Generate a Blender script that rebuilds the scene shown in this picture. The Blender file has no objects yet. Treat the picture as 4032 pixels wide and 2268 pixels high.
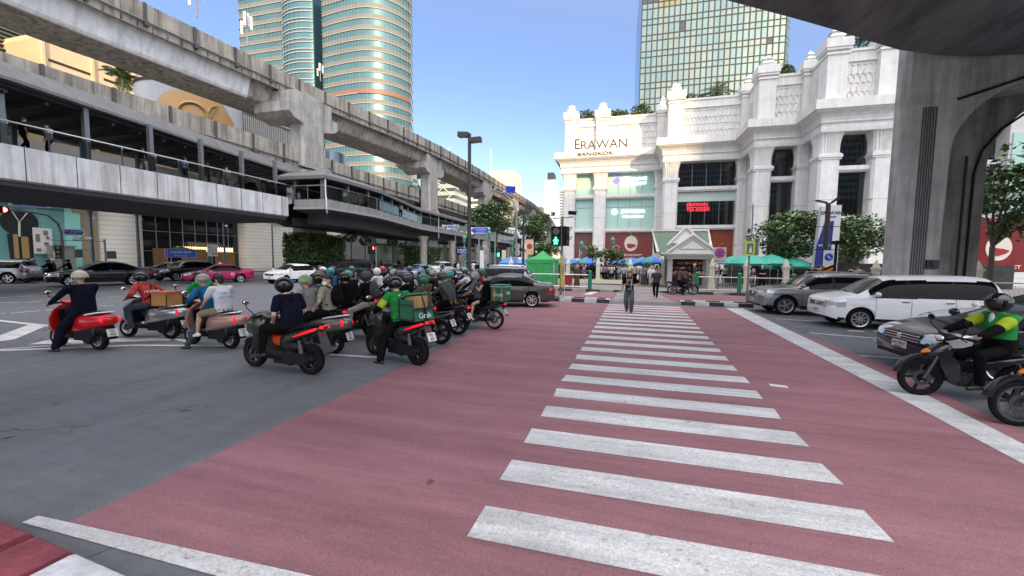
import bpy, bmesh, math, random
from mathutils import Vector, Matrix, Euler
R=math.radians; PI=math.pi
random.seed(7)
S=bpy.context.scene; COL=S.collection
# ---------------- camera
F,PITCH,ROLL,CH,PSI=1570.,.0728,.0112,2.1,.2592
def _basis():
    cp,sp=math.cos(PITCH),math.sin(PITCH); fw=Vector((0,cp,-sp)); u0=Vector((0,sp,cp)); r0=Vector((1,0,0))
    c,s=math.cos(ROLL),math.sin(ROLL); r=c*r0+s*u0; u=-s*r0+c*u0
    M=Matrix.Rotation(PSI,3,'Z'); return M@r,M@u,M@fw
CR,CU,CF=_basis(); CC=Vector((0,0,CH))
cam=bpy.data.cameras.new('camera'); co=bpy.data.objects.new('camera',cam); COL.objects.link(co)
co.matrix_world=Matrix(((CR.x,CU.x,-CF.x,0),(CR.y,CU.y,-CF.y,0),(CR.z,CU.z,-CF.z,CH),(0,0,0,1)))
cam.sensor_width=36; cam.lens=36*F/4032; cam.clip_start=.05; cam.clip_end=3000
S.camera=co
# ---------------- world, sun, exposure
SUN_EL,SUN_AZ=R(15),Vector((.5,-.85,0)).normalized()
FILL_GLOW=17.5
w=bpy.data.worlds.new('World'); S.world=w; w.use_nodes=True
nt=w.node_tree; bg=nt.nodes['Background']; sky=nt.nodes.new('ShaderNodeTexSky'); sky.sky_type='NISHITA'; sky.sun_disc=False
sky.sun_elevation=SUN_EL; sky.sun_rotation=math.atan2(SUN_AZ.x,SUN_AZ.y); sky.altitude=0; sky.air_density=1.0; sky.dust_density=.2; sky.ozone_density=2.0
# extra bright lobe added high in the sunward sky to lift the shaded street
tcw=nt.nodes.new('ShaderNodeTexCoord'); dt=nt.nodes.new('ShaderNodeVectorMath'); dt.operation='DOT_PRODUCT'
_sd=(SUN_AZ*math.cos(R(66))+Vector((0,0,math.sin(R(66))))); dt.inputs[1].default_value=_sd
nt.links.new(tcw.outputs['Generated'],dt.inputs[0])
mr=nt.nodes.new('ShaderNodeMapRange'); mr.inputs[1].default_value=-.1; mr.inputs[2].default_value=1; nt.links.new(dt.outputs['Value'],mr.inputs[0])
pw=nt.nodes.new('ShaderNodeMath'); pw.operation='POWER'; pw.inputs[1].default_value=2.6; nt.links.new(mr.outputs[0],pw.inputs[0])
gc=nt.nodes.new('ShaderNodeVectorMath'); gc.operation='SCALE'; gc.inputs[0].default_value=(FILL_GLOW*1.0,FILL_GLOW*.93,FILL_GLOW*.86); nt.links.new(pw.outputs[0],gc.inputs['Scale'])
ad=nt.nodes.new('ShaderNodeVectorMath'); ad.operation='ADD'; tn=nt.nodes.new('ShaderNodeVectorMath'); tn.operation='MULTIPLY'; tn.inputs[1].default_value=(.93,.87,1.02); nt.links.new(sky.outputs[0],tn.inputs[0]); nt.links.new(tn.outputs[0],ad.inputs[0]); nt.links.new(gc.outputs[0],ad.inputs[1])
nt.links.new(ad.outputs[0],bg.inputs[0]); bg.inputs[1].default_value=.095
sl=bpy.data.lights.new('sun','SUN'); so=bpy.data.objects.new('sun',sl); COL.objects.link(so)
sl.energy=2.2; sl.angle=R(.5); sl.color=(1,.68,.36)
so.location=(0,0,120)
so.rotation_euler=(Vector((0,0,0))-(SUN_AZ*math.cos(SUN_EL)+Vector((0,0,math.sin(SUN_EL))))).to_track_quat('-Z','Y').to_euler()
S.view_settings.view_transform='Standard'; S.view_settings.look='None'; S.view_settings.exposure=1.42; S.view_settings.gamma=1
S.cycles.use_denoising=True; S.cycles.max_bounces=6; S.cycles.transparent_max_bounces=12
try: S.cycles.denoiser='OPENIMAGEDENOISE'
except Exception: pass
# ---------------- pixel helpers (photo pixels, 4032 wide)
def ray(x,y): return CF+CR*((x-2016)/F)-CU*((y-1134)/F)
def gp(x,y,z=0):
    d=ray(x,y); return CC+d*((z-CH)/d.z)
def at_y(x,y,Y):
    d=ray(x,y); return CC+d*(Y/d.y)
def at_x(x,y,X):
    d=ray(x,y); return CC+d*(X/d.x)
# ---------------- materials
def hx(h):
    h=h.lstrip('#'); v=[int(h[i:i+2],16)/255 for i in (0,2,4)]
    return tuple(c/12.92 if c<=.04045 else ((c+.055)/1.055)**2.4 for c in v)
MATS={}
def mat(name,col,rough=.6,metal=0,noise=0,scale=4,bump=0,bscale=60,emit=0,streak=0,spec=.5,coat=0,col2=None,detail=6,stretch=(1,1,1),glassy=0):
    if name in MATS: return MATS[name]
    if isinstance(col,str): col=hx(col)
    m=bpy.data.materials.new(name); MATS[name]=m; m.use_nodes=True; t=m.node_tree; b=t.nodes['Principled BSDF']
    b.inputs['Base Color'].default_value=(*col,1); b.inputs['Roughness'].default_value=rough; b.inputs['Metallic'].default_value=metal
    b.inputs['Specular IOR Level'].default_value=spec
    if coat: b.inputs['Coat Weight'].default_value=coat; b.inputs['Coat Roughness'].default_value=.05
    N=t.nodes.new; L=t.links.new
    if noise or bump or streak:
        tc=N('ShaderNodeTexCoord'); 
    if noise:
        mp=N('ShaderNodeMapping'); mp.inputs['Scale'].default_value=stretch; L(tc.outputs['Object'],mp.inputs[0])
        n=N('ShaderNodeTexNoise'); n.inputs['Scale'].default_value=scale; n.inputs['Detail'].default_value=detail; n.inputs['Roughness'].default_value=.65; L(mp.outputs[0],n.inputs[0])
        r=N('ShaderNodeValToRGB'); r.color_ramp.elements[0].position=.3; r.color_ramp.elements[1].position=.72
        c2=hx(col2) if isinstance(col2,str) else (col2 or tuple(max(0,c*(1-noise)) for c in col))
        r.color_ramp.elements[0].color=(*c2,1); r.color_ramp.elements[1].color=(*(tuple(min(1,c*(1+noise*.35)) for c in col) if not col2 else col),1)
        L(n.outputs[0],r.inputs[0]); last=r.outputs[0]
        if streak:
            m2=N('ShaderNodeMapping'); m2.inputs['Scale'].default_value=(1,1,.08); L(tc.outputs['Object'],m2.inputs[0])
            n2=N('ShaderNodeTexNoise'); n2.inputs['Scale'].default_value=2.2; n2.inputs['Detail'].default_value=8; n2.inputs['Roughness'].default_value=.7; L(m2.outputs[0],n2.inputs[0])
            r2=N('ShaderNodeValToRGB'); r2.color_ramp.elements[0].position=.36; r2.color_ramp.elements[1].position=.56
            k=1-streak; r2.color_ramp.elements[0].color=(k,k*.97,k*.93,1); r2.color_ramp.elements[1].color=(1,1,1,1); L(n2.outputs[0],r2.inputs[0])
            mx=N('ShaderNodeMix'); mx.data_type='RGBA'; mx.blend_type='MULTIPLY'; mx.inputs[0].default_value=1; L(last,mx.inputs[6]); L(r2.outputs[0],mx.inputs[7]); last=mx.outputs[2]
        L(last,b.inputs['Base Color'])
    if bump:
        n3=N('ShaderNodeTexNoise'); n3.inputs['Scale'].default_value=bscale; n3.inputs['Detail'].default_value=4; L(tc.outputs['Object'],n3.inputs[0])
        bp=N('ShaderNodeBump'); bp.inputs['Strength'].default_value=bump; bp.inputs['Distance'].default_value=.02; L(n3.outputs[0],bp.inputs['Height']); L(bp.outputs[0],b.inputs['Normal'])
    if emit:
        b.inputs['Emission Color'].default_value=(*col,1); b.inputs['Emission Strength'].default_value=emit
    if glassy:
        o=t.nodes['Material Output']; tr=N('ShaderNodeBsdfTransparent'); tr.inputs[0].default_value=(*[min(1,c*.5+.5) for c in col],1)
        gl=N('ShaderNodeBsdfGlossy'); gl.inputs['Roughness'].default_value=.03; gl.inputs[0].default_value=(.9,.95,.95,1)
        fr=N('ShaderNodeFresnel'); fr.inputs[0].default_value=1.5
        ad=N('ShaderNodeMath'); ad.operation='ADD'; ad.inputs[1].default_value=glassy; L(fr.outputs[0],ad.inputs[0])
        ms=N('ShaderNodeMixShader'); L(ad.outputs[0],ms.inputs[0]); L(tr.outputs[0],ms.inputs[1]); L(gl.outputs[0],ms.inputs[2]); L(ms.outputs[0],o.inputs[0])
    return m
# ---------------- mesh builder
class MB:
    def __init__(s): s.v=[]; s.f=[]; s.m=[]; s.cur=0
    def add(s,vs,fs,mi=None):
        o=len(s.v); s.v+= [tuple(p) for p in vs]; s.f+=[tuple(i+o for i in f) for f in fs]; s.m+=[s.cur if mi is None else mi]*len(fs); return s
    def box(s,c,d,rz=0,ry=0,rx=0,top=1.0):
        hx_,hy,hz=d[0]/2,d[1]/2,d[2]/2
        vs=[Vector((sx*hx_*(top if sz>0 else 1),sy*hy*(top if sz>0 else 1),sz*hz)) for sz in(-1,1) for sy in(-1,1) for sx in(-1,1)]
        M=Euler((rx,ry,rz)).to_matrix(); vs=[M@v+Vector(c) for v in vs]
        return s.add(vs,[(0,2,3,1),(4,5,7,6),(0,1,5,4),(2,6,7,3),(0,4,6,2),(1,3,7,5)])
    def b2(s,a,b):  # box by two corners
        return s.box([(a[i]+b[i])/2 for i in range(3)],[abs(b[i]-a[i]) for i in range(3)])
    def quad(s,a,b,c,d): return s.add([a,b,c,d],[(0,1,2,3)])
    def poly(s,pts): return s.add(pts,[tuple(range(len(pts)))])
    def prism(s,pts,axis,a,b):
        n=len(pts)
        def P(p,t):
            return {'z':(p[0],p[1],t),'y':(p[0],t,p[1]),'x':(t,p[0],p[1])}[axis]
        vs=[P(p,a) for p in pts]+[P(p,b) for p in pts]
        return s.add(vs,[tuple(range(n-1,-1,-1)),tuple(range(n,2*n))]+[(i,(i+1)%n,n+(i+1)%n,n+i) for i in range(n)])
    def rings(s,rs,cap=True,closed=True):
        n=len(rs[0]); vs=[p for r in rs for p in r]; fs=[]
        for k in range(len(rs)-1):
            for i in range(n if closed else n-1):
                j=(i+1)%n; fs.append((k*n+i,k*n+j,(k+1)*n+j,(k+1)*n+i))
        if cap and closed:
            fs.append(tuple(range(n-1,-1,-1))); fs.append(tuple((len(rs)-1)*n+i for i in range(n)))
        return s.add(vs,fs)
    def tube(s,pts,r,n=8,cap=True):
        pts=[Vector(p) for p in pts]; rs=r if isinstance(r,(list,tuple)) else [r]*len(pts); out=[]
        up=None
        for i,p in enumerate(pts):
            d=(pts[min(i+1,len(pts)-1)]-pts[max(i-1,0)]).normalized()
            if up is None: up=Vector((0,0,1)) if abs(d.z)<.9 else Vector((1,0,0))
            a=d.cross(up).normalized(); b=a.cross(d).normalized(); up=b
            out.append([p+(a*math.cos(2*PI*k/n)+b*math.sin(2*PI*k/n))*rs[i] for k in range(n)])
        return s.rings(out,cap)
    def cyl(s,p,q,r,n=16): return s.tube([p,q],r,n)
    def lathe(s,prof,c=(0,0,0),n=20,axis='z'):
        out=[]
        for r,z in prof:
            ring=[]
            for k in range(n):
                a=2*PI*k/n; x,y=r*math.cos(a),r*math.sin(a)
                ring.append({'z':(c[0]+x,c[1]+y,c[2]+z),'y':(c[0]+x,c[1]+z,c[2]-y),'x':(c[0]+z,c[1]+x,c[2]+y)}[axis])
            out.append(ring)
        return s.rings(out,cap=prof[0]!=prof[-1])
    def ell(s,c,r,n=12,m=8,M=None):
        out=[]
        for i in range(m+1):
            t=PI*(i+.02 if i==0 else (i-.02 if i==m else i))/m; ring=[]
            for k in range(n):
                a=2*PI*k/n; p=Vector((r[0]*math.sin(t)*math.cos(a),r[1]*math.sin(t)*math.sin(a),-r[2]*math.cos(t)))
                if M: p=M@p
                ring.append(p+Vector(c))
            out.append(ring)
        return s.rings(out)
    def xf(s,M):
        s.v=[tuple(M@Vector(p)) for p in s.v]; return s
    def mesh(s,name,m,smooth=0):
        me=bpy.data.meshes.new(name); me.from_pydata(s.v,[],s.f)
        for k in (m if isinstance(m,(list,tuple)) else [m]): me.materials.append(k)
        if any(s.m): me.polygons.foreach_set('material_index',s.m)
        if smooth:
            me.polygons.foreach_set('use_smooth',[True]*len(me.polygons)); me.set_sharp_from_angle(angle=R(smooth))
        me.validate(); me.update(); return me
    def build(s,name,m,parent=None,smooth=0,loc=(0,0,0),rz=0):
        o=bpy.data.objects.new(name,s.mesh(name,m,smooth)); COL.objects.link(o); o.location=loc; o.rotation_euler.z=rz
        if parent: o.parent=parent
        return o
def tag(o,label,cat,group=None,kind=None):
    if label: o['label']=label
    if cat: o['category']=cat
    if group: o['group']=group
    if kind: o['kind']=kind
    return o
def struct(o): o['kind']='structure'; return o
def thing(name,label,cat,loc=(0,0,0),rz=0,group=None):
    o=bpy.data.objects.new(name,None); COL.objects.link(o); o.location=loc; o.rotation_euler.z=rz; o.empty_display_size=.2
    return tag(o,label,cat,group)
def copy_tree(o,parent=None):
    c=o.copy(); COL.objects.link(c)
    if parent: c.parent=parent
    for ch in list(o.children): copy_tree(ch,c)
    return c
_txt={}
_TS=bpy.data.scenes.new('scratch')
def evaluated(o):
    _TS.collection.objects.link(o); vl=_TS.view_layers[0]; vl.update(); me=bpy.data.meshes.new_from_object(o.evaluated_get(vl.depsgraph)); bpy.data.objects.remove(o); return me
def text(s,size,m,name,parent=None,loc=(0,0,0),rot=(PI/2,0,0),depth=.01,align='CENTER',sx=1):
    k=(s,align)
    if k not in _txt:
        cu=bpy.data.curves.new('t','FONT'); cu.body=s; cu.align_x=align; cu.align_y='CENTER'; cu.size=1; cu.extrude=.02; cu.resolution_u=3
        o=bpy.data.objects.new('t',cu); me=evaluated(o)
        _txt[k]=me
    me=_txt[k].copy(); me.materials.clear(); me.materials.append(m); me.name=name
    me.transform(Matrix.Diagonal((size*sx,size,depth/.04,1)))
    o=bpy.data.objects.new(name,me); COL.objects.link(o); o.location=loc; o.rotation_euler=rot
    if parent: o.parent=parent
    return o
def sstep(a,b,x):
    t=max(0,min(1,(x-a)/(b-a))); return t*t*(3-2*t)
def interp(pts,x):
    if x<=pts[0][0]: return pts[0][1]
    for (a,b),(c,d) in zip(pts,pts[1:]):
        if x<=c: return b+(d-b)*(x-a)/(c-a)
    return pts[-1][1]
def scurve(pts,x):  # smooth (catmull-rom) interpolation
    n=len(pts)
    if x<=pts[0][0]: return pts[0][1]
    if x>=pts[-1][0]: return pts[-1][1]
    for i in range(n-1):
        if x<=pts[i+1][0]: break
    x0,y0=pts[i]; x1,y1=pts[i+1]; h=x1-x0; t=(x-x0)/h
    m0=(y1-pts[i-1][1])/(x1-pts[i-1][0]) if i>0 else (y1-y0)/h
    m1=(pts[i+2][1]-y0)/(pts[i+2][0]-x0) if i<n-2 else (y1-y0)/h
    d=(y1-y0)/h
    if abs(d)<1e-9: m0=m1=0
    else:
        m0=max(-3*abs(d),min(3*abs(d),m0)); m1=max(-3*abs(d),min(3*abs(d),m1))
    return (2*t**3-3*t*t+1)*y0+(t**3-2*t*t+t)*h*m0+(-2*t**3+3*t*t)*y1+(t**3-t*t)*h*m1

def roadmat(name,base,under,dark=.55,chip=.66,chipscale=5,grain=70,streakdir=(.12,2.2,1),bl=.3,rough=.82,cracks=0,bump=.5):
    m=bpy.data.materials.new(name); m.use_nodes=True; t=m.node_tree; b=t.nodes['Principled BSDF']; N=t.nodes.new; L=t.links.new
    tc=N('ShaderNodeTexCoord')
    def noise(sc,st=(1,1,1),det=8,ro=.6):
        mp=N('ShaderNodeMapping'); mp.inputs['Scale'].default_value=st; L(tc.outputs['Object'],mp.inputs[0]); n=N('ShaderNodeTexNoise'); n.inputs['Scale'].default_value=sc; n.inputs['Detail'].default_value=det; n.inputs['Roughness'].default_value=ro; L(mp.outputs[0],n.inputs[0]); return n.outputs[0]
    def ramp(src,p0,p1,c0,c1):
        r=N('ShaderNodeValToRGB'); r.color_ramp.elements[0].position=p0; r.color_ramp.elements[1].position=p1; r.color_ramp.elements[0].color=(*c0,1); r.color_ramp.elements[1].color=(*c1,1); L(src,r.inputs[0]); return r.outputs[0]
    def mixc(fac,x,y,mode='MIX'):
        k=N('ShaderNodeMix'); k.data_type='RGBA'; k.blend_type=mode
        if isinstance(fac,(int,float)): k.inputs[0].default_value=fac
        else: L(fac,k.inputs[0])
        for s,v in ((6,x),(7,y)):
            if isinstance(v,tuple): k.inputs[s].default_value=(*v,1)
            else: L(v,k.inputs[s])
        return k.outputs[2]
    g3=lambda v:(v,v,v)
    col=mixc(1,tuple(base),ramp(noise(bl,det=10,ro=.65),.32,.68,g3(.84),g3(1.12)),'MULTIPLY')
    col=mixc(1,col,ramp(noise(1.1,streakdir,12,.7),.35,.65,g3(dark+.1),g3(1.12)),'MULTIPLY')
    col=mixc(1,col,ramp(noise(4.5,(.3,1.6,1),8,.7),.3,.6,g3(.86),g3(1.05)),'MULTIPLY')
    gr=noise(grain,det=3,ro=.8); col=mixc(1,col,ramp(gr,.25,.75,g3(.62),g3(1.3)),'MULTIPLY')
    ch=mixc(1,ramp(noise(chipscale,(1,1.6,1),14,.78),chip,chip+.05,g3(0),g3(1)),ramp(noise(.45,det=4),.38,.62,g3(.15),g3(1)),'MULTIPLY')
    col=mixc(ch,col,tuple(under))
    sp=ramp(noise(2.6,det=2,ro=.4),.735,.76,g3(0),g3(.75)); col=mixc(sp,col,tuple(u*.5 for u in under))
    if cracks:
        v=N('ShaderNodeTexVoronoi'); v.feature='DISTANCE_TO_EDGE'; v.inputs['Scale'].default_value=cracks
        mp=N('ShaderNodeMapping'); L(tc.outputs['Object'],mp.inputs[0]); nv=N('ShaderNodeTexNoise'); nv.inputs['Scale'].default_value=1.5; nv.inputs['Detail'].default_value=6; L(tc.outputs['Object'],nv.inputs[0])
        av=N('ShaderNodeVectorMath'); av.operation='MULTIPLY_ADD'; L(nv.outputs['Color'],av.inputs[0]); av.inputs[1].default_value=(.9,.9,0); L(mp.outputs[0],av.inputs[2]); L(av.outputs[0],v.inputs['Vector'])
        cr=ramp(v.outputs['Distance'],.0015,.006,g3(1),g3(0)); cm=mixc(1,cr,ramp(noise(.22,det=2),.52,.6,g3(0),g3(.7)),'MULTIPLY'); col=mixc(cm,col,tuple(u*.35 for u in under))
    L(col,b.inputs['Base Color']); b.inputs['Roughness'].default_value=rough; b.inputs['Specular IOR Level'].default_value=.35
    L(ramp(noise(.8,streakdir,8),.3,.7,g3(rough-.2),g3(min(1,rough+.1))),b.inputs['Roughness'])
    bp=N('ShaderNodeBump'); bp.inputs['Strength'].default_value=bump; bp.inputs['Distance'].default_value=.012; L(gr,bp.inputs['Height']); L(bp.outputs[0],b.inputs['Normal'])
    MATS[name]=m; return m
# ================= materials
ASPH=roadmat('asphalt',(.128,.135,.150),(.05,.052,.056),dark=.80,chip=.70,cracks=.35,streakdir=(1.4,.16,1))
REDP=roadmat('red road paint',(.275,.130,.148),(.12,.095,.105),dark=.68,chip=.60,chipscale=7,streakdir=(.10,1.9,1))
REDF=roadmat('faded red paint',(.26,.125,.135),(.16,.13,.13),dark=.6,chip=.55,chipscale=5,streakdir=(.10,1.9,1))
WPNT=roadmat('worn white paint',(.60,.61,.61),(.24,.21,.215),dark=.62,chip=.565,chipscale=9,grain=45,streakdir=(.35,3,1),bump=1.0)
PAVE=mat('paving',(.22,.21,.20),rough=.85,noise=.3,scale=1.2)
CONC=mat('weathered concrete',(.42,.385,.33),rough=.88,noise=.35,scale=.5,streak=.62,bump=.25,bscale=8)
CONW=mat('grey white cladding',(.66,.67,.68),rough=.6,noise=.22,scale=.8,streak=.40)
CONP=mat('pier concrete',(.52,.505,.475),rough=.88,noise=.5,scale=.8,streak=.36,bump=.5,bscale=7,col2=(.30,.29,.275),detail=10)
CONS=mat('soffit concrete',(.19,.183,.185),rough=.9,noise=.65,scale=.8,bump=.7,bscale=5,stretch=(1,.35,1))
WHT=mat('white stone',(.73,.72,.685),rough=.65,noise=.14,scale=1.5,bump=.05,bscale=20,streak=.10)
WHT2=mat('off white plaster',(.60,.59,.57),rough=.7,noise=.12,scale=1)
GRYM=mat('grey metal',(.22,.23,.24),rough=.45,metal=.6)
DKM=mat('dark metal',(.045,.047,.05),rough=.5,metal=.4)
BLK=mat('black paint',(.007,.007,.008),rough=.55,spec=.18)
DARK=mat('dark interior',(.02,.02,.022),rough=.8)
GLD=mat('dark glass',(.012,.014,.016),rough=.04,spec=.8)
STEEL=mat('steel',(.6,.6,.6),rough=.3,metal=.9)
GREENP=mat('green paint',(.012,.17,.095),rough=.4)
def sweep(mb,prof,path,closed=True,cap=True):
    P=[Vector((p[0],p[1],0)) for p in path]; out=[]
    for i,p in enumerate(P):
        d=(P[min(i+1,len(P)-1)]-P[max(i-1,0)]).normalized(); n=Vector((d.y,-d.x,0))
        out.append([(p.x+n.x*e,p.y+n.y*e,z) for e,z in prof])
    return mb.rings(out,cap,closed)
def resample(path,step):
    P=[Vector(p) for p in path]; out=[]; acc=0; 
    L=[0]
    for a,b in zip(P,P[1:]): L.append(L[-1]+(b-a).length)
    n=int(L[-1]/step)
    for k in range(n+1):
        t=k*step
        for i in range(len(P)-1):
            if t<=L[i+1]+1e-9:
                q=P[i].lerp(P[i+1],(t-L[i])/max(1e-9,L[i+1]-L[i])); dd=(P[i+1]-P[i]).normalized(); out.append((q,dd)); break
    return out
# ================= ground
g=MB(); g.b2((-1500,-1500,-.3),(1500,1500,0)); struct(g.build('road',ASPH))
def sheet(name,pts,m,z,label=None):
    mb=MB(); mb.poly([(p[0],p[1],z) for p in pts]); return struct(mb.build(name,m))
_n=[tuple(gp(*p).xy) for p in ((266,2061),(1211,2269),(1700,2377))]
sheet('red_crossing',_n+[(.4,.75),(5.2,.2),(4.95,5),(5.1,7.8),(5.42,9.8),(5.25,14),(5.0,19.75),(-4.6,19.7),(-4.26,16.9),(-3.9,8.1)],REDP,.004)
sheet('red_crossing',[(-4.6,21.4),(-4.3,25.3),(-1,25.8),(0.4,26.2),(6.9,26.6),(7.2,21.4)],REDF,.004)
# crosswalk stripes
st=MB()
for i in range(0,22):
    y0=2.685+.8125*(i-1)+.0; y1=y0+.40
    q=[]
    for (y,c) in ((y0,0),(y0,1),(y1,1),(y1,0)):
        j=random.uniform(-.02,.02)
        q.append((-1.15+.0394*y+j,y) if c==0 else (1.9165+.0446*y+j,y))
    if y1<19.6: st.poly([(x,y,.009) for x,y in q])
struct(st.build('crosswalk_stripes',WPNT))
st=MB()
for i in range(7):
    y0=21.3+.74*i; st.poly([(-.2+.03*i,y0,.009),(2.75-.03*i,y0,.009),(2.75-.03*i,y0+.38,.009),(-.2+.03*i,y0+.38,.009)])
struct(st.build('crosswalk_stripes',mat('faded white paint',(.36,.36,.36),rough=.8,noise=.5,scale=1.5)))
mk=MB()
def line(a,b,w,z=.009,ext=0):
    a=Vector((*a[:2],0)); b=Vector((*b[:2],0)); d=(b-a).normalized(); n=Vector((-d.y,d.x,0))*w/2
    mk.poly([(p.x,p.y,z) for p in (a-n,b-n,b+n,a+n)])
# stop line on the right
mk.poly([(x,y,.009) for x,y in ((4.72,19.7),(5.45,19.8),(5.05,12),(4.85,8),(4.62,5.7),(4.6,1),(4.1,1),(4.12,4.2),(4.28,7.07),(4.45,12))])
# near left strip
mk.poly([tuple(gp(*p).xy)+(.009,) for p in ((86,2061),(151,2034),(1211,2268),(1500,2335),(1150,2350),(838,2268))])
for a,b in (((3053,1256),(3500,1282)),((3190,1312),(3600,1345)),((3390,1402),(3620,1417))): line(gp(*a),gp(*b),.13)
for a,b in (((3340,1303),(3400,1306)),((3440,1306),(3500,1310)),((3445,1343),(3520,1347))): line(gp(*a),gp(*b),.22)
# left lane markings
mk.poly([(*gp(*p).xy,.009) for p in ((0,1321),(115,1279),(182,1285),(55,1338),(0,1345))])
line(gp(-60,1257),gp(200,1285),.16); line(gp(-60,1384),gp(520,1361),.16); line(gp(0,1377),gp(330,1352),.10); line(gp(520,1361),gp(900,1362),.14)
line(gp(640,1325),gp(770,1352),.14); line(gp(150,1349),gp(690,1334),.5)
line(gp(1300,1397),gp(1500,1410),.14)
for a,b in (((0,1193),(80,1190)),((100,1191),(165,1186)),((65,1168),(130,1165)),((0,1174),(25,1172)),((40,1234),(160,1224)),((180,1222),(215,1219)),((165,1163),(230,1161)),((430,1169),(480,1167)),((390,1205),(450,1203)),((0,1236),(20,1236)),((520,1143),(560,1141)),((560,1180),(600,1178)),((560,1160),(600,1157)),((160,1181),(215,1178))):
    line(gp(*a),gp(*b),.12)
for a,b in (((2310,1160),(2350,1147)),): line(gp(*a),gp(*b),.5)
struct(mk.build('lane_markings',WPNT))
pp=MB(); c=gp(3065,1522); pp.box((c.x,c.y,.012),(.26,.13,.006),rz=-.15); tag(pp.build('paper_scrap',WHT2),'small scrap of white paper lying on the red crossing','litter')
# near kerb corner
def kerb(name,path,w,h,mats,seg,label):
    t=thing(name,label,'kerb')
    pts=resample([(*p,0) for p in path],seg); 
    for i in range(len(pts)-1):
        a,b=pts[i][0],pts[i+1][0]; d=(b-a).normalized(); n=Vector((-d.y,d.x,0)); b=b-d*.012
        mb=MB(); c=.05
        prof=[(0,0),(0,h-c),(.02,h-.015),(c,h),(w,h),(w,0)]
        mb.rings([[tuple(a+n*e)[:2]+(z,) for e,z in prof],[tuple(b+n*e)[:2]+(z,) for e,z in prof]])
        mb.build('kerb_block',mats[i%len(mats)],t,smooth=0)
    return t
KR=mat('red kerb paint',(.25,.055,.07),rough=.55,noise=.35,scale=5,bump=.5,bscale=25); KW=mat('white kerb paint',(.62,.63,.66),rough=.6,noise=.3,scale=5,bump=.5,bscale=25); KB=mat('black kerb paint',(.03,.03,.032),rough=.6,noise=.3,scale=4); KD=mat('dark red kerb paint',(.09,.03,.03),rough=.7,noise=.3,scale=3)
kp=[(-1.0,1.5),(-1.97,1.56),(-2.74,1.62),(-3.37,1.67),(-3.8,1.71),(-4.23,1.74),(-4.9,1.80),(-6.4,1.9)]
kp=[(p.x,p.y) for p,_ in resample([(*p,0) for p in kp],.05)]
t=thing('corner_kerb','red and white painted kerb at the corner nearest the viewer','kerb')
def kblock(t,x0,x1,m):
    pts=[p for p in kp if x1<=p[0]<=x0]
    mb=MB(); c=.045; out=[]
    for i,p in enumerate(pts):
        a=Vector((*pts[max(0,i-1)],0)); b=Vector((*pts[min(len(pts)-1,i+1)],0)); d=(b-a).normalized(); n=Vector((-d.y,d.x,0))
        out.append([(p[0]+n.x*e,p[1]+n.y*e,z) for e,z in ((0,0),(.005,.17-c),(.018,.17-.012),(c,.17),(.34,.17),(.36,.0))])
    mb.rings(out); mb.build('kerb_block',m,t,smooth=40)
for x0,x1,m in ((-1.0,-2.05,KR),(-2.06,-3.355,KW),(-3.365,-3.82,KR),(-3.86,-4.45,KR),(-4.46,-6,KW)): kblock(t,x0,x1,m)
pv=MB(); pv.poly([(p[0],p[1]-.36,.05) for p in kp[::8]]+[(-9,-6,.05),(9,-6,.05),(9,.6,.05)]); struct(pv.build('pavement',PAVE))
# ================= median island (black and white kerb)
def island(name,x0,x1,y0,y1,label,n0=0):
    t=thing(name,label,'traffic island',((x0+x1)/2,(y0+y1)/2,0)); cx,cy=(x0+x1)/2,(y0+y1)/2
    mb=MB(); mb.b2((x0+.22-cx,y0+.22-cy,0),(x1-.22-cx,y1-.22-cy,.14)); mb.build('island_top',PAVE,t)
    L=x1-x0; n=max(1,round(L/.62))
    for s,y in ((0,y0),(1,y1-.2)):
        for k in range(n):
            a=x0+L*k/n; b=x0+L*(k+1)/n-.012; mb=MB(); mb.box(((a+b)/2-cx,y+.1-cy,.085),(b-a,.2,.17),top=.97)
            mb.build('kerb_block',KW if (k+n0)%2 else KB,t)
    for x in (x0+.1,x1-.1):
        mb=MB(); mb.box((x-cx,0,.085),(.2,y1-y0-.42,.17),top=.97); mb.build('kerb_block',KW,t)
    return t
island('traffic_island',-12.0,-.35,19.85,20.85,'long traffic island with black and white kerb behind the grey saloon')
island('traffic_island',2.95,22.0,20.25,21.2,'long traffic island with black and white kerb left of the silver suv')
# pavement in front of the shrine
fk=MB(); fk.poly([(-13,26.6,.14),(-.2,26.9,.14),(.6,28.4,.02),(2.3,28.4,.02),(3.1,27.4,.14),(60,27.6,.14),(60,62,.14),(-13,62,.14)]); struct(fk.build('shrine_pavement',PAVE))
fp=MB(); fp.poly([(-.15,26.75,.008),(3.05,27.2,.008),(2.3,28.45,.024),(.6,28.45,.024)]); struct(fp.build('pavement_ramp',PAVE))
t=thing('pavement_kerb','dark red and grey kerb along the pavement in front of the shrine','kerb')
for (x0,y0,x1,y1) in ((-13,26.4,-.2,26.7),(3.1,27.2,40,27.4)):
    n=int((x1-x0)/.9)
    for k in range(n):
        a=x0+(x1-x0)*k/n; b=x0+(x1-x0)*(k+1)/n-.015; y=y0+(y1-y0)*k/n; mb=MB(); mb.box(((a+b)/2,y+.1,.08),(b-a,.2,.16),top=.98); mb.build('kerb_block',(KD,CONC)[k%2],t)
# left pavement (in front of the shops) and pavement beyond the crossing road
lp=MB(); lp.b2((-90,-60,0.0),(-45.5,140,.15)); struct(lp.build('shop_pavement',PAVE))
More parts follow.
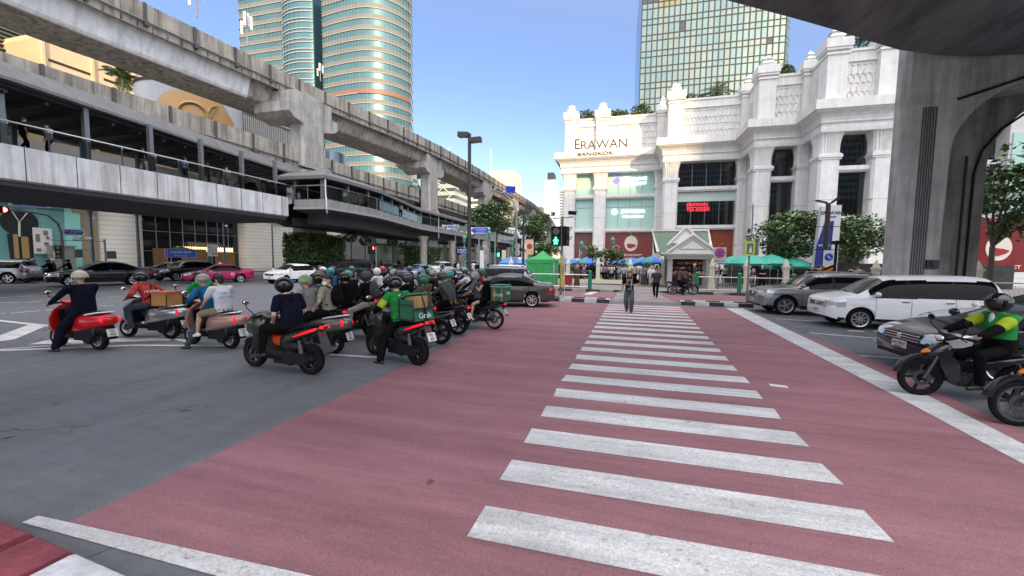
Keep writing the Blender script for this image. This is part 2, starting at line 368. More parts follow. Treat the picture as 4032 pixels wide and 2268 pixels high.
# ================= elevated railway
UP=[(-37,-40),(-35.6,0),(-34.4,20),(-32.4,38),(-30.2,50),(-28.8,62),(-28.1,80),(-27.6,130),(-29.5,180),(-36,240),(-52,330),(-90,450)]
LO=[(-34.5,-40),(-33.4,0),(-32.4,18),(-31.8,30),(-31.5,45),(-31.2,60),(-31.4,85),(-31.5,130),(-33,180),(-39,240),(-55,330),(-93,450)]
def dense(path,st=4): return [(p.x,p.y) for p,_ in resample([(*p,0) for p in path],st)]
def track(path,zt,zs,label,pm):
    t=thing('elevated_railway',label,'railway viaduct')
    D=dense(path,3); w=6.4
    mb=MB(); sweep(mb,[(0,zt),(0,zt-1.25),(-.28,zt-1.25),(-.28,zt)],D); sweep(mb,[(-w+.28,zt),(-w+.28,zt-1.25),(-w,zt-1.25),(-w,zt)],D); mb.build('parapet',pm,t)
    mb=MB(); sweep(mb,[(-.10,zt-1.28),(-.10,zt-1.7),(-w+.1,zt-1.7),(-w+.1,zt-1.28)],D); mb.build('deck_slab',CONC,t)
    mb=MB(); sweep(mb,[(-.35,zt-1.72),(-.55,zt-1.85),(-1.0,zs+.15),(-1.15,zs),(-w+1.15,zs),(-w+1.0,zs+.15),(-w+.55,zt-1.85),(-w+.35,zt-1.72)],D); mb.build('box_girder',CONC,t,smooth=25)
    for p,d in resample([(*q,0) for q in path],3.3):
        if 5<p.y<150:
            n=Vector((d.y,-d.x,0)); c=p+n*.07; rz=math.atan2(d.y,d.x); mb=MB()
            mb.box((c.x,c.y,zt-.68),(.16,.16,1.35),rz=rz); mb.box((c.x+n.x*.1,c.y+n.y*.1,zt-1.5),(.26,.3,.34),rz=rz)
            mb.build('parapet_bracket',mat('bracket metal',(.10,.095,.09),rough=.7,metal=.3),t)
    mb=MB(); mb.tube([(p[0]+.12,p[1],zt-1.35) for p in D],.075,6); mb.tube([(p[0]+.06,p[1],zt-1.98) for p in D],.05,6); mb.build('cable_pipe',mat('pipe grey',(.16,.15,.14),rough=.6),t)
    # blocks on the slab edge
    mb=MB()
    for p,d in resample([(*q,0) for q in path],.95):
        if 0<p.y<120:
            n=Vector((d.y,-d.x,0)); c=p-n*.06; mb.box((c.x,c.y,zt-1.72),(.86,.12,.6),rz=math.atan2(d.y,d.x))
    mb.build('edge_block',CONC,t)
    return t
up=track(UP,20.5,17.05,'upper elevated railway of stained concrete crossing high over the left side of the junction',CONC)
lo=track(LO,13.0,10.3,'lower elevated railway of pale stained concrete running beneath the upper track',CONC)
# cladding on the near girder of the upper track
mb=MB(); Dn=[p for p in dense(UP,1) if -30<p[1]<31.5]; sweep(mb,[(-.50,18.72),(-.94,17.18),(-1.08,16.99),(-1.3,16.98),(-1.3,17.03),(-1.1,17.04),(-.98,17.2),(-.56,18.74)],Dn); mb.build('side_cladding',mat('pale girder cladding',(.86,.87,.88),rough=.55,noise=.12,scale=.8,streak=.25),up)
def pier(y,x,label,w=3.3,near=False):
    t=thing('railway_pier',label,'viaduct pier',(x,y,0),group=None if near else 'further piers of the elevated railway')
    d=1.75; mb=MB(); c=.28
    prof=[(-c,-w/2),(0,-w/2+c),(0,w/2-c),(-c,w/2),(-d+c,w/2),(-d,w/2-c),(-d,-w/2+c),(-d+c,-w/2)]
    mb.prism(prof,'z',0,18.6); mb.build('shaft',CONP,t)
    if near:
        pts=[(-.8,9.9),(.8,9.9),(.8,13.2)]+[(+.8*math.cos(a)*(1-.0*a),13.2+1.75*math.sin(a)**.8) for a in [R(k) for k in (15,35,55,75)]]+[(0,15.0)]+[(-.8*math.cos(a),13.2+1.75*math.sin(a)**.8) for a in [R(k) for k in (75,55,35,15)]]+[(-.8,13.2)]
        mb=MB(); mb.prism([(p[0]-.2,p[1]) for p in pts],'x',-.02,.06); mb.build('arched_panel',mat('panel concrete',(.42,.405,.37),rough=.85,noise=.3,scale=.8,streak=.35),t)
    for s in (-1,1):
        mb=MB(); y0=s*w/2*.94
        mb.prism([(y0,15.4),(y0+s*1.2,15.7),(y0+s*1.9,16.1),(y0+s*1.9,17.03),(y0+s*1.0,17.03),(y0+s*1.0,18.4),(y0,18.4)],'x',-d-2.2,.12); mb.build('corbel',CONP,t)
    mb=MB(); mb.b2((-6.2,-w/2+.3,16.9),(-.62,w/2-.3,18.72)); mb.build('crosshead',CONP,t)
    return t
pier(35.85,-31.0,'big stained railway pier with an arched panel rising behind the covered walkway',near=True)
pier(60.6,-29.4,'second railway pier from the left rising beyond the covered walkway',near=True)
for i,(y,x) in enumerate(((84,-28),(108,-27.8),(132,-27.6),(157,-28.5),(182,-29.5))): pier(y,x,('third','fourth','fifth','sixth','seventh')[i]+' concrete railway pier from the left along the elevated line')
# ================= covered walkway
SK=[(-27,-30),(-27,28.5),(-27.0,28.65),(-24.05,28.8),(-23.85,31),(-23.8,36),(-25.5,44),(-27.3,51.7),(-27.9,74),(-28,110),(-28.5,140)]
sk=thing('covered_walkway','covered pedestrian walkway with glass railings and dark roof running under the railway','footbridge')
A=dense(SK[:2],1.0); B=SK[2:5]+dense(SK[4:],2.0)[1:]
mb=MB(); sweep(mb,[(0,7.05),(0,5.5),(-.18,5.42),(-.18,7.05)],A); mb.build('fascia',CONW,sk)
mb=MB()
for p,d in resample([(-27,-30,0),(-27,28.4,0)],1.85): mb.b2((p.x-.02,p.y-.015,5.48),(p.x+.012,p.y+.015,7.06))
mb.build('panel_joint',DKM,sk)
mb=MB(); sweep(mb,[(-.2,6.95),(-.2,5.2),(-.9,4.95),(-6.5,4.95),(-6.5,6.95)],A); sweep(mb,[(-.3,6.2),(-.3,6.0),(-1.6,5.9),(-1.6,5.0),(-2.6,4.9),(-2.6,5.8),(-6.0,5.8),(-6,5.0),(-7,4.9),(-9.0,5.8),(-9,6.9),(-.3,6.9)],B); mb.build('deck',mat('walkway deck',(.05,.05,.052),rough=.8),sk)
mb=MB(); sweep(mb,[(0,6.95),(0,6.36),(-.25,6.36),(-.25,6.95)],B); mb.build('fascia',mat('walkway edge',(.27,.275,.28),rough=.6,streak=.3,noise=.2),sk)
mb=MB(); sweep(mb,[(.14,6.33),(.14,6.12),(-.5,6.12),(-.5,6.33)],B); mb.build('gutter',mat('gutter',(.30,.29,.28),rough=.6),sk)
GLR=mat('railing glass',(.16,.17,.17),glassy=-.045)
RAILM=mat('rail metal',(.20,.21,.215),rough=.4,metal=.6)
for path,nm in ((SK[:2],'a'),(SK[2:],'b')):
    for k,(p,d) in enumerate(resample([(*q,0) for q in path],3.0)):
        n=Vector((d.y,-d.x,0)); c=p-n*.25; mb=MB(); hp=2.9 if nm=='a' else 1.68; mb.box((c.x,c.y,6.95+hp/2),(.2,.26,hp),rz=math.atan2(d.y,d.x)); mb.build('post',RAILM,sk)
    D=dense(path,1.0) if nm=='a' else B; mb=MB(); sweep(mb,[(-.12,8.0),(-.12,7.08),(-.14,7.08),(-.14,8.0)],D); mb.build('glass_railing',GLR,sk)
    mb=MB(); mb.tube([(p[0]-.12,p[1],8.12) for p in D],.04,6)
    for p,d in resample([(*q,0) for q in path],1.5): mb.box((p.x-.16,p.y,7.55),(.04,.05,1.1))
    mb.build('handrail',STEEL,sk)
mb=MB(); sweep(mb,[(-6.2,8.0),(-6.2,7.05),(-6.25,7.05),(-6.25,8.0)],A); mb.build('glass_railing',GLR,sk)
mb=MB()
for p,d in resample([(-33.1,-30,0),(-33.1,28,0)],3.0): mb.b2((p.x-.1,p.y-.1,7),(p.x+.1,p.y+.1,9.7))
mb.build('post',RAILM,sk)
ROOFP=[(-25.8,-30),(-26.3,12),(-27.2,17),(-28.3,23),(-29.3,30),(-29.6,34)]
RD=dense(ROOFP,1.5)
mb=MB(); sweep(mb,[(0,9.75),(-.02,9.9),(-.75,10.72),(-5.2,11.2),(-5.2,10.9),(-.8,10.5),(-.3,9.72)],RD); mb.build('roof_fascia',mat('roof edge metal',(.17,.172,.17),rough=.5,metal=.2,noise=.25,scale=.5,streak=.2),sk)
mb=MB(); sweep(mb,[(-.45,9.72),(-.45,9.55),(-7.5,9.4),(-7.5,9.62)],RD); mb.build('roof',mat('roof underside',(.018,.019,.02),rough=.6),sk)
mb=MB()
for p,d in resample([(*q,0) for q in ROOFP],1.5): mb.b2((p.x-7.2,p.y-.06,9.30),(p.x-.5,p.y+.06,9.42))
mb.build('roof_beam',DKM,sk)
RB=[(-28.6,28.3),(-27,28.35),(-23.75,28.5),(-23.5,31),(-23.5,36)]+dense([(-23.5,36),(-25.2,44),(-27,51.7),(-27.6,74),(-27.8,110),(-28.2,140)],2)[1:]
mb=MB(); sweep(mb,[(0,8.62),(0,8.9),(-1.4,9.5),(-1.4,9.2),(-.15,8.62)],RB); mb.build('roof_fascia',mat('roof edge pale',(.13,.135,.135),rough=.6),sk)
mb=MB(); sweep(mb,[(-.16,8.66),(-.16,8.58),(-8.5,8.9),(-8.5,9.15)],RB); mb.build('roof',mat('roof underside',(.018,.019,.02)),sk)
mb=MB(); sweep(mb,[(-1.42,9.45),(-5.5,10.6),(-5.5,10.3),(-1.42,9.15)],RB); mb.build('roof_slope',mat('roof edge metal',(.16,.162,.16)),sk)
for (x,y,r) in ((-24.6,47.5,.45),(-26.2,60.5,.5),(-27.5,76,.5),(-26.3,95,.5)):
    mb=MB(); mb.lathe([(r,0),(r,4.2),(r*1.5,4.9)],(x,y,0),16); mb.build('support_column',CONC,sk,smooth=40)
mb=MB(); mb.tube([(-23.85,28.7,8.7),(-23.85,28.7,7.3),(-23.7,28.6,6.9),(-23.7,28.6,6.1),(-23.9,28.9,5.8)],.06,6); mb.tube([(-27.4,58,9.4),(-27.4,58,5.2)],.06,6); mb.build('drain_pipe',mat('white pipe',(.6,.6,.58),rough=.5),sk)
# ================= right hand viaduct over the viewer
rv=thing('overhead_viaduct','dark concrete viaduct deck passing over the viewer at the right','viaduct')
edge=[(-30,-9),(-14,1.9),(-8,6.1),(-2.6,10.2),(.4,12.2),(3.1,14),(5.2,15.35),(7,16.55),(8.4,17.55),(9.8,18.5),(11.2,19.2),(12.6,19.7),(14.5,19.95),(18,20),(60,20)]
E_=edge+[(60,11),(20,11),(14.5,10.4),(7,6.2),(0.5,2.2),(-9,-4.6),(-25,-16)]
mb=MB(); n=len(E_); cen=Vector((12,6))
vs=[(x,y,9.98) for x,y in E_]+[(x,y,12.2) for x,y in E_]
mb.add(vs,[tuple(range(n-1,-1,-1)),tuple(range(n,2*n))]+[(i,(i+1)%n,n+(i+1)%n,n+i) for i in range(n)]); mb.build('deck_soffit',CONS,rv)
mb=MB()
for k in range(-4,9):
    a=Vector((-8+k*3.2,-6)); b=a+Vector((25,17)); mb.box(((a.x+b.x)/2,(a.y+b.y)/2,9.965),(30,.03,.02),rz=math.atan2(17,25))
mb.build('formwork_line',mat('joint dark',(.06,.06,.06),rough=.9),rv)
pr=thing('viaduct_pier','massive grey concrete viaduct pier standing behind the white people carrier','viaduct pier',(12.8,20,0))
X0=12.8
mb=MB(); mb.prism([(10.93,20.12),(11.1,20),(12.4,20),(12.4,22.2),(12.1,22.0),(10.93,20.12)][:6],'z',0,12.15)
mb.xf(Matrix.Translation((-X0,-20,0))); mb.build('shaft',CONP,pr)
arc=[(12.55+ (4.6)*(1-math.cos(a)),6.5+3.1*math.sin(a)) for a in [R(k) for k in range(0,91,9)]]
mb=MB(); mb.prism([(12.36,.0),(12.45,0),(12.5,3.5)]+arc+[(26,9.75),(26,12.15),(12.36,12.15)],'y',20.004,23.3); mb.xf(Matrix.Translation((-X0,-20,0))); mb.build('arched_front',CONP,pr)
arc2=[(16.0+ 5.1*(1-math.cos(a)),6.6+3.6*math.sin(a)) for a in [R(k) for k in range(0,91,9)]]
mb=MB(); mb.prism([(13.6,0),(16.0,0)]+arc2+[(30,10.3),(30,12.1),(13.6,12.1)],'y',23.32,24.6); mb.xf(Matrix.Translation((-X0,-20,0))); mb.build('arched_back',mat('stained concrete with painted shade',(.30,.285,.26),rough=.9,noise=.5,scale=.5,streak=.45,col2=(.15,.14,.125)),pr)  # stained recess wall, colour also darkened to stand in for its shade
mb=MB(); mb.b2((12.42-X0,3.25,0),(13.3-X0,3.32,6.2)); mb.b2((15.2-X0,3.2,0),(15.25-X0,3.32,7)); mb.build('recess_joint',mat('joint dark',(.06,.06,.06)),pr)
mb=MB()
for k in range(6): mb.b2((11.55+k*.085-X0,-.03,0),(11.59+k*.085-X0,.012,8.3))
mb.build('groove_strip',mat('groove dark',(.07,.07,.07),rough=.9),pr)
mb=MB(); mb.tube([(15.52-X0,3.24,0),(15.52-X0,3.24,6.2),(15.73-X0,3.24,7.2),(16.33-X0,3.24,8.1),(17.31-X0,3.24,8.9),(19.48-X0,3.24,9.6)],.05,8); mb.tube([(12.6-X0,-.08,8.5),(13.4-X0,-.08,8.75),(16-X0,-.08,9.6)],.05,8); mb.build('drain_pipe',BLK,pr)
mb=MB(); mb.b2((12.05-X0,-.1,1.9),(12.45-X0,-.0,2.25)); mb.cyl((12.3-X0,-.1,2.1),(12.3-X0,-.16,2.1),.12); mb.build('junction_box',DKM,pr)
# ================= white shopping building with columns
ew=thing('shopping_building','big white shopping building with fluted capitals, stepped cornice and roof plants','building',(8,60,0))
OX,OY=8,60
def eb(name,mb,m,smooth=0,parent=None):
    mb.xf(Matrix.Translation((-OX,-OY,0))); return mb.build(name,m,parent or ew,smooth)
SEC=[(-8.5,5.55,61.4),(5.55,14.75,57.0),(14.75,19.4,52.0),(19.4,34.,47.5)]   # x0,x1, front plane of columns
def cpath(e): # stepped outline pushed out by e
    p=[(-8.5-e,80),(-8.5-e,61.4-e)]
    for (x0,x1,y),(X0,X1,Y) in zip(SEC,SEC[1:]): p+= [(x1-e,y-e),(x1-e,Y-e)]
    p+=[(34,47.5-e)]
    return p
PROF=[(0,15.0),(.25,15.0),(.3,15.25),(.3,15.45),(.22,15.5),(.24,15.75),(.4,15.9),(.4,16.0),(.34,16.05),(.42,16.4),(.62,16.65),(.95,16.85),(1.05,16.92),(1.05,17.0),(1.2,17.02),(1.2,17.9),(0,17.9)]
mb=MB(); rr=[]
for e,z in PROF: rr.append([(x,y,z) for x,y in cpath(e)])
n=len(rr[0]); vs=[p for r in rr for p in r]; fs=[]
for k in range(len(rr)-1):
    for i in range(n-1): fs.append((k*n+i,k*n+i+1,(k+1)*n+i+1,(k+1)*n+i))
mb.add(vs,fs); eb('cornice',mb,WHT,12)
mb=MB(); inn=cpath(0); inn=inn+[(34,80)]
mb.poly([(x,y,15.01) for x,y in inn]); mb.poly([(x,y,17.89) for x,y in inn]); eb('cornice_soffit',mb,WHT2)
# joints on the fascia
mb=MB()
for (x0,x1,y) in SEC:
    for x in (x0+.5*(x1-x0)-1.2,): mb.b2((x-.012,y-1.215,17.03),(x+.012,y-1.19,17.88))
eb('fascia_joint',mb,GRYM)
def column(x,y,w=1.85):
    mb=MB(); c=.22
    pr=[(x-w/2+c,y),(x+w/2-c,y),(x+w/2,y+c),(x+w/2,y+w),(x-w/2,y+w),(x-w/2,y+c)]
    mb.prism(pr,'z',0,12.55)
    o=eb('column',mb,WHT)
    mb=MB()
    for z in (4.2,8.4): mb.b2((x-w/2-.004,y-.004,z),(x+w/2+.004,y+w,z+.03))
    eb('joint',mb,GRYM,0,None).parent=o
    mb=MB()
    for a,b,e in ((12.4,12.6,.06),(12.6,12.85,.14),(12.85,13.0,.04)): mb.b2((x-w/2-e,y-e,a),(x+w/2+e,y+w+e,b))
    N=28; rs=[]
    for k in range(9):
        t=k/8; z=13.0+2.02*t; f=1+.30*max(0,(t-.25)/.75)**2.2
        ring=[]
        for i in range(N*2):
            a=2*PI*i/(N*2); ca,sa=math.cos(a),math.sin(a); s=1/max(abs(ca),abs(sa))**.86
            fl=1-.11*(i%2)*(1 if t<.95 else .3)
            ring.append((x+w/2*f*ca*s*fl,y+w/2+w/2*f*sa*s*fl,z))
        rs.append(ring)
    mb.rings(rs); o2=eb('capital',mb,WHT); o2.parent=o
    return o
for x,y in ((-7.55,61.5),(-2.95,61.5),(6.4,57.0),(15.6,52.0),(20.2,47.6),(24.75,47.6),(29.5,47.6)): column(x,y)
for x,y in ((5.6,61.6),(15.2,57.2),(19.8,52.0)): column(x,y,1.6)
# ledges and windows
GLG=mat('pale green glass',(.40,.60,.52),glassy=.0); GLT=mat('tinted glass',(.10,.13,.12),glassy=.05)
INR=mat('shop interior pale',(.50,.60,.52),rough=.9,noise=.2,scale=.6); BRN=mat('brown cladding',(.14,.055,.045),rough=.35,noise=.35,scale=.5,stretch=(1,1,.2)); REDW=mat('maroon window film',(.20,.020,.022),rough=.25,noise=.35,scale=.4)
ORW=mat('rust window film',(.28,.065,.035),rough=.3,noise=.45,scale=.5,stretch=(1,1,3))
BAYS=[(-6.6,-3.9,62.6,0),(-2.0,4.8,62.6,0),(7.4,14.3,58.2,1),(16.6,19.0,53.2,2),(21.2,23.8,48.8,2),(25.8,28.6,48.8,2),(30.5,34,48.8,2)]
for x0,x1,y,k in BAYS:
    for z in (6.4,11.4):
        mb=MB(); mb.b2((x0-.1,y-.75,z),(x1+.1,y+.2,z+.42)); mb.b2((x0-.05,y-.6,z-.15),(x1+.05,y+.2,z)); eb('ledge',mb,WHT)
    win=thing('w','','',(0,0,0)) if False else None
    for zi,(za,zb) in enumerate(((6.85,11.25),(11.85,15.0))):
        mb=MB(); mb.quad((x0-.2,y,za),(x1+.2,y,za),(x1+.2,y,zb),(x0-.2,y,zb)); wv=eb('window',mb,GLG if k==0 else GLT)
        mb=MB(); nn=max(1,int((x1-x0)/1.45))
        for i in range(nn+1):
            x=x0+(x1-x0)*i/nn; mb.b2((x-.025,y-.04,za),(x+.025,y+.04,zb))
        if zi==0 and k<2: mb.b2((x0,y-.03,9.95),(x1,y+.03,10.02))
        eb('mullion',mb,GRYM).parent=wv
        if k: 
            mb=MB(); n2=int((x1-x0)/.42)
            for i in range(n2): 
                x=x0+.2+(x1-x0)*i/n2; mb.b2((x-.025,y+.25,za),(x+.025,y+.33,zb if zi else 9.9))
            eb('window_slats',mb,mat('brown slat',(.10,.055,.04),rough=.5)).parent=wv
    mb=MB(); mb.b2((x0-.6,y+5,0),(x1+.6,y+5.2,15)); mb.b2((x0-.6,y+.1,6.5),(x1+.6,y+5,6.75)); mb.b2((x0-.6,y+.1,11.3),(x1+.6,y+5,11.7)); mb.b2((x0-.75,y+.1,0),(x0-.6,y+5,15)); mb.b2((x1+.6,y+.1,0),(x1+.75,y+5,15))
    eb('interior',mb,INR if k==0 else mat('dark shop interior',(.035,.03,.028),rough=.8))
    mb=MB()
    if k==0:
        for zz in (11.25,14.95):
            for i in range(int((x1-x0)/1.1)): mb.b2((x0+.4+i*1.1,y+1.2,zz-.06),(x0+.65+i*1.1,y+4.5,zz-.02))
        eb('interior_fill_strip',mb,mat('interior fill glow',(1,.9,.7),emit=3))  # glowing strips added to brighten the interior behind the pale glass
    mb=MB(); mb.quad((x0-.2,y-.15,0),(x1+.2,y-.15,0),(x1+.2,y-.15,6.3),(x0-.2,y-.15,6.3)); eb('shopfront',mb,(REDW if x0<5 and x0>-3 else BRN) if k==0 else (ORW if k==1 else mat('dark shopfront',(.05,.03,.03),rough=.2,noise=.4,scale=.4)))
# frosted band of the tea room windows
mb=MB(); mb.b2((7.3,58.12,10.0),(14.4,58.16,11.2)); eb('frosted_band',mb,mat('frosted glass',(.50,.62,.55),rough=.3))
for x in (25.6,31.5):
    mb=MB(); mb.b2((x,48.7,7),(x+1.2,48.74,14.5)); eb('frosted_band',mb,mat('frosted glass',(.5,.6,.5)))
for x,y,w in ((19.15,53.2,1.2),): pass
# walls between bays (behind columns)
mb=MB(); wl=[(-9.0,80),(-9.0,62.9),(4.4,62.9),(4.4,58.5),(13.6,58.5),(13.6,53.5),(18.25,53.5),(18.25,49.1),(34,49.1)]
for (x0,x1,y,k),(xn,a) in zip(BAYS,[(0,0)]*9): pass
segs=[(-8.4,-6.7,62.7),(-3.8,-2.1,62.7),(4.9,6.2,62.7),(5.9,7.3,58.3),(14.4,15.6,58.3),(15.2,16.5,53.3),(20.1,21.1,48.9),(23.9,25.7,48.9),(28.7,30.4,48.9)]
for a,b,y in segs: mb.b2((a,y-.1,0),(b,y+.5,15))
mb.b2((5.9,58.4,0),(6.2,62.6,15)); mb.b2((15.3,53.4,0),(15.6,58.2,15)); mb.b2((20.1,49.0,0),(20.4,53.2,15)); mb.b2((-8.4,62.8,0),(-8.1,80,15)); eb('wall',mb,WHT2)
# upper storey: panels, pilasters, parapet
UPZ=17.9
def upper(x0,x1,y,px):
    mb=MB(); mb.b2((x0,y+.25,UPZ),(x1,y+.9,23.15)); eb('upper_wall',mb,WHT)
    mb=MB(); mb.b2((x0,y+.05,22.0),(x1,y+.4,22.12)); mb.b2((x0,y+.1,22.12),(x1,y+.4,22.95)); mb.b2((x0,y-.02,22.95),(x1,y+.95,23.2)); eb('parapet',mb,WHT)
    xs=[x0]+px+[x1]
    for a,b in zip(xs,xs[1:]):
        a+=.95 if a in px else .12; b-=.95 if b in px else .12
        if b-a<.6: continue
        rel=MB(); z0,z1=18.3,21.75; st=.46; nn=int((b-a)/st)
        for i in range(nn):
            x=a+(b-a)*(i+.5)/nn
            pts=[]; z=z0; s=1 if i%2 else -1; seg=(z1-z0)/8
            for k in range(9):
                o=(.13 if (k//1)%4 in (0,1) else -.13); pts.append((x+o,z0+seg*k))
            for (xa,za),(xb,zb) in zip(pts,pts[1:]):
                rel.add([(xa-.05,y+.25,za),(xa+.05,y+.25,za),(xb+.05,y+.25,zb),(xb-.05,y+.25,zb),(xa-.04,y+.14,za),(xa+.04,y+.14,za),(xb+.04,y+.14,zb),(xb-.04,y+.14,zb)],[(4,5,6,7),(0,4,7,3),(1,2,6,5)])
        for k in (0,2,4,6,8):
            z=z0+(z1-z0)*k/8
            for i in range(nn): 
                x=a+(b-a)*(i+.5)/nn; rel.add([(x-.23,y+.25,z-.05),(x,y+.25,z-.14),(x+.23,y+.25,z-.05),(x+.23,y+.25,z+.05),(x,y+.25,z-.04),(x-.23,y+.25,z+.05),(x-.23,y+.15,z-.03),(x,y+.15,z-.12),(x+.23,y+.15,z-.03),(x+.23,y+.15,z+.03),(x,y+.15,z-.06),(x-.23,y+.15,z+.03)],[(6,7,10,11),(7,8,9,10),(0,1,7,6),(1,2,8,7),(3,4,10,9),(4,5,11,10)])
        eb('relief_panel',rel,WHT)
def pilaster(x,y,w=1.75):
    mb=MB(); cy=y+w/2-.15
    def blk(z0,z1,e,t=1): mb.box((x,cy,(z0+z1)/2),(w+e*2,w+e*2,z1-z0),top=t)
    blk(17.9,18.15,.12); blk(18.15,22.6,0); blk(22.6,22.8,.12); blk(22.8,23.0,.02); blk(23.0,23.25,.2); blk(23.25,24.1,.28,.97); blk(24.1,24.3,.05,.7); blk(24.3,24.5,-.3); blk(24.5,24.75,-.2,.8); blk(24.75,25.0,-.42); blk(25.0,25.5,-.3,.05)
    eb('pilaster',mb,WHT)
upper(-8.3,6.0,62.2,[-7.45,-2.85]); upper(6.0,15.2,57.7,[6.7]); upper(15.2,19.9,52.7,[15.7]); upper(19.9,34,48.2,[20.4,24.8,29.5])
for x,y in ((-7.45,61.9),(-2.85,61.9),(6.7,57.4),(15.7,52.4),(20.4,47.9),(24.8,47.9),(29.5,47.9)): pilaster(x,y)
for x,y in ((5.5,61.8),(15.1,57.3),(19.9,52.4)): pilaster(x,y,1.3)
for x,y0,y1 in ((6.02,57.9,62.3),(15.22,52.9,57.8),(19.92,48.4,52.8)):
    mb=MB(); mb.b2((x-.0,y0,UPZ),(x+.6,y1,23.15)); mb.b2((x-.15,y0,22.95),(x+.6,y1,23.2)); eb('upper_wall',mb,WHT)
    rel=MB()
    for i in range(8):
        yy=y0+.9+(y1-y0-1.8)*i/7
        for k in range(8):
            z=18.4+.42*k; o=.1 if k%4 in(0,1) else -.1; rel.box((x-.05,yy+o,z),(.1,.1,.44))
    eb('relief_panel',rel,WHT)
mb=MB(); mb.b2((-3,66,17.9),(34,80,24.2)); mb.b2((-4,65.6,24.2),(34,80,24.6)); eb('upper_block',mb,WHT2)
mb=MB(); mb.b2((-4.2,65.4,24.6),(34,80,24.72)); eb('roof_edge',mb,GRYM)
mb=MB(); mb.b2((-2.2,65.9,21.5),(1.6,65.97,24.0)); eb('roof_window',mb,GLD)
# lettering
LET=mat('bronze letters',(.06,.04,.025),rough=.4,metal=.5)
def esign(s,size,m,x,y,z,sx=1,depth=.08): return text(s,size,m,'lettering',ew,(x-OX,y-OY,z),(PI/2,0,0),depth,sx=sx)
esign('E',2.1,LET,-6.35,60.3,18.9,.9); esign('RAWAN',1.7,LET,-2.55,60.3,18.72,1.06)
esign('BANGKOK',.66,LET,-3.7,60.14,17.45,1.6)
LITW=mat('lit white letters',(.95,.95,1.0),emit=1.3); LITR=mat('lit red letters',(1,.03,.05),emit=.8); LITB=mat('lit blue mark',(.12,.10,.8),emit=1.5)
esign('FFC CLINIC',.62,LITW,2.0,62.45,14.1,1.1,.04); esign('莉壹試管嬰兒',.46,LITW,1.6,62.45,13.35,1,.04); esign('IVF',.5,LITW,3.3,62.45,13.4,1,.04)
mb=MB(); mb.lathe([(.0,0),(.42,0),(.42,.05),(0,.05)],(-.55,62.42,13.95),14,'y'); mb.b2((-1.05,62.42,13.85),(-.05,62.47,14.05)); mb.b2((-.65,62.42,13.45),(-.45,62.47,14.45)); eb('logo',mb,LITB)
esign('JHAROKHA',.62,LITW,1.9,62.45,9.35,1.05,.04); esign('INDIAN CUISINE',.36,LITW,1.9,62.45,8.55,1.1,.04)
mb=MB(); mb.lathe([(.3,0),(.42,0),(.42,.04),(.3,.04),(.3,0)],(-.75,62.42,9.3),14,'y'); mb.b2((-.9,62.42,9.1),(-.6,62.46,9.4)); eb('logo',mb,mat('lit pale mark',(.7,.75,1),emit=1.5))
esign('ERAWAN',.62,LITR,9.9,58.05,9.55,1.0,.04); esign('TEA ROOM',.55,LITR,10.0,58.05,8.85,1.0,.04)
mb=MB(); mb.b2((8.6,58.03,9.17),(11.4,58.07,9.22)); eb('sign_bar',mb,LITR)
def karma(x,y,z,k=1):
    CRM=mat('cream sign',(.66,.60,.48),rough=.6); RD=mat('deep red print',(.30,.012,.02),rough=.5)
    mb=MB(); mb.lathe([(0,0),(.95*k,0),(.95*k,.04),(0,.04)],(0,0,0),28,'y'); mb.xf(Matrix.Translation((x,y,z))@Matrix.Diagonal((1,1,1.22,1))); eb('logo_disc',mb,CRM)
    mb=MB(); pts=[]
    for i in range(22):
        a=2*PI*i/22; r=(.62+.09*math.sin(3*a+1)+.05*math.sin(7*a))*k; pts.append((x+r*math.cos(a)*1.0,z-.35*k+r*math.sin(a)*.55))
    mb.prism(pts,'y',y-.06,y-.01); eb('logo_print',mb,RD); mb=MB(); mb.b2((x-.03,y-.03,z+1.1*k),(x+.03,y,z+1.75*k)); eb('logo_stem',mb,CRM)
    esign('KARMAKAMET',.48*k,mat('pale letters',(.8,.74,.66),rough=.5),x,y-.05,z-1.75*k,1.05,.04); esign('SECRET WORLD',.22*k,mat('pale letters',(.8,.74,.66)),x,y-.05,z-2.2*k,1.1,.04)
karma(1.75,62.4,4.6,1.0)
mb=MB()  # stair outline on the rust coloured shopfront
for i in range(7): mb.b2((10.2+i*.42,57.98,1.2+i*.5),(10.65+i*.42,58.02,1.28+i*.5)); mb.b2((10.6+i*.42,57.98,1.2+i*.5),(10.65+i*.42,58.02,1.75+i*.5))
eb('painted_stairs',mb,mat('orange line',(.55,.16,.08)))
mb=MB(); 
for x,z in ((-5.8,4.2),(-.9,4.3)): mb.tube([(x,62.35,0),(x,62.35,z-.6),(x+.2,62.35,z-.1),(x+.7,62.35,z),(x+1.1,62.35,z-.4)],.05,6)
mb.tube([(10.6,57.95,3.2),(10.6,57.95,5.2),(10.7,57.95,5.8),(11.1,57.95,6.1)],.06,6); eb('painted_arch',mb,WHT2)
# steps and base at right
mb=MB(); 
for i in range(4): mb.b2((19,43.5+i*.5,.15),(40,47.5,.35+i*.35))
eb('steps',mb,WHT2)
# right hand shop front glimpsed beyond the pier
mb=MB(); mb.b2((31.5,46.9,.2),(44,47.2,6.3)); eb('shopfront',mb,REDW)
karma(33.6,46.85,3.6,1.0)
mb=MB(); mb.b2((34,47.4,6.3),(60,60,22)); eb('side_wing',mb,WHT2)
mb=MB(); mb.b2((34.2,47.3,7),(44,47.38,14)); eb('window',mb,GLG)
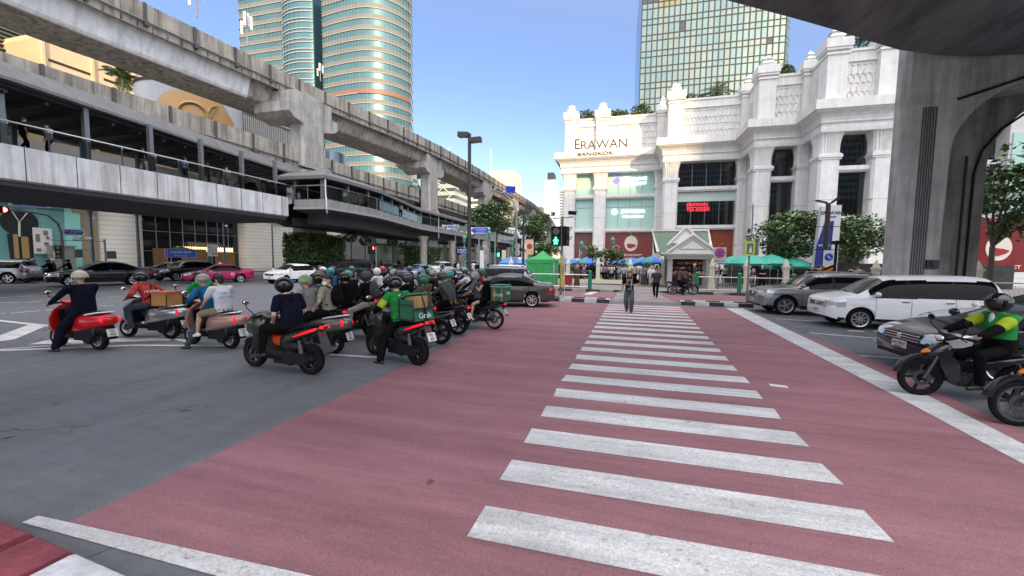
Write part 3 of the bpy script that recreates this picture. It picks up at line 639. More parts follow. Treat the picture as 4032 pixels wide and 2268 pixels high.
# potted plants standing inside the window
LEAF=[mat('leaf green',(.065,.125,.035),rough=.6,noise=.35,scale=2),mat('leaf light',(.15,.235,.06),rough=.55,noise=.3,scale=2),mat('leaf dark',(.022,.05,.018),rough=.65,noise=.3,scale=2)]
TRK=mat('bark',(.12,.095,.07),rough=.9,noise=.4,scale=6,bump=.4,bscale=20)
def leaves(mb,c,r,n,size,flat=.75,rnd=random,mi=None):
    for _ in range(n):
        while 1:
            p=Vector((rnd.uniform(-1,1),rnd.uniform(-1,1),rnd.uniform(-1,1)))
            if p.length<1: break
        p=p.normalized()*(p.length**.45)
        q=Vector((c[0]+p.x*r[0],c[1]+p.y*r[1],c[2]+p.z*r[2])); s=size*rnd.uniform(.6,1.35)
        M=Euler((rnd.uniform(-.9,.9),rnd.uniform(-.9,.9),rnd.uniform(0,6.28))).to_matrix()
        vs=[q+M@Vector(v)*s for v in ((-.5,0,0),(-.1,-.32,.06),(.55,0,-.05),(-.1,.32,.06))]
        mb.add(vs,[(0,1,2,3)],rnd.choice((0,0,1,2)) if mi is None else mi)
for i,x in enumerate((-5.2,-1.15,-.2,.7,2.2,3.3)):
    t=thing('potted_plant',('leftmost','second','third','fourth','fifth','rightmost')[i]+' small potted tree standing behind the pale green window of the white building','potted plant',(x,63.3,6.85),0,'potted trees behind the window')
    mb=MB(); mb.lathe([(.14,0),(.2,.32),(.17,.3)],(0,0,0),10); mb.build('pot',BLK,t)
    mb=MB(); mb.cyl((0,0,.3),(0,0,1.3),.025,6); leaves(mb,(0,0,1.6),(.42,.42,.5),90,.2); mb.build('foliage',LEAF,t)
# ================= roof plants
def shrubmesh(name,boxes,n,size,label,cat='shrub',group=None):
    cx=sum(b[0][0] for b in boxes)/len(boxes); cy=sum(b[0][1] for b in boxes)/len(boxes); z0=min(b[0][2]-b[1][2] for b in boxes)
    t=thing(name,label,cat,(cx,cy,z0),0,group); mb=MB()
    for c,r in boxes: leaves(mb,(c[0]-cx,c[1]-cy,c[2]-z0),r,n,size)
    mb.build('foliage',LEAF,t); mb=MB()
    for c,r in boxes: mb.cyl((c[0]-cx,c[1]-cy,0),(c[0]-cx,c[1]-cy,c[2]-z0),.05,5)
    mb.build('stem',TRK,t); return t
shrubmesh('roof_shrub',[((-6.2+.5*i,63.6,23.9+random.uniform(-.1,.3)),(.6,.6,.8)) for i in range(6)],110,.32,'leafy shrub on the roof terrace between the two leftmost pilasters')
shrubmesh('roof_shrub',[((-1.5+.45*i,63.6,23.9+random.uniform(-.2,.25)),(.5,.6,.7)) for i in range(5)],110,.32,'low shrub in the roof planter right of the second pilaster')
shrubmesh('roof_shrub',[((1.7+.5*i,63.6,24.0+random.uniform(-.1,.5)),(.6,.6,.9)) for i in range(5)],110,.35,'taller shrub on the roof terrace left of the third pilaster')
shrubmesh('roof_shrub',[((8.2+.6*i,59.2,23.6+random.uniform(-.2,.3)),(.6,.5,.6)) for i in range(9)],80,.3,'long row of yellowish shrubs behind the parapet of the second bay')
def palm(x,y,z,h,n,L,label,name='palm_tree',trunk=True,wide=.09):
    t=thing(name,label,'palm',(x,y,z)); mb=MB()
    for k in range(n):
        a=2*PI*k/n+random.uniform(-.2,.2); up=random.uniform(-.25,1.1); pts=[]
        for i in range(7):
            s=i/6*L; pts.append(Vector((math.cos(a)*s*math.cos(up*.8),math.sin(a)*s*math.cos(up*.8),h+s*math.sin(up)-.55*s*s/L*1.0)))
        for i in range(6):
            p,q=pts[i],pts[i+1]; d=(q-p).normalized(); sd=Vector((-math.sin(a),math.cos(a),0))
            for sgn in (-1,1):
                for j in range(3):
                    b=p.lerp(q,j/3); ln=L*.28*(1-.55*i/6)
                    tip=b+d*ln*.5+sd*sgn*ln+Vector((0,0,-.25*ln)); mb.add([b,b+d*wide,tip],[(0,1,2)],random.choice((0,1,1,2)))
    mb.build('fronds',LEAF,t)
    if trunk: mb=MB(); mb.tube([(0,0,0),(.05,0,h*.5),(0,0,h)],[.2,.15,.12],8); mb.build('trunk',TRK,t)
palm(12.2,60.5,22.6,2.2,16,2.6,'feathery palm on the roof terrace in front of the glass grid tower')
palm(10.4,60.8,22.6,1.2,12,1.9,'shorter palm on the roof terrace beside the feathery palm')
shrubmesh('roof_shrub',[((17.6,55,24.2),(1.1,.9,1.2)),((18.3,54.6,24.0),(.8,.8,.9))],260,.35,'bright green round bush on the roof left of the tallest pilaster')
shrubmesh('roof_shrub',[((21.5+1.0*i,50,24.6+random.uniform(-.2,.5)),(.9,.8,1.2)) for i in range(5)],170,.32,'dark dense bush on the roof right of the tallest pilaster')
# ================= glass towers
def panes(mb,x0,x1,y,z0,z1,nx,rows,nmat,rnd):
    pass
tw=thing('grid_tower','tall glass tower with a dark square grid of panes behind the white building','tower',(19,105,0))
GP=[mat('mirror pane a',(.165,.25,.265),rough=.35,metal=.35,noise=.15,scale=.12,bump=.06,bscale=.6),mat('mirror pane b',(.14,.24,.265),rough=.35,metal=.35,noise=.15,scale=.12,bump=.06,bscale=.6),mat('mirror pane c',(.185,.25,.24),rough=.4,metal=.3,noise=.2,scale=.15,bump=.06,bscale=.6),mat('dark pane',(.05,.055,.065),rough=.2),mat('olive pane',(.20,.21,.11),rough=.4,metal=.3)]
xl,xr=at_y(2520,300,105).x,at_y(3085,300,105).x
NX=25; mb=MB(); mu=MB(); zr=[14]; k=0
while zr[-1]<82: zr.append(zr[-1]+(2.35 if k%2 else 1.35)); k+=1
rnd=random.Random(4); cols=[rnd.choice((0,0,1,2)) for _ in range(NX)]
for i in range(NX):
    xa=xl+(xr-xl)*i/NX; xb=xl+(xr-xl)*(i+1)/NX
    for j in range(len(zr)-1):
        za,zb=zr[j],zr[j+1]; m=cols[i] if rnd.random()<.6 else rnd.choice((0,1,0,1,2))
        if (j,i) in ((23,7),(25,21),(20,22)): m=3
        if zb>62.5: m=3 if (i<3 or i>6) and j%2==1 or zb>69 else 4 if i in(3,4,5,6) else 0
        if zb>66: m=3
        y=105+rnd.uniform(-.01,.01)
        mb.add([(xa-19,y-105,za),(xb-19,y-105+rnd.uniform(-.02,.02),za),(xb-19,y-105,zb),(xa-19,y-105,zb)],[(0,1,2,3)],m)
mb.build('glass_face',GP,tw)
mu=MB()
for i in range(NX+1): x=xl+(xr-xl)*i/NX; mu.b2((x-.12-19,-.1,14),(x+.12-19,.05,82))
for z in zr: mu.b2((xl-19,-.08,z-.11),(xr-19,.04,z+.11))
mu.build('mullion_grid',mat('dark green frame',(.012,.022,.02),rough=.6),tw)
mb=MB(); mb.b2((xl-19,.06,12),(xr-19,44,82)); mb.build('core',mat('tower side glass',(.035,.055,.05),rough=.12,metal=.5,noise=.4,scale=.2),tw)
mb=MB(); mb.add([(xr-19,0,12),(xr-19+1.6,2.5,12),(xr-19+1.6,2.5,82),(xr-19,0,82)],[(0,1,2,3)]); 
for z in zr: mb.add([(xr-19,-.05,z),(xr-19+1.65,2.45,z),(xr-19+1.65,2.45,z+.1),(xr-19,-.05,z+.1)],[(0,1,2,3)],1)
mb.build('corner_glass',[GP[1],BLK],tw)
text('Amari',3,mat('gold letters',(.5,.36,.12),rough=.4,metal=.5),'lettering',tw,(-9,-.3,67.5),depth=.2)
# banded curved tower
bt=thing('banded_tower','tall curved tower with teal window bands and cream spandrels behind the railway','tower',(-95,140,0))
BX,BY=-95,140
TEAL=mat('teal glass band',(.085,.21,.245),rough=.32,metal=.4,noise=.3,scale=.08,bump=.05,bscale=.4); CREAM=mat('cream spandrel',(.165,.172,.155),rough=.6,noise=.15,scale=.2); WHB=mat('white metal band',(.34,.345,.34),rough=.5); DKT=mat('dark teal glass',(.05,.12,.14),rough=.1,metal=.7)
def band_block(outline,name,z0,z1,fl,hs,mg,ms,off=0,thin=False,mull=1.5):
    n=len(outline); g_=MB(); s_=MB(); m_=MB(); ln=MB(); z=z0+off
    L=0
    g_.rings([[(x-BX,y-BY,z0) for x,y in outline],[(x-BX,y-BY,z1) for x,y in outline]],False,False)
    cx=sum(p[0] for p in outline)/n; cy=sum(p[1] for p in outline)/n
    def out(e): 
        r=[]
        for i,(x,y) in enumerate(outline):
            a=Vector(outline[max(0,i-1)]); b=Vector(outline[min(n-1,i+1)]); d=(b-a).normalized(); r.append((x+d.y*e,y-d.x*e))
        return r
    o1=out(.12); o2=out(.3)
    while z<z1:
        if not thin: s_.rings([[(x-BX,y-BY,z) for x,y in o1],[(x-BX,y-BY,z+hs) for x,y in o1]],False,False)
        for zz in ((z-.05,) if not thin else (z,z+1.3)):
            w=.22 if not thin else .32
            ln.rings([[(x-BX,y-BY,zz) for x,y in o1],[(x-BX,y-BY,zz) for x,y in o2],[(x-BX,y-BY,zz+w) for x,y in o2],[(x-BX,y-BY,zz+w) for x,y in o1]],False,False)
        z+=fl
    for p,d in resample([(*q,0) for q in outline],mull):
        nn=Vector((d.y,-d.x,0)); q=p+nn*.13; m_.box((q.x-BX,q.y-BY,(z0+z1)/2),(.07,.08,z1-z0),rz=math.atan2(d.y,d.x))
    g_.build(name+'_glass',mg,bt,50); 
    if not thin: s_.build(name+'_spandrel',ms,bt,50)
    ln.build(name+'_trim',WHB,bt,50); m_.build(name+'_mullion',mat('thin mullion',(.22,.30,.28),rough=.5),bt)
a=at_y(937,300,146); b=at_y(1120,300,146); c=at_y(1111,300,141); d_=at_y(1268,300,141); e_=at_y(1266,300,138); f_=at_y(1612,300,151)
def arcpts(cx,cy,r,a0,a1,n=10,ry=None): return [(cx+r*math.cos(R(a0+(a1-a0)*k/n)),cy+(ry or r)*math.sin(R(a0+(a1-a0)*k/n))) for k in range(n+1)]
band_block([(a.x,170),(a.x,150)]+arcpts(a.x+3,149,3,180,270,6)+[(b.x+4,146)],'left_wing',20,120,3.9,1.75,TEAL,CREAM,mull=1.4)
xm=(c.x+d_.x)/2; rr_=(d_.x-c.x)/2
band_block(arcpts(xm,143.5,rr_,180,360,18,5.5),'silver_bay',20,120,3.9,0,TEAL,CREAM,off=1,thin=True,mull=2.2)
rx=(f_.x-e_.x)*.46
band_block([(e_.x,139.5)]+[(e_.x+(f_.x-rx-e_.x)*k/6,139.2-1.6*math.sin(k/6*1.57)) for k in range(0,7)]+arcpts(f_.x-rx,137.6+15,rx,-90,-4,13,15)+[(f_.x*1.045,160),(f_.x*1.16,176)],'right_wing',0,120,3.9,1.7,TEAL,CREAM,off=2.6,mull=1.5)
mb=MB(); zb=at_y(1450,358,138).z
o=[(e_.x,139.1)]+[(e_.x+(f_.x-rx-e_.x)*k/6,138.9-1.6*math.sin(k/6*1.57)) for k in range(0,7)]+arcpts(f_.x-rx,137.6+15,rx+.3,-90,-4,13,15.4)
mb.rings([[(x-BX,y-BY,zb-.8) for x,y in o],[(x-BX,y-BY,zb+1) for x,y in o]],False,False); mb.build('brown_band',mat('brown band',(.22,.12,.08),rough=.5),bt)
mb=MB(); mb.b2((d_.x-.35-BX,-3,20),(d_.x+.15-BX,1,120)); mb.b2((a.x+1-BX,8,10),(b.x-BX+5,35,119)); mb.build('core',DKT,bt)
# ================= shop buildings on the left
gs=thing('corner_shop_building','white corner shop building with a tall black glass entrance and white drum walls','building',(-58,45,0)); GX,GY=-58,45
def gb(name,mb,m,smooth=0,parent=None):
    mb.xf(Matrix.Translation((-GX,-GY,0))); return mb.build(name,m,parent or gs,smooth)
TILE=mat('white tile',(.74,.72,.64),rough=.45,noise=.08,scale=1)
LINE=mat('tile joint',(.30,.29,.26),rough=.8)
def drum(pts,z0,z1,st=.55):
    mb=MB(); mb.rings([[(x,y,z0) for x,y in pts],[(x,y,z1) for x,y in pts]],False,False); gb('drum_wall',mb,TILE,60)
    mb=MB(); z=z0+st
    while z<z1:
        mb.rings([[(x+.01,y,z) for x,y in pts],[(x+.01,y,z+.035) for x,y in pts]],False,False); z+=st
    gb('tile_joint',mb,LINE)
drum([(-60.5,32.4)]+[(-58.3+.9*math.sin(PI*k/8),32.5+4.6*k/8) for k in range(9)]+[(-59.5,37.3)],0,7.9)
drum([(-59.5,50.8),(-57.9,51)]+[(-57.6+.6*math.sin(PI*k/8),51.2+11*k/8) for k in range(9)],0,11)
mb=MB(); mb.b2((-59.2,37.2,0),(-59,50.9,11)); gb('entrance_glass',mb,GLD)
mb=MB()
for k in range(9): y=37.4+13.4*k/8; mb.b2((-59,y-.03,0),(-58.93,y+.03,11))
for z in (5.2,2.6): mb.b2((-59,37.2,z),(-58.94,50.9,z+.05))
gb('entrance_mullion',mb,mat('bright mullion',(.45,.45,.44),rough=.4,metal=.4))
mb=MB(); mb.b2((-58.9,42,.1),(-58.8,45.5,3.0)); mb.b2((-58.9,46.8,.1),(-58.8,50,2.6)); mb.b2((-58.9,38.5,.1),(-58.8,40.2,3)); gb('wooden_doors',mb,mat('wood slats',(.22,.12,.05),rough=.4,noise=.4,scale=3,stretch=(1,6,.3)))
mb=MB()
for k in range(26): mb.b2((-58.88,41.6+k*.32,2.7),(-58.82,41.72+k*.32,3.3))
gb('entrance_lamps',mb,mat('warm lamp strip',(1,.62,.2),emit=2.2))
# fascia above the shops and upper wall
mb=MB(); fp=[(-57.2,10),(-57.2,29.3),(-58.2,31.8),(-58.2,33),(-57.0,35),(-57.6,37.4),(-58.4,50.9),(-56.7,56),(-58,63)]
sweep(mb,[(.4,7.95),(.4,9.4),(-6,9.4),(-6,7.95)],fp); gb('fascia',mb,mat('cream fascia',(.72,.69,.60),rough=.5))
mb=MB(); mb.b2((-80,5,9.4),(-60,64,13)); mb.b2((-90,5,0),(-60.6,64,9.3)); gb('upper_wall',mb,WHT2)
mb=MB(); mb.b2((-60.5,30.9,0),(-58.1,32.5,7.95)); gb('beige_panel',mb,mat('beige panel',(.30,.25,.18),rough=.55))
mb=MB()
for z in (2.6,5.2): mb.b2((-58.1,30.9,z),(-58.08,32.5,z+.03))
gb('panel_joint',mb,DKM)
TQ=mat('turquoise hoarding',(.20,.48,.45),rough=.35,noise=.35,scale=.22,col2=(.10,.22,.24))
TQ2=mat('pale turquoise panel',(.30,.66,.58),rough=.35)
mb=MB(); mb.b2((-58.2,12,0),(-58,29.6,7.95)); gb('shop_hoarding',mb,TQ)
mb=MB(); mb.b2((-58.2,29.6,0),(-57.95,30.9,7.95)); gb('hoarding_return',mb,TQ2)
mb=MB(); mb.prism([(29.8,7.95),(31.0,7.95),(31.0,6.6),(30.3,6.6)],'x',-58.2,-57.9); gb('beige_notch',mb,mat('beige panel',(.30,.25,.18)))
# clock works printed on the hoarding
CK=mat('mural black',(.025,.03,.03),rough=.4,noise=.5,scale=1.5); CG=mat('mural gold',(.35,.24,.10),rough=.5); CP=mat('mural pale',(.55,.62,.55),rough=.5)
mb=MB(); mb.lathe([(0,0),(1.35,0),(1.35,.05),(0,.05)],(-57.99,26.23,5.2),24,'x'); mb.prism([(25.4,1.2),(27,1.2),(27.1,4),(25.3,4)],'x',-57.99,-57.95); gb('mural_clock',mb,CK)
mb=MB(); mb.b2((-57.95,25.68,1.6),(-57.92,26.01,4)); mb.b2((-57.95,26.23,1.6),(-57.92,26.73,3.8)); gb('mural_gold',mb,CG)
mb=MB(); mb.tube([(-57.92,25.68,6.4),(-57.92,26.18,5.2),(-57.92,26.78,6.2)],.06,5); mb.tube([(-57.92,26.18,5.2),(-57.92,26.12,3.8)],.08,5); mb.b2((-57.95,25.57,7.2),(-57.92,26.67,7.5)); gb('mural_hands',mb,CP)
mb=MB(); mb.b2((-57.8,27.0,2.1),(-57.7,28.4,4.75)); gb('notice_board',mb,mat('board white',(.66,.66,.62),rough=.5))
mb=MB()
for y,z,a,b in ((23.1,2.2,.9,.45),(23.1,1.6,.9,.3),(24.7,3.9,.9,.6),(24.7,2.9,.9,.4),(25.1,2.0,.6,.3),(23.1,3.2,.8,.9)): mb.b2((-57.69,y*.37+18.6,z+.1),(-57.68,y*.37+18.6+a*.4,z+b))
gb('board_print',mb,mat('print grey',(.16,.17,.17),rough=.6))
text('GS',.6,mat('green letters',(.04,.14,.11)),'lettering',gs,(-57.96-GX,28.7-GY,7.25),(PI/2,0,PI/2),.03)
text('GAYSORN VILLAGE',.26,mat('green letters',(.04,.14,.11)),'lettering',gs,(-57.96-GX,28.7-GY,6.75),(PI/2,0,PI/2),.03)
t=thing('steel_cabinet','brushed steel street cabinet in front of the turquoise hoarding','cabinet',(-57.0,28.7,.15))
mb=MB(); mb.b2((-.4,-.9,0),(.4,.9,2.7)); mb.build('cabinet_body',mat('brushed steel',(.42,.43,.43),rough=.4,metal=.7,noise=.2,scale=3),t)
mb=MB(); mb.b2((-.5,-1,2.7),(.5,1,2.8)); mb.build('cabinet_roof',GRYM,t)
mb=MB(); mb.b2((.4,-.8,1.6),(.42,-.1,2.2)); mb.build('notice',WHT2,t)
# drum with the orange disc, slatted screen
ds=thing('drum_building','curved silver roof drum with a big orange disc sign seen between the two viaducts','building',(-54,40,0))
DXc,DYc=-54,40
def db(name,mb,m,smooth=0): mb.xf(Matrix.Translation((-DXc,-DYc,0))); return mb.build(name,m,ds,smooth)
DCX,DCY,DR=-56,42.2,5.6
arcd=[(DCX+DR*math.cos(R(a)),DCY+DR*math.sin(R(a))) for a in range(-130,131,5)]
SIL=mat('silver ribbed panel',(.36,.37,.37),rough=.5,metal=.35)
fine=[(DCX+(DR+(.06 if k%2 else 0))*math.cos(R(-130+k*.9)),DCY+(DR+(.06 if k%2 else 0))*math.sin(R(-130+k*.9))) for k in range(290)]
mb=MB(); mb.rings([[(x,y,14) for x,y in fine],[(x,y,23.2) for x,y in fine]],False,False); db('ribbed_wall',mb,SIL)
mb=MB(); mb.tube([(x,y,23.3) for x,y in arcd],.22,8); db('top_rail',mb,mat('dark rail',(.10,.10,.10),rough=.3,metal=.7),60)
ORG=mat('orange disc',(.42,.235,.09),rough=.45,noise=.15,scale=.4)
mb=MB(); pts=[]
for k in range(-16,17):
    col=[]
    for j in range(25):
        a=R(-33+k*3.1); col.append((DCX+(DR+.12)*math.cos(a),DCY+(DR+.12)*math.sin(a),18.2+(j-12)*.35,(k/16)**2+((j-12)/12)**2))
    pts.append(col)
for k in range(32):
    for j in range(24):
        q=[pts[k][j],pts[k+1][j],pts[k+1][j+1],pts[k][j+1]]
        if sum(v[3] for v in q)/4<1: mb.add([v[:3] for v in q],[(0,1,2,3)])
db('disc_sign',mb,ORG,60)
mb=MB(); ring=[]
for k in range(25):
    a=R(-36)+.26*math.cos(2*PI*k/24); ring.append((DCX+(DR+.22)*math.cos(a),DCY+(DR+.22)*math.sin(a),19.4+1.5*math.sin(2*PI*k/24)))
mb.tube(ring,.2,6); mb.tube([(DCX+(DR+.22)*math.cos(R(-36+q)),DCY+(DR+.22)*math.sin(R(-36+q)),z) for q,z in ((13,19.6),(18,20.8),(26,21.2),(20,20.2),(14,18.6))],.16,6); db('disc_emblem',mb,mat('gold emblem',(.30,.20,.06),rough=.4,metal=.3))
mb=MB()
for k in range(46): 
    y=48.2+k*.36; mb.b2((-55.2,y,13),(-54.8,y+.16,23.4))
db('slatted_screen',mb,mat('screen slat',(.42,.41,.38),rough=.5,metal=.3))
mb=MB(); mb.b2((-55.3,47.6,23.4),(-54.7,65,23.65)); mb.b2((-55.6,47.6,12.9),(-55.4,65,23.3)); db('screen_frame',mb,mat('screen frame',(.10,.10,.10)))
mb=MB(); mb.b2((-59,24,9.5),(-56,66,13.2)); db('base',mb,WHT2)
mb=MB(); mb.lathe([(3.2,12.8),(3.2,22.5),(0,22.5)],(-56.5,69,0),28); db('glass_bay',mb,mat('bay glass',(.20,.23,.23),rough=.15,metal=.6,noise=.3,scale=.6),50)
# beige office block in the sun
ob=thing('office_block','sunlit beige office block with blue window bands seen between the railway and the walkway','building',(-75,40,0))
mb=MB(); mb.prism([(37.0,0),(37.0,27.5),(36.3,30.2),(36.5,30.9),(60,30.9),(75,30.9),(75,0)],'x',-85,-75); mb.xf(Matrix.Translation((75,-40,0))); mb.build('wall',mat('beige render',(.62,.46,.29),rough=.6,noise=.1,scale=.6),ob)
for i,(z0,z1) in enumerate(((22.7,25.9),(17.4,20.6),(12,15.4))):
    for k in range(7):
        y0=37.6+k*5.2; mb=MB(); mb.b2((-.02,y0-40,z0),(.06,y0+4.8-40,z1)); wv=mb.build('window',mat('blue window',(.05,.16,.24),rough=.08,metal=.5,noise=.5,scale=.3),ob)
        mb=MB(); 
        for j in range(1,4): mb.b2((.06,y0+1.2*j-.03-40,z0),(.1,y0+1.2*j+.03-40,z1))
        mb.b2((.06,y0-40,(z0+z1)/2-.03),(.1,y0+4.8-40,(z0+z1)/2+.03)); mb.build('mullion',DKM,wv)
mb=MB()
for k in range(5):
    mb.b2((0,37.8+k*6-40,28.0),(.05,42.6+k*6-40,28.35)); 
mb.build('slot',DARK,ob)
mb=MB()
for k in range(7): y=37.3+k*5.2; mb.b2((0,y-.25-40,0),(.4,y+.05-40,30.9))
mb.build('pilaster',mat('beige render',(.62,.46,.29)),ob)
lv=thing('louvred_building','dark green louvred building at the far left edge behind the walkway','building',(-85,30,0))
mb=MB(); mb.b2((-4,-20,0),(4,11,45)); mb.build('wall',mat('dark green glass',(.05,.07,.045),rough=.25,metal=.4,noise=.6,scale=.25),lv)
mb=MB()
for k in range(60): mb.b2((4,-20,14+k*.55),(4.35,11,14.16+k*.55))
mb.build('louvre',mat('louvre',(.16,.17,.13),rough=.4,metal=.5),lv)
palm(-66,40.6,19.5,6.6,24,2.7,'sunlit fan palm standing before the beige office block',wide=.2)
# antennas
def antenna(S_,X,label,s=1):
    p=at_x(*S_,X); t=thing('phone_antenna',label,'antenna',tuple(p)); mb=MB(); mb.cyl((0,0,0),(0,0,5.2*s),.12*s,8); mb.tube([(0,0,3.5*s),(.6,.6,3.6*s)],.05,5); mb.build('mast',GRYM,t)
    for a,h in ((0.2,2.2),(2.2,3.2),(4.2,1.2),(5.2,2.6)):
        mb=MB(); mb.box((math.cos(a)*.8*s,math.sin(a)*.8*s,(h+1.2)*s),(.28*s,.35*s,2.2*s),rz=a); mb.build('panel',mat('antenna white',(.68,.66,.58),rough=.5),t)
antenna((775,68),-60,'cream phone mast antennas above the railway parapet at the top left',1.0)
antenna((975,175),-75,'cream phone mast antennas in front of the banded tower',1.2)
antenna((1262,320),-80,'small phone mast antennas at the foot of the silver tower bay',.9)
# far buildings
def blockb(name,Sx0,Sx1,Sytop,Y,col,label,rows=0,depth=20,top=None,hz=3.6,wc=None):
    a=at_y(Sx0,Sytop,Y); b=at_y(Sx1,Sytop,Y); h=(a.z+b.z)/2; cx=(a.x+b.x)/2; w=abs(b.x-a.x)
    t=thing(name,label,'building',(cx,Y,0)); mb=MB(); mb.b2((-w/2,0,0),(w/2,depth,h)); mb.build('wall',mat(name+str(Sx0),col,rough=.6,noise=.1,scale=.2),t)
    if rows:
        mb=MB(); z=h-hz*.8
        while z>6: mb.b2((-w/2-.05,-.06,z-hz*.45),(w/2+.05,depth*.9,z)); z-=hz
        mb.build('window_band',wc or mat('far window',(.10,.12,.13),rough=.2,metal=.3),t)
    if top: mb=MB(); mb.b2((-w*.3,2,h),(w*.3,depth-2,h+top)); mb.build('roof_block',DKM,t)
    return t
blockb('white_office',1800,1932,745,210,(.75,.70,.60),'white office block with long balcony bands beyond the railway',1)
blockb('white_office',1925,2022,672,260,(.78,.68,.48),'pale sunlit office block rising above the far railway',0)
blockb('slim_tower',2146,2186,708,420,(.70,.67,.60),'slim white far tower right of the railway',0,top=8)
blockb('far_tower',2206,2222,745,520,(.45,.44,.42),'narrow grey far tower beside the white building',1)
blockb('far_block',2100,2135,815,480,(.25,.25,.25),'low grey far block beyond the end of the railway',0)
blockb('far_block',2050,2240,930,300,(.62,.58,.50),'low cream building at the far end of the road',1)
dg=blockb('glass_office',1700,1790,690,190,(.42,.50,.52),'glass office block with white diagonal bracing between the piers',1)
mb=MB()
for k in range(6):
    for s in (-1,1): mb.tube([(s*4.5,-.15,10+k*8),(-s*4.5,-.15,18+k*8)],.25,4)
mb.build('diagonal_brace',WHT,dg)
t=blockb('glass_office',1330,1560,655,150,(.30,.40,.38),'low glass office seen under the upper track beside the banded tower',1,wc=TEAL)
t=thing('flag_mast','thin white mast standing far beyond the railway','mast',tuple(at_y(1930,1000,255).xy)+(0,)); mb=MB(); mb.tube([(0,0,0),(0,0,at_y(1930,588,255).z)],[.5,.15],6); mb.build('mast_pole',WHT,t)
# shops at the far side under the walkway
us=thing('street_shops','row of dim shopfronts under the far part of the walkway','building',(-44,90,0))
mb=MB(); mb.b2((-6,-26,0),(0,60,7)); mb.build('wall',mat('dim shop wall',(.16,.17,.16),rough=.6,noise=.5,scale=.3),us)
for k in range(9):
    mb=MB(); mb.b2((0,-24+k*8,.6),(.1,-18.5+k*8,4.6)); mb.build('window',mat('shop window %d'%(k%3),[(.10,.16,.16),(.05,.06,.06),(.16,.15,.10)][k%3],rough=.15,metal=.3,noise=.5,scale=.6),us)
mb=MB()
for k in range(9): mb.b2((.12,-24+k*8,4.8),(.2,-19+k*8,5.6))
mb.build('shop_sign',mat('pale sign',(.5,.5,.46),noise=.3,scale=.5),us)
# unseen towers added behind the viewer, heights shaped to block the sun
BK=mat('sun blocker facade',(.35,.36,.36),rough=.3,metal=.2,noise=.2,scale=.05)
for x0,x1,h,l in ((40,95,99,'broad grey sun blocking tower added unseen behind the viewer at the left'),(95.5,142,127,'tall grey sun blocking tower added unseen far behind the viewer'),(142.5,163.5,94,'lower grey sun blocking tower added unseen between two taller ones'),(164,250,127,'tall grey sun blocking tower added unseen behind the viewer at the right')):
    t=thing('sun_blocker_tower',l,'tower',((x0+x1)/2,-200,0)); w_=(x1-x0)/2; mb=MB(); mb.b2((-w_,-7,0),(w_,0,h)); mb.build('wall',BK,t)
    mb=MB()
    for z in range(8,int(h),4): mb.b2((-w_,0,z),(w_,.1,z+2))
    mb.build('window_band',mat('window band',(.08,.10,.11),rough=.1,metal=.4),t)
# ================= people
SKIN=[mat('skin tan',(.36,.20,.125),rough=.5),mat('skin light',(.48,.30,.21),rough=.5),mat('skin brown',(.22,.115,.07),rough=.5)]
def cloth(c,n=None): return mat('cloth '+(n or str(c)),c,rough=.92,noise=.30,scale=6,bump=.9,bscale=9,spec=.08)
EYE=mat('dark eye',(.015,.01,.008),rough=.2); MOU=mat('lips',(.22,.07,.06),rough=.5)
HAIRB=mat('black hair',(.012,.010,.009),rough=.5); HAIRR=mat('brown hair',(.13,.06,.03),rough=.5); HAIRG=mat('grey hair',(.35,.34,.33),rough=.6)
def capsule(mb,a,b,ra,rb,n=10):
    a=Vector(a); b=Vector(b); d=b-a
    if d.length<1e-5: d=Vector((0,0,1e-4))
    u=d.normalized(); pts=[];rs=[]
    for t in (88,60,30): pts.append(a-u*ra*math.sin(R(t))); rs.append(ra*math.cos(R(t)))
    pts.append(a); rs.append(ra); pts.append(b); rs.append(rb)
    for t in (30,60,88): pts.append(b+u*rb*math.sin(R(t))); rs.append(rb*math.cos(R(t)))
    mb.tube(pts,rs,n)
def remesh(mb,vox,it=3):
    me=mb.mesh('r',[]); o=bpy.data.objects.new('r',me)
    m=o.modifiers.new('r','REMESH'); m.mode='VOXEL'; m.voxel_size=vox; m.use_smooth_shade=True
    if it: s=o.modifiers.new('s','SMOOTH'); s.factor=.5; s.iterations=it
    r=evaluated(o)
    r.materials.clear(); r.materials.append(None); return r
def ik(a,b,l1,l2,pole):
    a=Vector(a); b=Vector(b); d=b-a; L=min(d.length,(l1+l2)*.999); u=d.normalized(); b=a+u*L
    x=(l1*l1-l2*l2+L*L)/(2*L); h=math.sqrt(max(0,l1*l1-x*x)); p=Vector(pole); p=(p-u*p.dot(u)).normalized(); return a+u*x+p*h,b
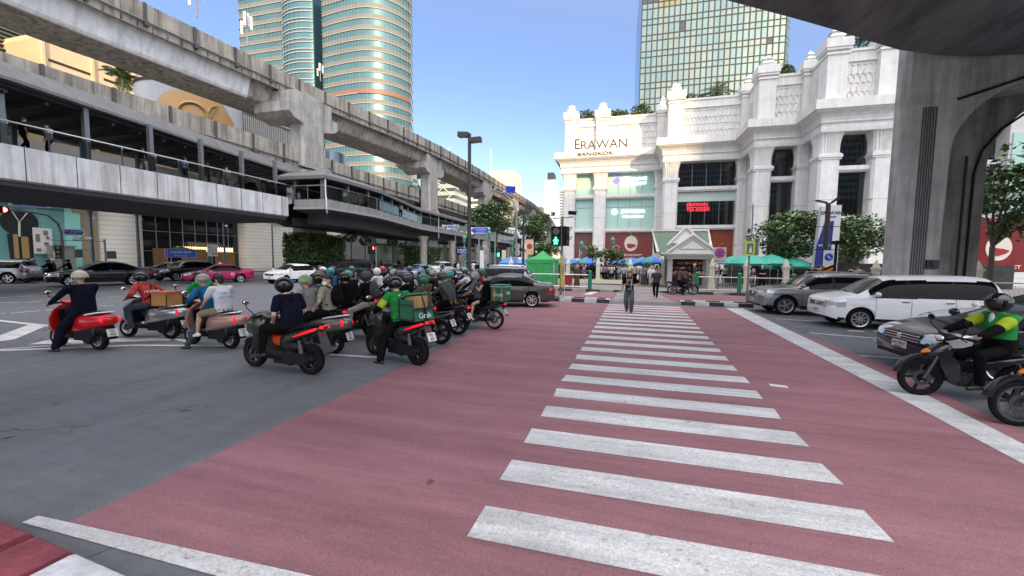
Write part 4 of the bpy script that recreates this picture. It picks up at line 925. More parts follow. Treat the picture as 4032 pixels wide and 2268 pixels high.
def solve(P):
    """P: pelvis, lean(deg forward), turn, hands[L,R], feet[L,R], head yaw/pitch, k scale -> joints (x forward, y left)"""
    k=P.get('k',1.0); J={}; pel=Vector(P.get('pelvis',(0,0,.93*k))); J['pel']=pel
    ln=R(P.get('lean',3)); up=Vector((math.sin(ln),math.sin(R(P.get('side',0))),math.cos(ln))).normalized(); ch=pel+up*.44*k; J['chest']=ch; J['mid']=pel+up*.22*k-Vector((P.get('hunch',0),0,0)); J['up']=up
    nk=ch+Vector((math.sin(ln*.8),0,math.cos(ln*.8)))*.105*k; J['neck']=nk
    hp=R(P.get('nod',0)); hy=R(P.get('look',0)); hd=nk+Vector((.045*math.cos(hy)+.06*math.sin(hp),.045*math.sin(hy),.112))*k; J['head']=hd; J['hrot']=Euler((0,hp,hy)).to_matrix()
    for s,nm in ((1,'L'),(-1,'R')):
        sh=ch+Vector((0,s*.20*k*P.get('fat',1)**.4,.03*k)); J['sh'+nm]=sh; hi=pel+Vector((0,s*.095*k,-.02)); J['hip'+nm]=hi
        i=0 if s>0 else 1
        h=P.get('hands',[None,None])[i]; h=Vector(h) if h else sh+Vector((.06,s*.09,-.53*k))
        el,h=ik(sh,h,.28*k,.25*k,P.get('elbow',(-.6,s*.7,-.45)) if not P.get('elbows') else P['elbows'][i]); J['el'+nm]=el; J['ha'+nm]=h
        f=P.get('feet',[None,None])[i]; f=Vector(f) if f else Vector((0,s*.10,.08))
        kn,f=ik(hi,f,.43*k,.43*k,P.get('knee',(1,s*.12,.3))); J['kn'+nm]=kn; J['an'+nm]=f
        td=P.get('toe',[(1,s*.15,-.28)]*2)[i]; J['to'+nm]=f+Vector(td).normalized()*.17*k
    J['k']=k; return J
_pc={}
def person_meshes(key,P,sleeve,leg,hair,fine,skirt=False):
    kk=(key,sleeve,leg,hair,fine,skirt)
    if kk in _pc: return _pc[kk]
    J=solve(P); k=J['k']; out={}; fat=P.get('fat',1.0); V=.011 if fine==2 else (.016 if fine==1 else .026)
    pel,ch,mid,nk,hd=[J[n] for n in ('pel','chest','mid','neck','head')]; HR=J['hrot']
    def hv(x,y,z): return hd+HR@Vector((x,y,z))*k
    mb=MB(); capsule(mb,pel,ch,.09*k,.09*k); capsule(mb,ch,hd,.058*k,.055*k)
    mb.ell(hd+HR@Vector((.0,0,.035))*k,(.098*k,.078*k,.105*k),14,10,HR); mb.ell(hv(.035,0,-.05),(.06*k,.055*k,.07*k),12,8,HR)
    if fine>=1:
        capsule(mb,hv(.095,0,.012),hv(.112,0,-.018),.012,.015,6)
        for s in (1,-1): mb.ell(hv(-.005,s*.08,-.0),(.018,.012,.032),8,6,HR)
        capsule(mb,hv(.088,.03,.035),hv(.088,-.03,.035),.014,.014,6)
        capsule(mb,hv(.086,.018,-.06),hv(.086,-.018,-.06),.011,.011,6)
    for s,nm in ((1,'L'),(-1,'R')):
        sh,el,ha,hi,kn,an,to=[J[n+nm] for n in ('sh','el','ha','hip','kn','an','to')]
        capsule(mb,ch,sh,.07*k,.05*k); capsule(mb,sh,el,.048*k,.038*k); capsule(mb,el,ha,.039*k,.026*k)
        d=(ha-el).normalized(); gd=Vector(P['grip'][0 if s>0 else 1]).normalized() if P.get('grip') else d
        sd=d.cross(Vector((0,0,1))); sd=(sd.normalized() if sd.length>.05 else Vector((1,0,0)))*s
        if P.get('grip'): ax=Vector((0,-s,0)); nd=Vector((.8,0,-.35)).normalized()
        else: ax=Vector((1,0,0)) if abs(d.x)<.75 else Vector((0,1,0)); ax=(ax-d*ax.dot(d)).normalized(); nd=d
        pa=ha+nd*.045*k; capsule(mb,ha+ax*.018,pa+ax*.022,.02*k,.02*k,8); capsule(mb,ha-ax*.018,pa-ax*.022,.02*k,.018*k,8); 
        if fine>=1:
            for j,L in enumerate((.062,.072,.068,.052)):
                b0=pa+ax*(.031-.0205*j); cur=Vector((0,0,-1)) if P.get('grip') else Vector((.25,0,-.15)); t1=b0+nd*L*.5*k; t2=t1+(nd*.45+cur*.8).normalized()*L*.55*k
                capsule(mb,b0,t1,.0105*k,.0095*k,6); capsule(mb,t1,t2,.0095*k,.008*k,6)
            capsule(mb,ha+ax*.03+nd*.01,ha+ax*.055+nd*.045-Vector((0,0,.01)),.013*k,.010*k,6)
        else: capsule(mb,pa,pa+nd*.06*k,.026*k,.016*k,6)
        capsule(mb,pel,hi,.09*k,.075*k); capsule(mb,hi,kn,.07*k,.052*k); capsule(mb,kn,an+Vector((0,0,0)),.052*k,.034*k); 
        if leg!='long': mb.ell(kn.lerp(an,.28)+ (kn-hi).normalized()*-.012,(.05*k,.05*k,.10*k),8,6)
    out['body']=remesh(mb,V)
    if sleeve!='bare':
        mb=MB(); w=fat
        sec=[(pel-J['up']*.06,.168*w,.13*w),(pel.lerp(mid,.5),.168*w,.132*w),(mid,.165*w,.132*w),(mid.lerp(ch,.55),.178*w,.132*w),(ch,.17,.115),(ch+J['up']*.06,.115,.08),(ch+J['up']*.1,.07,.06)]
        rg=[]
        fwv=J['up'].cross(Vector((0,1,0)))
        fwv=Vector((0,1,0)).cross(J['up']).normalized()
        for c,a,b in sec: rg.append([c+Vector((0,1,0))*a*k*math.cos(2*PI*i/16)+fwv*b*k*math.sin(2*PI*i/16) for i in range(16)])
        mb.rings(rg)
        for s,nm in ((1,'L'),(-1,'R')):
            sh,el,ha=J['sh'+nm],J['el'+nm],J['ha'+nm]
            capsule(mb,ch+Vector((0,s*.05,0)),sh,.092*k,.072*k)
            if sleeve=='long': capsule(mb,sh,el,.072*k,.06*k); capsule(mb,el,el.lerp(ha,.95),.059*k,.043*k)
            elif sleeve=='short': capsule(mb,sh,sh.lerp(el,.66),.072*k,.07*k)
        if P.get('hood'): mb.ell(nk+Vector((-.09,0,-.02)),(.08,.13,.09))
        out['shirt']=remesh(mb,V,4)
    mb=MB()
    if skirt:
        rg=[]
        for z,a,b in ((.02,.16,.12),(-.15,.19,.15),(-.45,.21,.18),(-.75,.24,.21)): 
            c=pel+Vector((0,0,z)); rg.append([c+Vector((math.cos(2*PI*i/16)*b*k,math.sin(2*PI*i/16)*a*k,0)) for i in range(16)])
        mb.rings(rg)
    mb.ell(pel+Vector((-.01,0,-.0)),(.13*k*fat,.172*k*fat,.12*k))
    for s,nm in ((1,'L'),(-1,'R')):
        hi,kn,an=J['hip'+nm],J['kn'+nm],J['an'+nm]
        wd=P.get('wide',1.0)
        if leg=='long': capsule(mb,hi,kn,.10*k,.076*k*wd); capsule(mb,kn,an.lerp(kn,.04),.076*k*wd,.06*k*wd)
        elif leg=='short': capsule(mb,hi,hi.lerp(kn,.85),.096*k,.085*k)
        elif leg=='mini': capsule(mb,hi,hi.lerp(kn,.35),.093*k,.088*k)
    out['trousers']=remesh(mb,V,3)
    for s,nm in ((1,'L'),(-1,'R')):
        an,to=J['an'+nm],J['to'+nm]; mb=MB(); dr=(to-an); dr.z*=.45; fl=an+Vector((0,0,-.045)); hx2=Vector((dr.x,dr.y,dr.z)).normalized()
        capsule(mb,fl-hx2*.05,fl+hx2*.15-Vector((0,0,.008)),.04*k,.036*k,10); capsule(mb,an,fl,.04*k,.045*k,8); mb2=remesh(mb,max(V,.014),2); out['shoe'+nm]=mb2
    if hair in ('short','long','bun','cap'):
        mb=MB(); mb.ell(hd+HR@Vector((-.012,0,.068))*k,(.112*k,.093*k,.092*k),14,10,HR)
        mb.ell(hd+HR@Vector((-.06,0,-.0))*k,(.06*k,.075*k,.09*k),12,8,HR)
        if hair=='long': 
            for y in (-.07,-.03,.03,.07): capsule(mb,hd+HR@Vector((-.06+abs(y)*.5,y*1.15,.04))*k,hd+HR@Vector((-.07+abs(y)*1.5,y*1.5,-.30))*k,.042,.03)
        if hair=='bun': mb.ell(hd+HR@Vector((-.10,0,.08))*k,(.05,.05,.05))
        out['hair']=remesh(mb,max(.016,V*.9),1)
    out['J']=J; _pc[kk]=out; return out
def bald_cut(me): return me
def om(o,m):
    o.material_slots[0].link='OBJECT'; o.material_slots[0].material=m
_hel={}
def helmet_mesh(kind):
    if kind in _hel: return _hel[kind]
    sh=MB(); vs=MB(); nA,nE=28,16
    rx,ry,rz=.158,.136,.150
    def pt(a,e,f=1): return (rx*math.cos(e)*math.cos(a)*f,ry*math.cos(e)*math.sin(a)*f,rz*math.sin(e)*f+.02)
    for i in range(nA):
        for j in range(nE):
            a0,a1=[-PI+2*PI*(i+q)/nA for q in (0,1)]; lo=-62 if kind=='full' else (-40 if kind=='open' else -6)
            e0,e1=[R(lo+(90-lo)*(j+q)/nE) for q in (0,1)]
            am=abs((a0+a1)/2); em=math.degrees((e0+e1)/2)
            face=am<R(66) and em<22 and (em>-34 or kind!='full')
            q=[pt(a0,e0),pt(a1,e0),pt(a1,e1),pt(a0,e1)]
            if face:
                if kind!='half': vs.add([pt(a0,e0,1.015),pt(a1,e0,1.015),pt(a1,e1,1.015),pt(a0,e1,1.015)],[(0,1,2,3)])
            else: sh.add(q,[(0,1,2,3)]); sh.add([pt(a0,e0,.9),pt(a0,e1,.9),pt(a1,e1,.9),pt(a1,e0,.9)],[(0,1,2,3)])
    if kind!='half': sh.box((.13,0,.075),(.07,.16,.015),ry=.25)
    def weld(me):
        m_=bmesh.new(); m_.from_mesh(me); bmesh.ops.remove_doubles(m_,verts=m_.verts,dist=.0008); bmesh.ops.recalc_face_normals(m_,faces=m_.faces); m_.to_mesh(me); m_.free(); me.polygons.foreach_set('use_smooth',[True]*len(me.polygons)); return me
    _hel[kind]=(weld(sh.mesh('helmet_shell',[None],0)),weld(vs.mesh('helmet_visor',[None],0)) if vs.v else None); return _hel[kind]
HELV=mat('helmet visor',(.015,.016,.018),rough=.08,spec=.4); SHOEB=mat('dark shoe',(.02,.02,.02),rough=.6); SHOEW=mat('white shoe',(.6,.6,.58),rough=.6)
def addmesh(name,me,m,parent,loc=(0,0,0),rot=(0,0,0)):
    o=bpy.data.objects.new(name,me); COL.objects.link(o); o.parent=parent; o.location=loc; o.rotation_euler=rot; om(o,m); return o
def person(label,loc,rz,pose,P,shirt,trousers,skin=0,sleeve='short',leg='long',hair='short',haircol=None,helmet=None,helcol=None,shoes=None,fine=1,group=None,bag=None,skirt=False,mask=False):
    M_=person_meshes(pose,P,sleeve,leg,hair if not helmet else None,fine,skirt); J=M_['J']
    t=thing('person',label,'person',loc,rz,group)
    addmesh('body',M_['body'],SKIN[skin],t)
    if 'shirt' in M_: addmesh('shirt',M_['shirt'],shirt if not isinstance(shirt,tuple) else cloth(shirt),t)
    addmesh('trousers' if leg=='long' else 'shorts',M_['trousers'],trousers if not isinstance(trousers,tuple) else cloth(trousers),t)
    for n in 'LR': addmesh('shoe',M_['shoe'+n],shoes or SHOEB,t)
    if helmet:
        a,b=helmet_mesh(helmet); rot=J['hrot'].to_euler(); h=addmesh('helmet',a,helcol,t,J['head']+J['hrot']@Vector((-.005,0,.015)),rot)
        if b: addmesh('visor',b,HELV,h)
    elif hair: addmesh('hair',M_['hair'],haircol or HAIRB,t)
    if fine>=1 and helmet!='full':
        mb=MB()
        for s in (1,-1): mb.ell(J['head']+J['hrot']@Vector((.098,s*.032,.018))*J['k'],(.008,.013,.008),8,6,J['hrot'])
        mb.build('eyes',EYE,t,60); mb=MB(); mb.ell(J['head']+J['hrot']@Vector((.098,0,-.062))*J['k'],(.008,.022,.007),8,6,J['hrot']); mb.build('mouth',MOU,t,60)
    if mask:
        mb=MB(); mb.ell(J['head']+J['hrot']@Vector((.07,0,-.055)),(.045,.062,.055),10,8,J['hrot']); mb.build('face_mask',mat('mask white',(.7,.7,.72),rough=.8),t,60)
    if bag:
        u=J['up']; c=J['mid'].lerp(J['chest'],.55)+Vector((-.2,0,.0)); M0=Euler((0,math.asin(max(-1,min(1,u.x))),0)).to_matrix()
        mb=MB(); mb.ell(c,(.10,.15,.24),14,10,M0); mb.ell(c+M0@Vector((-.08,0,-.08)),(.06,.12,.12),12,8,M0)
        bp=tag(mb.build('backpack',bag,t,60),None,None); 
        mb=MB()
        for s in (1,-1): mb.tube([J['chest']+M0@Vector((-.11,s*.09,.06)),J['chest']+M0@Vector((0,s*.10,.115)),J['chest']+M0@Vector((.10,s*.11,-.02)),J['mid']+M0@Vector((.08,s*.15,-.05)),J['mid']+M0@Vector((-.08,s*.14,-.08))],.018,6)
        mb.build('strap',bag,bp)
    return t,J
# ================= wheels, motorbikes
RUB=mat('tyre rubber',(.009,.009,.010),rough=.9,noise=.3,scale=10,spec=.15); ALU=mat('alloy',(.55,.55,.56),rough=.3,metal=.85); ENG=mat('engine grey',(.010,.010,.011),rough=.6,spec=.2); ENG2=mat('engine silver',(.07,.07,.072),rough=.45,metal=.5)
SEATB=mat('black seat vinyl',(.006,.006,.007),rough=.65,spec=.15); CHR=mat('chrome',(.8,.8,.8),rough=.12,metal=1)
TLI=mat('lit tail lamp',(.9,.004,.014),rough=.3,emit=.42); TLO=mat('red tail lens',(.35,.01,.015),rough=.15,coat=.5); HLI=mat('head lamp',(.75,.78,.8),rough=.08,metal=.4); PLW=mat('plate white',(.62,.62,.58),rough=.5); PLT=mat('plate ink',(.03,.03,.03),rough=.6); ORL=mat('amber lens',(.6,.18,.02),rough=.2)
def paint(n,c,m=.0,r=.25): return mat('paint '+n,c,rough=r,metal=m,coat=.45,spec=.35)
_wh={}
def wheel_mesh(r,w,rim,ns,style):
    k=(r,w,rim,ns,style)
    if k in _wh: return _wh[k]
    t=MB(); pr=[]; ri=rim
    t.lathe([(ri,-w*.38),(r-.03,-w*.5),(r-.008,-w*.4),(r,-w*.15),(r,w*.15),(r-.008,w*.4),(r-.03,w*.5),(ri,w*.38),(ri*.97,0),(ri,-w*.38)],n=30,axis='y')
    m=MB(); m.lathe([(ri*.9,-w*.36),(ri*1.01,-w*.4),(ri*1.01,w*.4),(ri*.9,w*.36),(ri*.88,0),(ri*.9,-w*.36)],n=30,axis='y'); m.lathe([(0,-w*.42),(ri*.2,-w*.42),(ri*.2,w*.42),(0,w*.42)],n=14,axis='y')
    for i in range(ns):
        a=2*PI*i/ns
        if style=='wire':
            m.tube([(ri*.15*math.cos(a+.5),(.4 if i%2 else -.4)*w*.6,ri*.15*math.sin(a+.5)),(ri*.95*math.cos(a),0,ri*.95*math.sin(a))],.004,4); continue
        for s in ((-.10,.10) if style=='twin' else (0,)):
            b=a+s; wd=ri*(.10 if style=='twin' else .15); d=Vector((math.cos(b),0,math.sin(b))); n=Vector((-math.sin(b),0,math.cos(b)))
            p=d*ri*.12; q=d*ri*.93; yy=w*.40 if style!='bike' else w*.18
            vs=[p-n*wd*.5+Vector((0,yy,0)),p+n*wd*.5+Vector((0,yy,0)),q+n*wd*.42+Vector((0,yy*.9,0)),q-n*wd*.42+Vector((0,yy*.9,0))]
            y2=-yy if style=='bike' else yy-.025
            vs+=[Vector((v.x,y2,v.z)) for v in vs]; m.add(vs,[(0,1,2,3),(7,6,5,4),(0,4,5,1),(1,5,6,2),(2,6,7,3),(3,7,4,0)])
    if style!='wire' and style!='bike': d=MB(); d.lathe([(0,-w*.2),(ri*.9,-w*.2),(ri*.9,w*.1),(0,w*.1)],n=20,axis='y'); dk=d.mesh('brake_disc',mat('dark wheel disc',(.03,.03,.032),rough=.6))  # dark disc filling the rim behind the spokes
    else: d=MB(); d.lathe([(ri*.30,w*.5),(ri*.52,w*.5),(ri*.52,w*.56),(ri*.30,w*.56),(ri*.3,w*.5)],n=20,axis='y'); dk=d.mesh('brake_disc',ENG2)
    _wh[k]=(t.mesh('tyre',RUB,50),m.mesh('rim',[None],40),dk); return _wh[k]
def wheel(parent,loc,r,w,rim,ns,style,rm,flip=False):
    a,b,c=wheel_mesh(r,w,rim,ns,style)
    e=bpy.data.objects.new('wheel',a); COL.objects.link(e); e.parent=parent; e.location=loc
    if flip: e.rotation_euler.z=PI
    addmesh('rim',b,rm,e); o=bpy.data.objects.new('brake_disc',c); COL.objects.link(o); o.parent=e
    return e
def loft(mb,secs,n=16):
    rs=[]
    for x,zc,hw,hh,p in secs:
        ring=[]
        for i in range(n):
            a=2*PI*i/n; c,s=math.cos(a),math.sin(a); f=lambda v: math.copysign(abs(v)**(2/p),v)
            ring.append((x,hw*f(c),zc+hh*f(s)))
        rs.append(ring)
    return mb.rings(rs)
def plate(parent,loc,tilt,l1,l2,l3='กรุงเทพ',w=.20,h=.17):
    mb=MB(); mb.box((0,0,0),(.008,w,h)); p=mb.build('number_plate',PLW,parent); p.location=loc; p.rotation_euler=(0,tilt,0)
    if l1:
        a=(PI/2,0,-PI/2)
        text(l1,h*.36,PLT,'plate_text',p,(-.007,0,h*.27),a,.004); text(l3,h*.15,PLT,'plate_text',p,(-.007,0,.0),a,.004); text(l2,h*.36,PLT,'plate_text',p,(-.007,0,-h*.28),a,.004)
    return p
def mirrors(t,x,z,y=.33,m=None,h=.2):
    for s in (1,-1):
        mb=MB(); mb.tube([(x,s*.2,z),(x+.06,s*y*.95,z+h*.7),(x+.04,s*y,z+h)],.009,6); mb.ell((x+.04,s*y,z+h+.03),(.02,.07,.045),12,8)
        o=mb.build('mirror',m or BLK,t,60); mb=MB(); mb.ell((x+.025,s*y,z+h+.03),(.012,.06,.038),12,8); mb.build('mirror_glass',mat('mirror glass',(.75,.75,.6),rough=.08,metal=.9),o,60)
def handlebar(t,x,z,w=.34):
    mb=MB(); mb.tube([(x-.08,-w,z-.01),(x,-w*.4,z),(x+.02,0,z-.02),(x,w*.4,z),(x-.08,w,z-.01)],.016,8)
    for s in (1,-1): mb.tube([(x-.06,s*w*.62,z-.005),(x-.09,s*w*1.05,z-.012)],.022,8); mb.tube([(x+.0,s*w*.6,z-.02),(x+.03,s*w*1.02,z-.03)],.008,5)
    mb.build('handlebar',BLK,t,50)
def retro(label,loc,rz,pm,pl=None,group=None,lit=True,rimm=None,rail=CHR,lean=0,inner=None):
    t=thing('motor_scooter',label,'scooter',loc,rz,group); t.rotation_euler.x=R(lean)
    wheel(t,(.66,0,.235),.235,.11,.15,5,'bike',rimm or ALU); wheel(t,(-.60,0,.235),.235,.12,.15,5,'bike',rimm or ALU)
    mb=MB(); loft(mb,[(.93,.38,.01,.02,2),(.9,.42,.07,.07,2.4),(.78,.50,.1,.09,2.4),(.62,.52,.1,.09,2.4),(.5,.46,.09,.08,2.4),(.42,.38,.05,.05,2)]); mb.build('front_fender',pm,t,60)
    mb=MB(); rs=[]
    for z,x,hw,d in ((.26,.40,.13,.03),(.34,.47,.21,.07),(.5,.51,.265,.09),(.68,.50,.28,.10),(.84,.45,.245,.10),(.95,.39,.16,.08),(1.0,.35,.06,.04)):
        ring=[]
        for i in range(18):
            a=2*PI*i/18; ring.append((x+d*math.sin(a)*(1.3 if math.sin(a)>0 else .5)-.06*abs(math.cos(a))**2,hw*math.copysign(abs(math.cos(a))**.8,math.cos(a)),z))
        rs.append(ring)
    mb.rings(rs); mb.build('leg_shield',pm,t,60)
    mb=MB(); mb.box((.345,0,.62),(.03,.33,.46),ry=.12); mb.build('inner_shield',inner or BLK,t)
    mb=MB(); mb.box((.17,0,.285),(.44,.36,.06)); mb.box((.17,0,.32),(.4,.3,.02)); mb.build('floorboard',ENG,t)
    mb=MB(); loft(mb,[(.02,.42,.13,.12,3),(-.05,.55,.17,.24,2.8),(-.2,.58,.205,.225,2.5),(-.45,.605,.235,.19,2.4),(-.7,.635,.225,.16,2.4),(-.88,.66,.18,.135,2.4),(-.98,.675,.12,.105,2.3),(-1.03,.685,.05,.06,2)],20); mb.build('rear_body',pm,t,60)
    mb=MB(); loft(mb,[(.08,.765,.06,.02,2.4),(.03,.785,.13,.045,2.6),(-.2,.775,.155,.045,2.6),(-.42,.80,.155,.055,2.6),(-.7,.815,.13,.05,2.6),(-.84,.81,.07,.03,2.2)]); mb.build('seat',SEATB,t,60)
    mb=MB(); mb.tube([(-.45,.165,.775),(-.6,.175,.80),(-.8,.15,.835),(-.93,.07,.85),(-.95,0,.85),(-.93,-.07,.85),(-.8,-.15,.835),(-.6,-.175,.80),(-.45,-.165,.775)],.016,8); mb.build('grab_rail',rail,t,60)
    for s in (1,-1):
        mb=MB(); mb.ell((-.915,s*.145,.69),(.045,.03,.075),12,10,Euler((0,.35,s*-.5)).to_matrix()); mb.build('tail_light',TLI if lit else TLO,t,60)
        mb=MB(); mb.box((-.72,s*.2,.62),(.12,.012,.02),ry=.2); mb.build('side_vent',BLK,t)
    mb=MB(); mb.box((-.36,.06,.31),(.55,.2,.20)); loft(mb,[(.0,.32,.12,.10,3),(-.3,.38,.16,.13,3),(-.7,.46,.14,.12,3),(-.85,.5,.08,.08,2.5)]); mb.lathe([(0,.0),(.11,.0),(.13,.04),(.11,.1),(0,.1)],(-.5,.08,.26),14,'y'); mb.tube([(-.1,-.12,.2),(-.45,-.17,.22),(-.8,-.17,.27)],[.025,.05,.05],10); mb.build('engine',ENG,t,40)
    mb=MB(); mb.tube([(-.6,.12,.3),(-.68,.14,.52)],.028,8); mb.build('shock_absorber',ENG2,t)
    mb=MB(); mb.box((-.86,0,.46),(.12,.18,.16)); mb.box((-.93,0,.38),(.02,.16,.22),ry=.35); mb.build('rear_mudguard',BLK,t)
    mb=MB(); loft(mb,[(.50,1.0,.03,.04,2),(.46,1.02,.09,.065,2.2),(.38,1.03,.12,.06,2.4),(.28,1.01,.09,.04,2.2),(.24,1.0,.04,.02,2)]); mb.build('handlebar_cover',pm,t,60)
    mb=MB(); mb.ell((.49,0,1.01),(.03,.06,.05)); mb.build('headlight',HLI,t,60)
    handlebar(t,.30,1.03); mirrors(t,.30,1.06,.34,CHR if rail is CHR else BLK,.16)
    for s in (1,-1): mb=MB(); mb.tube([(.66,s*.075,.235),(.57,s*.075,.5)],.02,8); mb.build('fork_leg',ENG,t)
    if pl: plate(t,(-1.0,0,.40),.35,*pl)
    return t
def sport(label,loc,rz,pm,pl=None,group=None,lit=True,lean=0,acc=None,rimm=None,big=1.0,strip=True,shield=False,rw=.14):
    t=thing('motorbike',label,'motorbike',loc,rz,group); t.rotation_euler.x=R(lean)
    wheel(t,(.72,0,.275),.275,.12,.185,6,'bike',rimm or mat('dark alloy',(.02,.02,.021),rough=.4,metal=.3)); wheel(t,(-.66,0,.275),.275,rw,.18,6,'bike',rimm or mat('dark alloy',(.02,.02,.021),rough=.4,metal=.3))
    mb=MB(); loft(mb,[(.98,.44,.02,.02,2),(.9,.51,.06,.04,2.5),(.72,.56,.07,.04,2.5),(.52,.5,.06,.04,2.5),(.46,.42,.04,.03,2)]); mb.build('front_fender',BLK,t,50)
    # front fairing
    mb=MB(); loft(mb,[(.86,.72,.03,.05,2),(.80,.76,.12,.13,2.2),(.66,.82,.21,.20,2.3),(.50,.85,.25,.22,2.4),(.36,.83,.24,.23,2.6),(.27,.76,.19,.22,2.6)]); mb.build('front_fairing',pm,t,40)
    mb=MB(); loft(mb,[(.70,.58,.06,.10,2.4),(.58,.54,.17,.20,2.4),(.42,.50,.23,.28,2.6),(.28,.44,.23,.24,2.8),(.12,.36,.22,.13,3.2),(-.1,.33,.21,.11,3.5),(-.28,.33,.18,.10,3)]); mb.build('leg_shield',mat('fairing black',(.008,.008,.009),rough=.45,spec=.22),t,50)
    mb=MB(); loft(mb,[(.3,.58,.05,.1,2.4),(.12,.55,.10,.10,2.6),(-.1,.56,.13,.12,2.6)]); mb.build('centre_tunnel',acc or BLK,t,50)
    if shield:
        mb=MB(); mb.box((.52,0,1.02),(.02,.42,.34),ry=-.55); mb.build('windscreen',mat('smoke screen',(.25,.27,.28),glassy=.10),t)
    else:
        mb=MB(); mb.box((.56,0,.99),(.02,.24,.18),ry=-.7,top=.8); mb.build('windscreen',mat('dark screen',(.02,.02,.02),rough=.1),t)
    mb=MB(); mb.ell((.70,.09,.80),(.05,.06,.04)); mb.ell((.70,-.09,.80),(.05,.06,.04)); mb.build('headlight',HLI,t,60)
    # rear body
    mb=MB(); loft(mb,[(-.02,.50,.10,.10,2.6),(-.12,.58,.17,.14,2.6),(-.35,.66,.19,.11,2.5),(-.6,.74,.17,.085,2.4),(-.82,.81,.12,.06,2.3),(-.97,.86,.07,.035,2.2),(-1.04,.88,.03,.02,2)]); mb.build('rear_body',pm,t,40)
    mb=MB(); loft(mb,[(.10,.70,.06,.03,2.2),(.02,.74,.12,.05,2.6),(-.22,.765,.15,.045,2.6),(-.40,.80,.155,.05,2.6),(-.46,.84,.15,.06,2.6),(-.75,.885,.12,.045,2.6),(-.92,.91,.06,.02,2.2)]); mb.build('seat',SEATB,t,50)
    for s in (1,-1):
        if strip:
            mb=MB(); p=[Vector((-.45,s*.19,.68)),Vector((-.68,s*.172,.765)),Vector((-.90,s*.115,.845))]
            mb.add([p[0],p[0]+Vector((0,0,.012)),p[1]+Vector((0,s*.006,.022)),p[1]+Vector((0,s*.006,-.018)),p[2]+Vector((0,s*.01,.02)),p[2]+Vector((0,s*.01,-.025)),p[0]-Vector((0,s*.03,0)),p[2]-Vector((0,s*.03,0))],[(0,1,2,3),(3,2,4,5),(6,0,3),(6,3,5,7),(1,6,7,2),(2,7,4),(4,7,5)]); mb.build('tail_light',TLI if lit else TLO,t)
        mb=MB(); mb.box((-.98,s*.06,.875),(.06,.07,.05),rz=s*.4); mb.build('tail_light',TLI if lit else TLO,t)
    mb=MB(); loft(mb,[(.0,.30,.08,.08,3),(-.15,.31,.12,.1,3),(-.4,.33,.12,.11,2.6),(-.66,.29,.13,.09,2.6),(-.8,.28,.10,.05,2.4)]); mb.lathe([(0,0),(.15,0),(.16,.04),(.13,.10),(0,.10)],(-.32,.10,.31),16,'y'); mb.box((-.5,.13,.30),(.45,.13,.2)); mb.box((-.1,0,.27),(.35,.30,.2)); mb.lathe([(0,0),(.1,0),(.11,.03),(.08,.06),(0,.06)],(-.64,.11,.28),16,'y'); mb.build('engine',ENG,t,40)
    mb=MB(); loft(mb,[(-.1,.45,.05,.05,3),(-.2,.46,.09,.07,3),(-.42,.47,.09,.06,3),(-.5,.46,.05,.04,3)]); mb.xf(Matrix.Translation((0,.09,0))@Matrix.Diagonal((1.15,1.3,1.25,1))@Matrix.Translation((0,0,-.06))); mb.build('air_box',mat('box black',(.012,.012,.013),rough=.6,spec=.2),t,40)
    mb=MB(); mb.tube([(-.1,-.13,.2),(-.4,-.2,.25),(-.62,-.21,.33),(-.85,-.21,.42)],[.025,.05,.06,.055],10); mb.build('exhaust',ENG2,t,50)
    for s in (1,-1): mb=MB(); mb.tube([(-.60,s*.13,.3),(-.52,s*.13,.62)],.026,8); mb.tube([(-.59,s*.13,.34),(-.54,s*.13,.54)],.04,8); mb.build('shock_absorber',ENG2,t)
    mb=MB(); mb.box((-.98,0,.62),(.03,.20,.42),ry=.42,top=.75); mb.build('rear_mudguard',mat('mudguard grey',(.05,.055,.06),rough=.5),t)
    mb=MB(); mb.box((-.95,0,.74),(.04,.09,.03)); mb.build('reflector',TLO,t)
    handlebar(t,.36,1.02,.36); mirrors(t,.42,1.0,.36,BLK,.24)
    mb=MB(); loft(mb,[(.5,.96,.05,.03,2),(.42,1.0,.13,.045,2.4),(.32,1.0,.1,.03,2.4)]); mb.build('dashboard',BLK,t,50)
    for s in (1,-1): mb=MB(); mb.tube([(.72,s*.085,.275),(.58,s*.085,.62)],.024,8); mb.build('fork_leg',ENG2,t)
    if pl: plate(t,(-1.04,0,.60),.42,*pl)
    return t
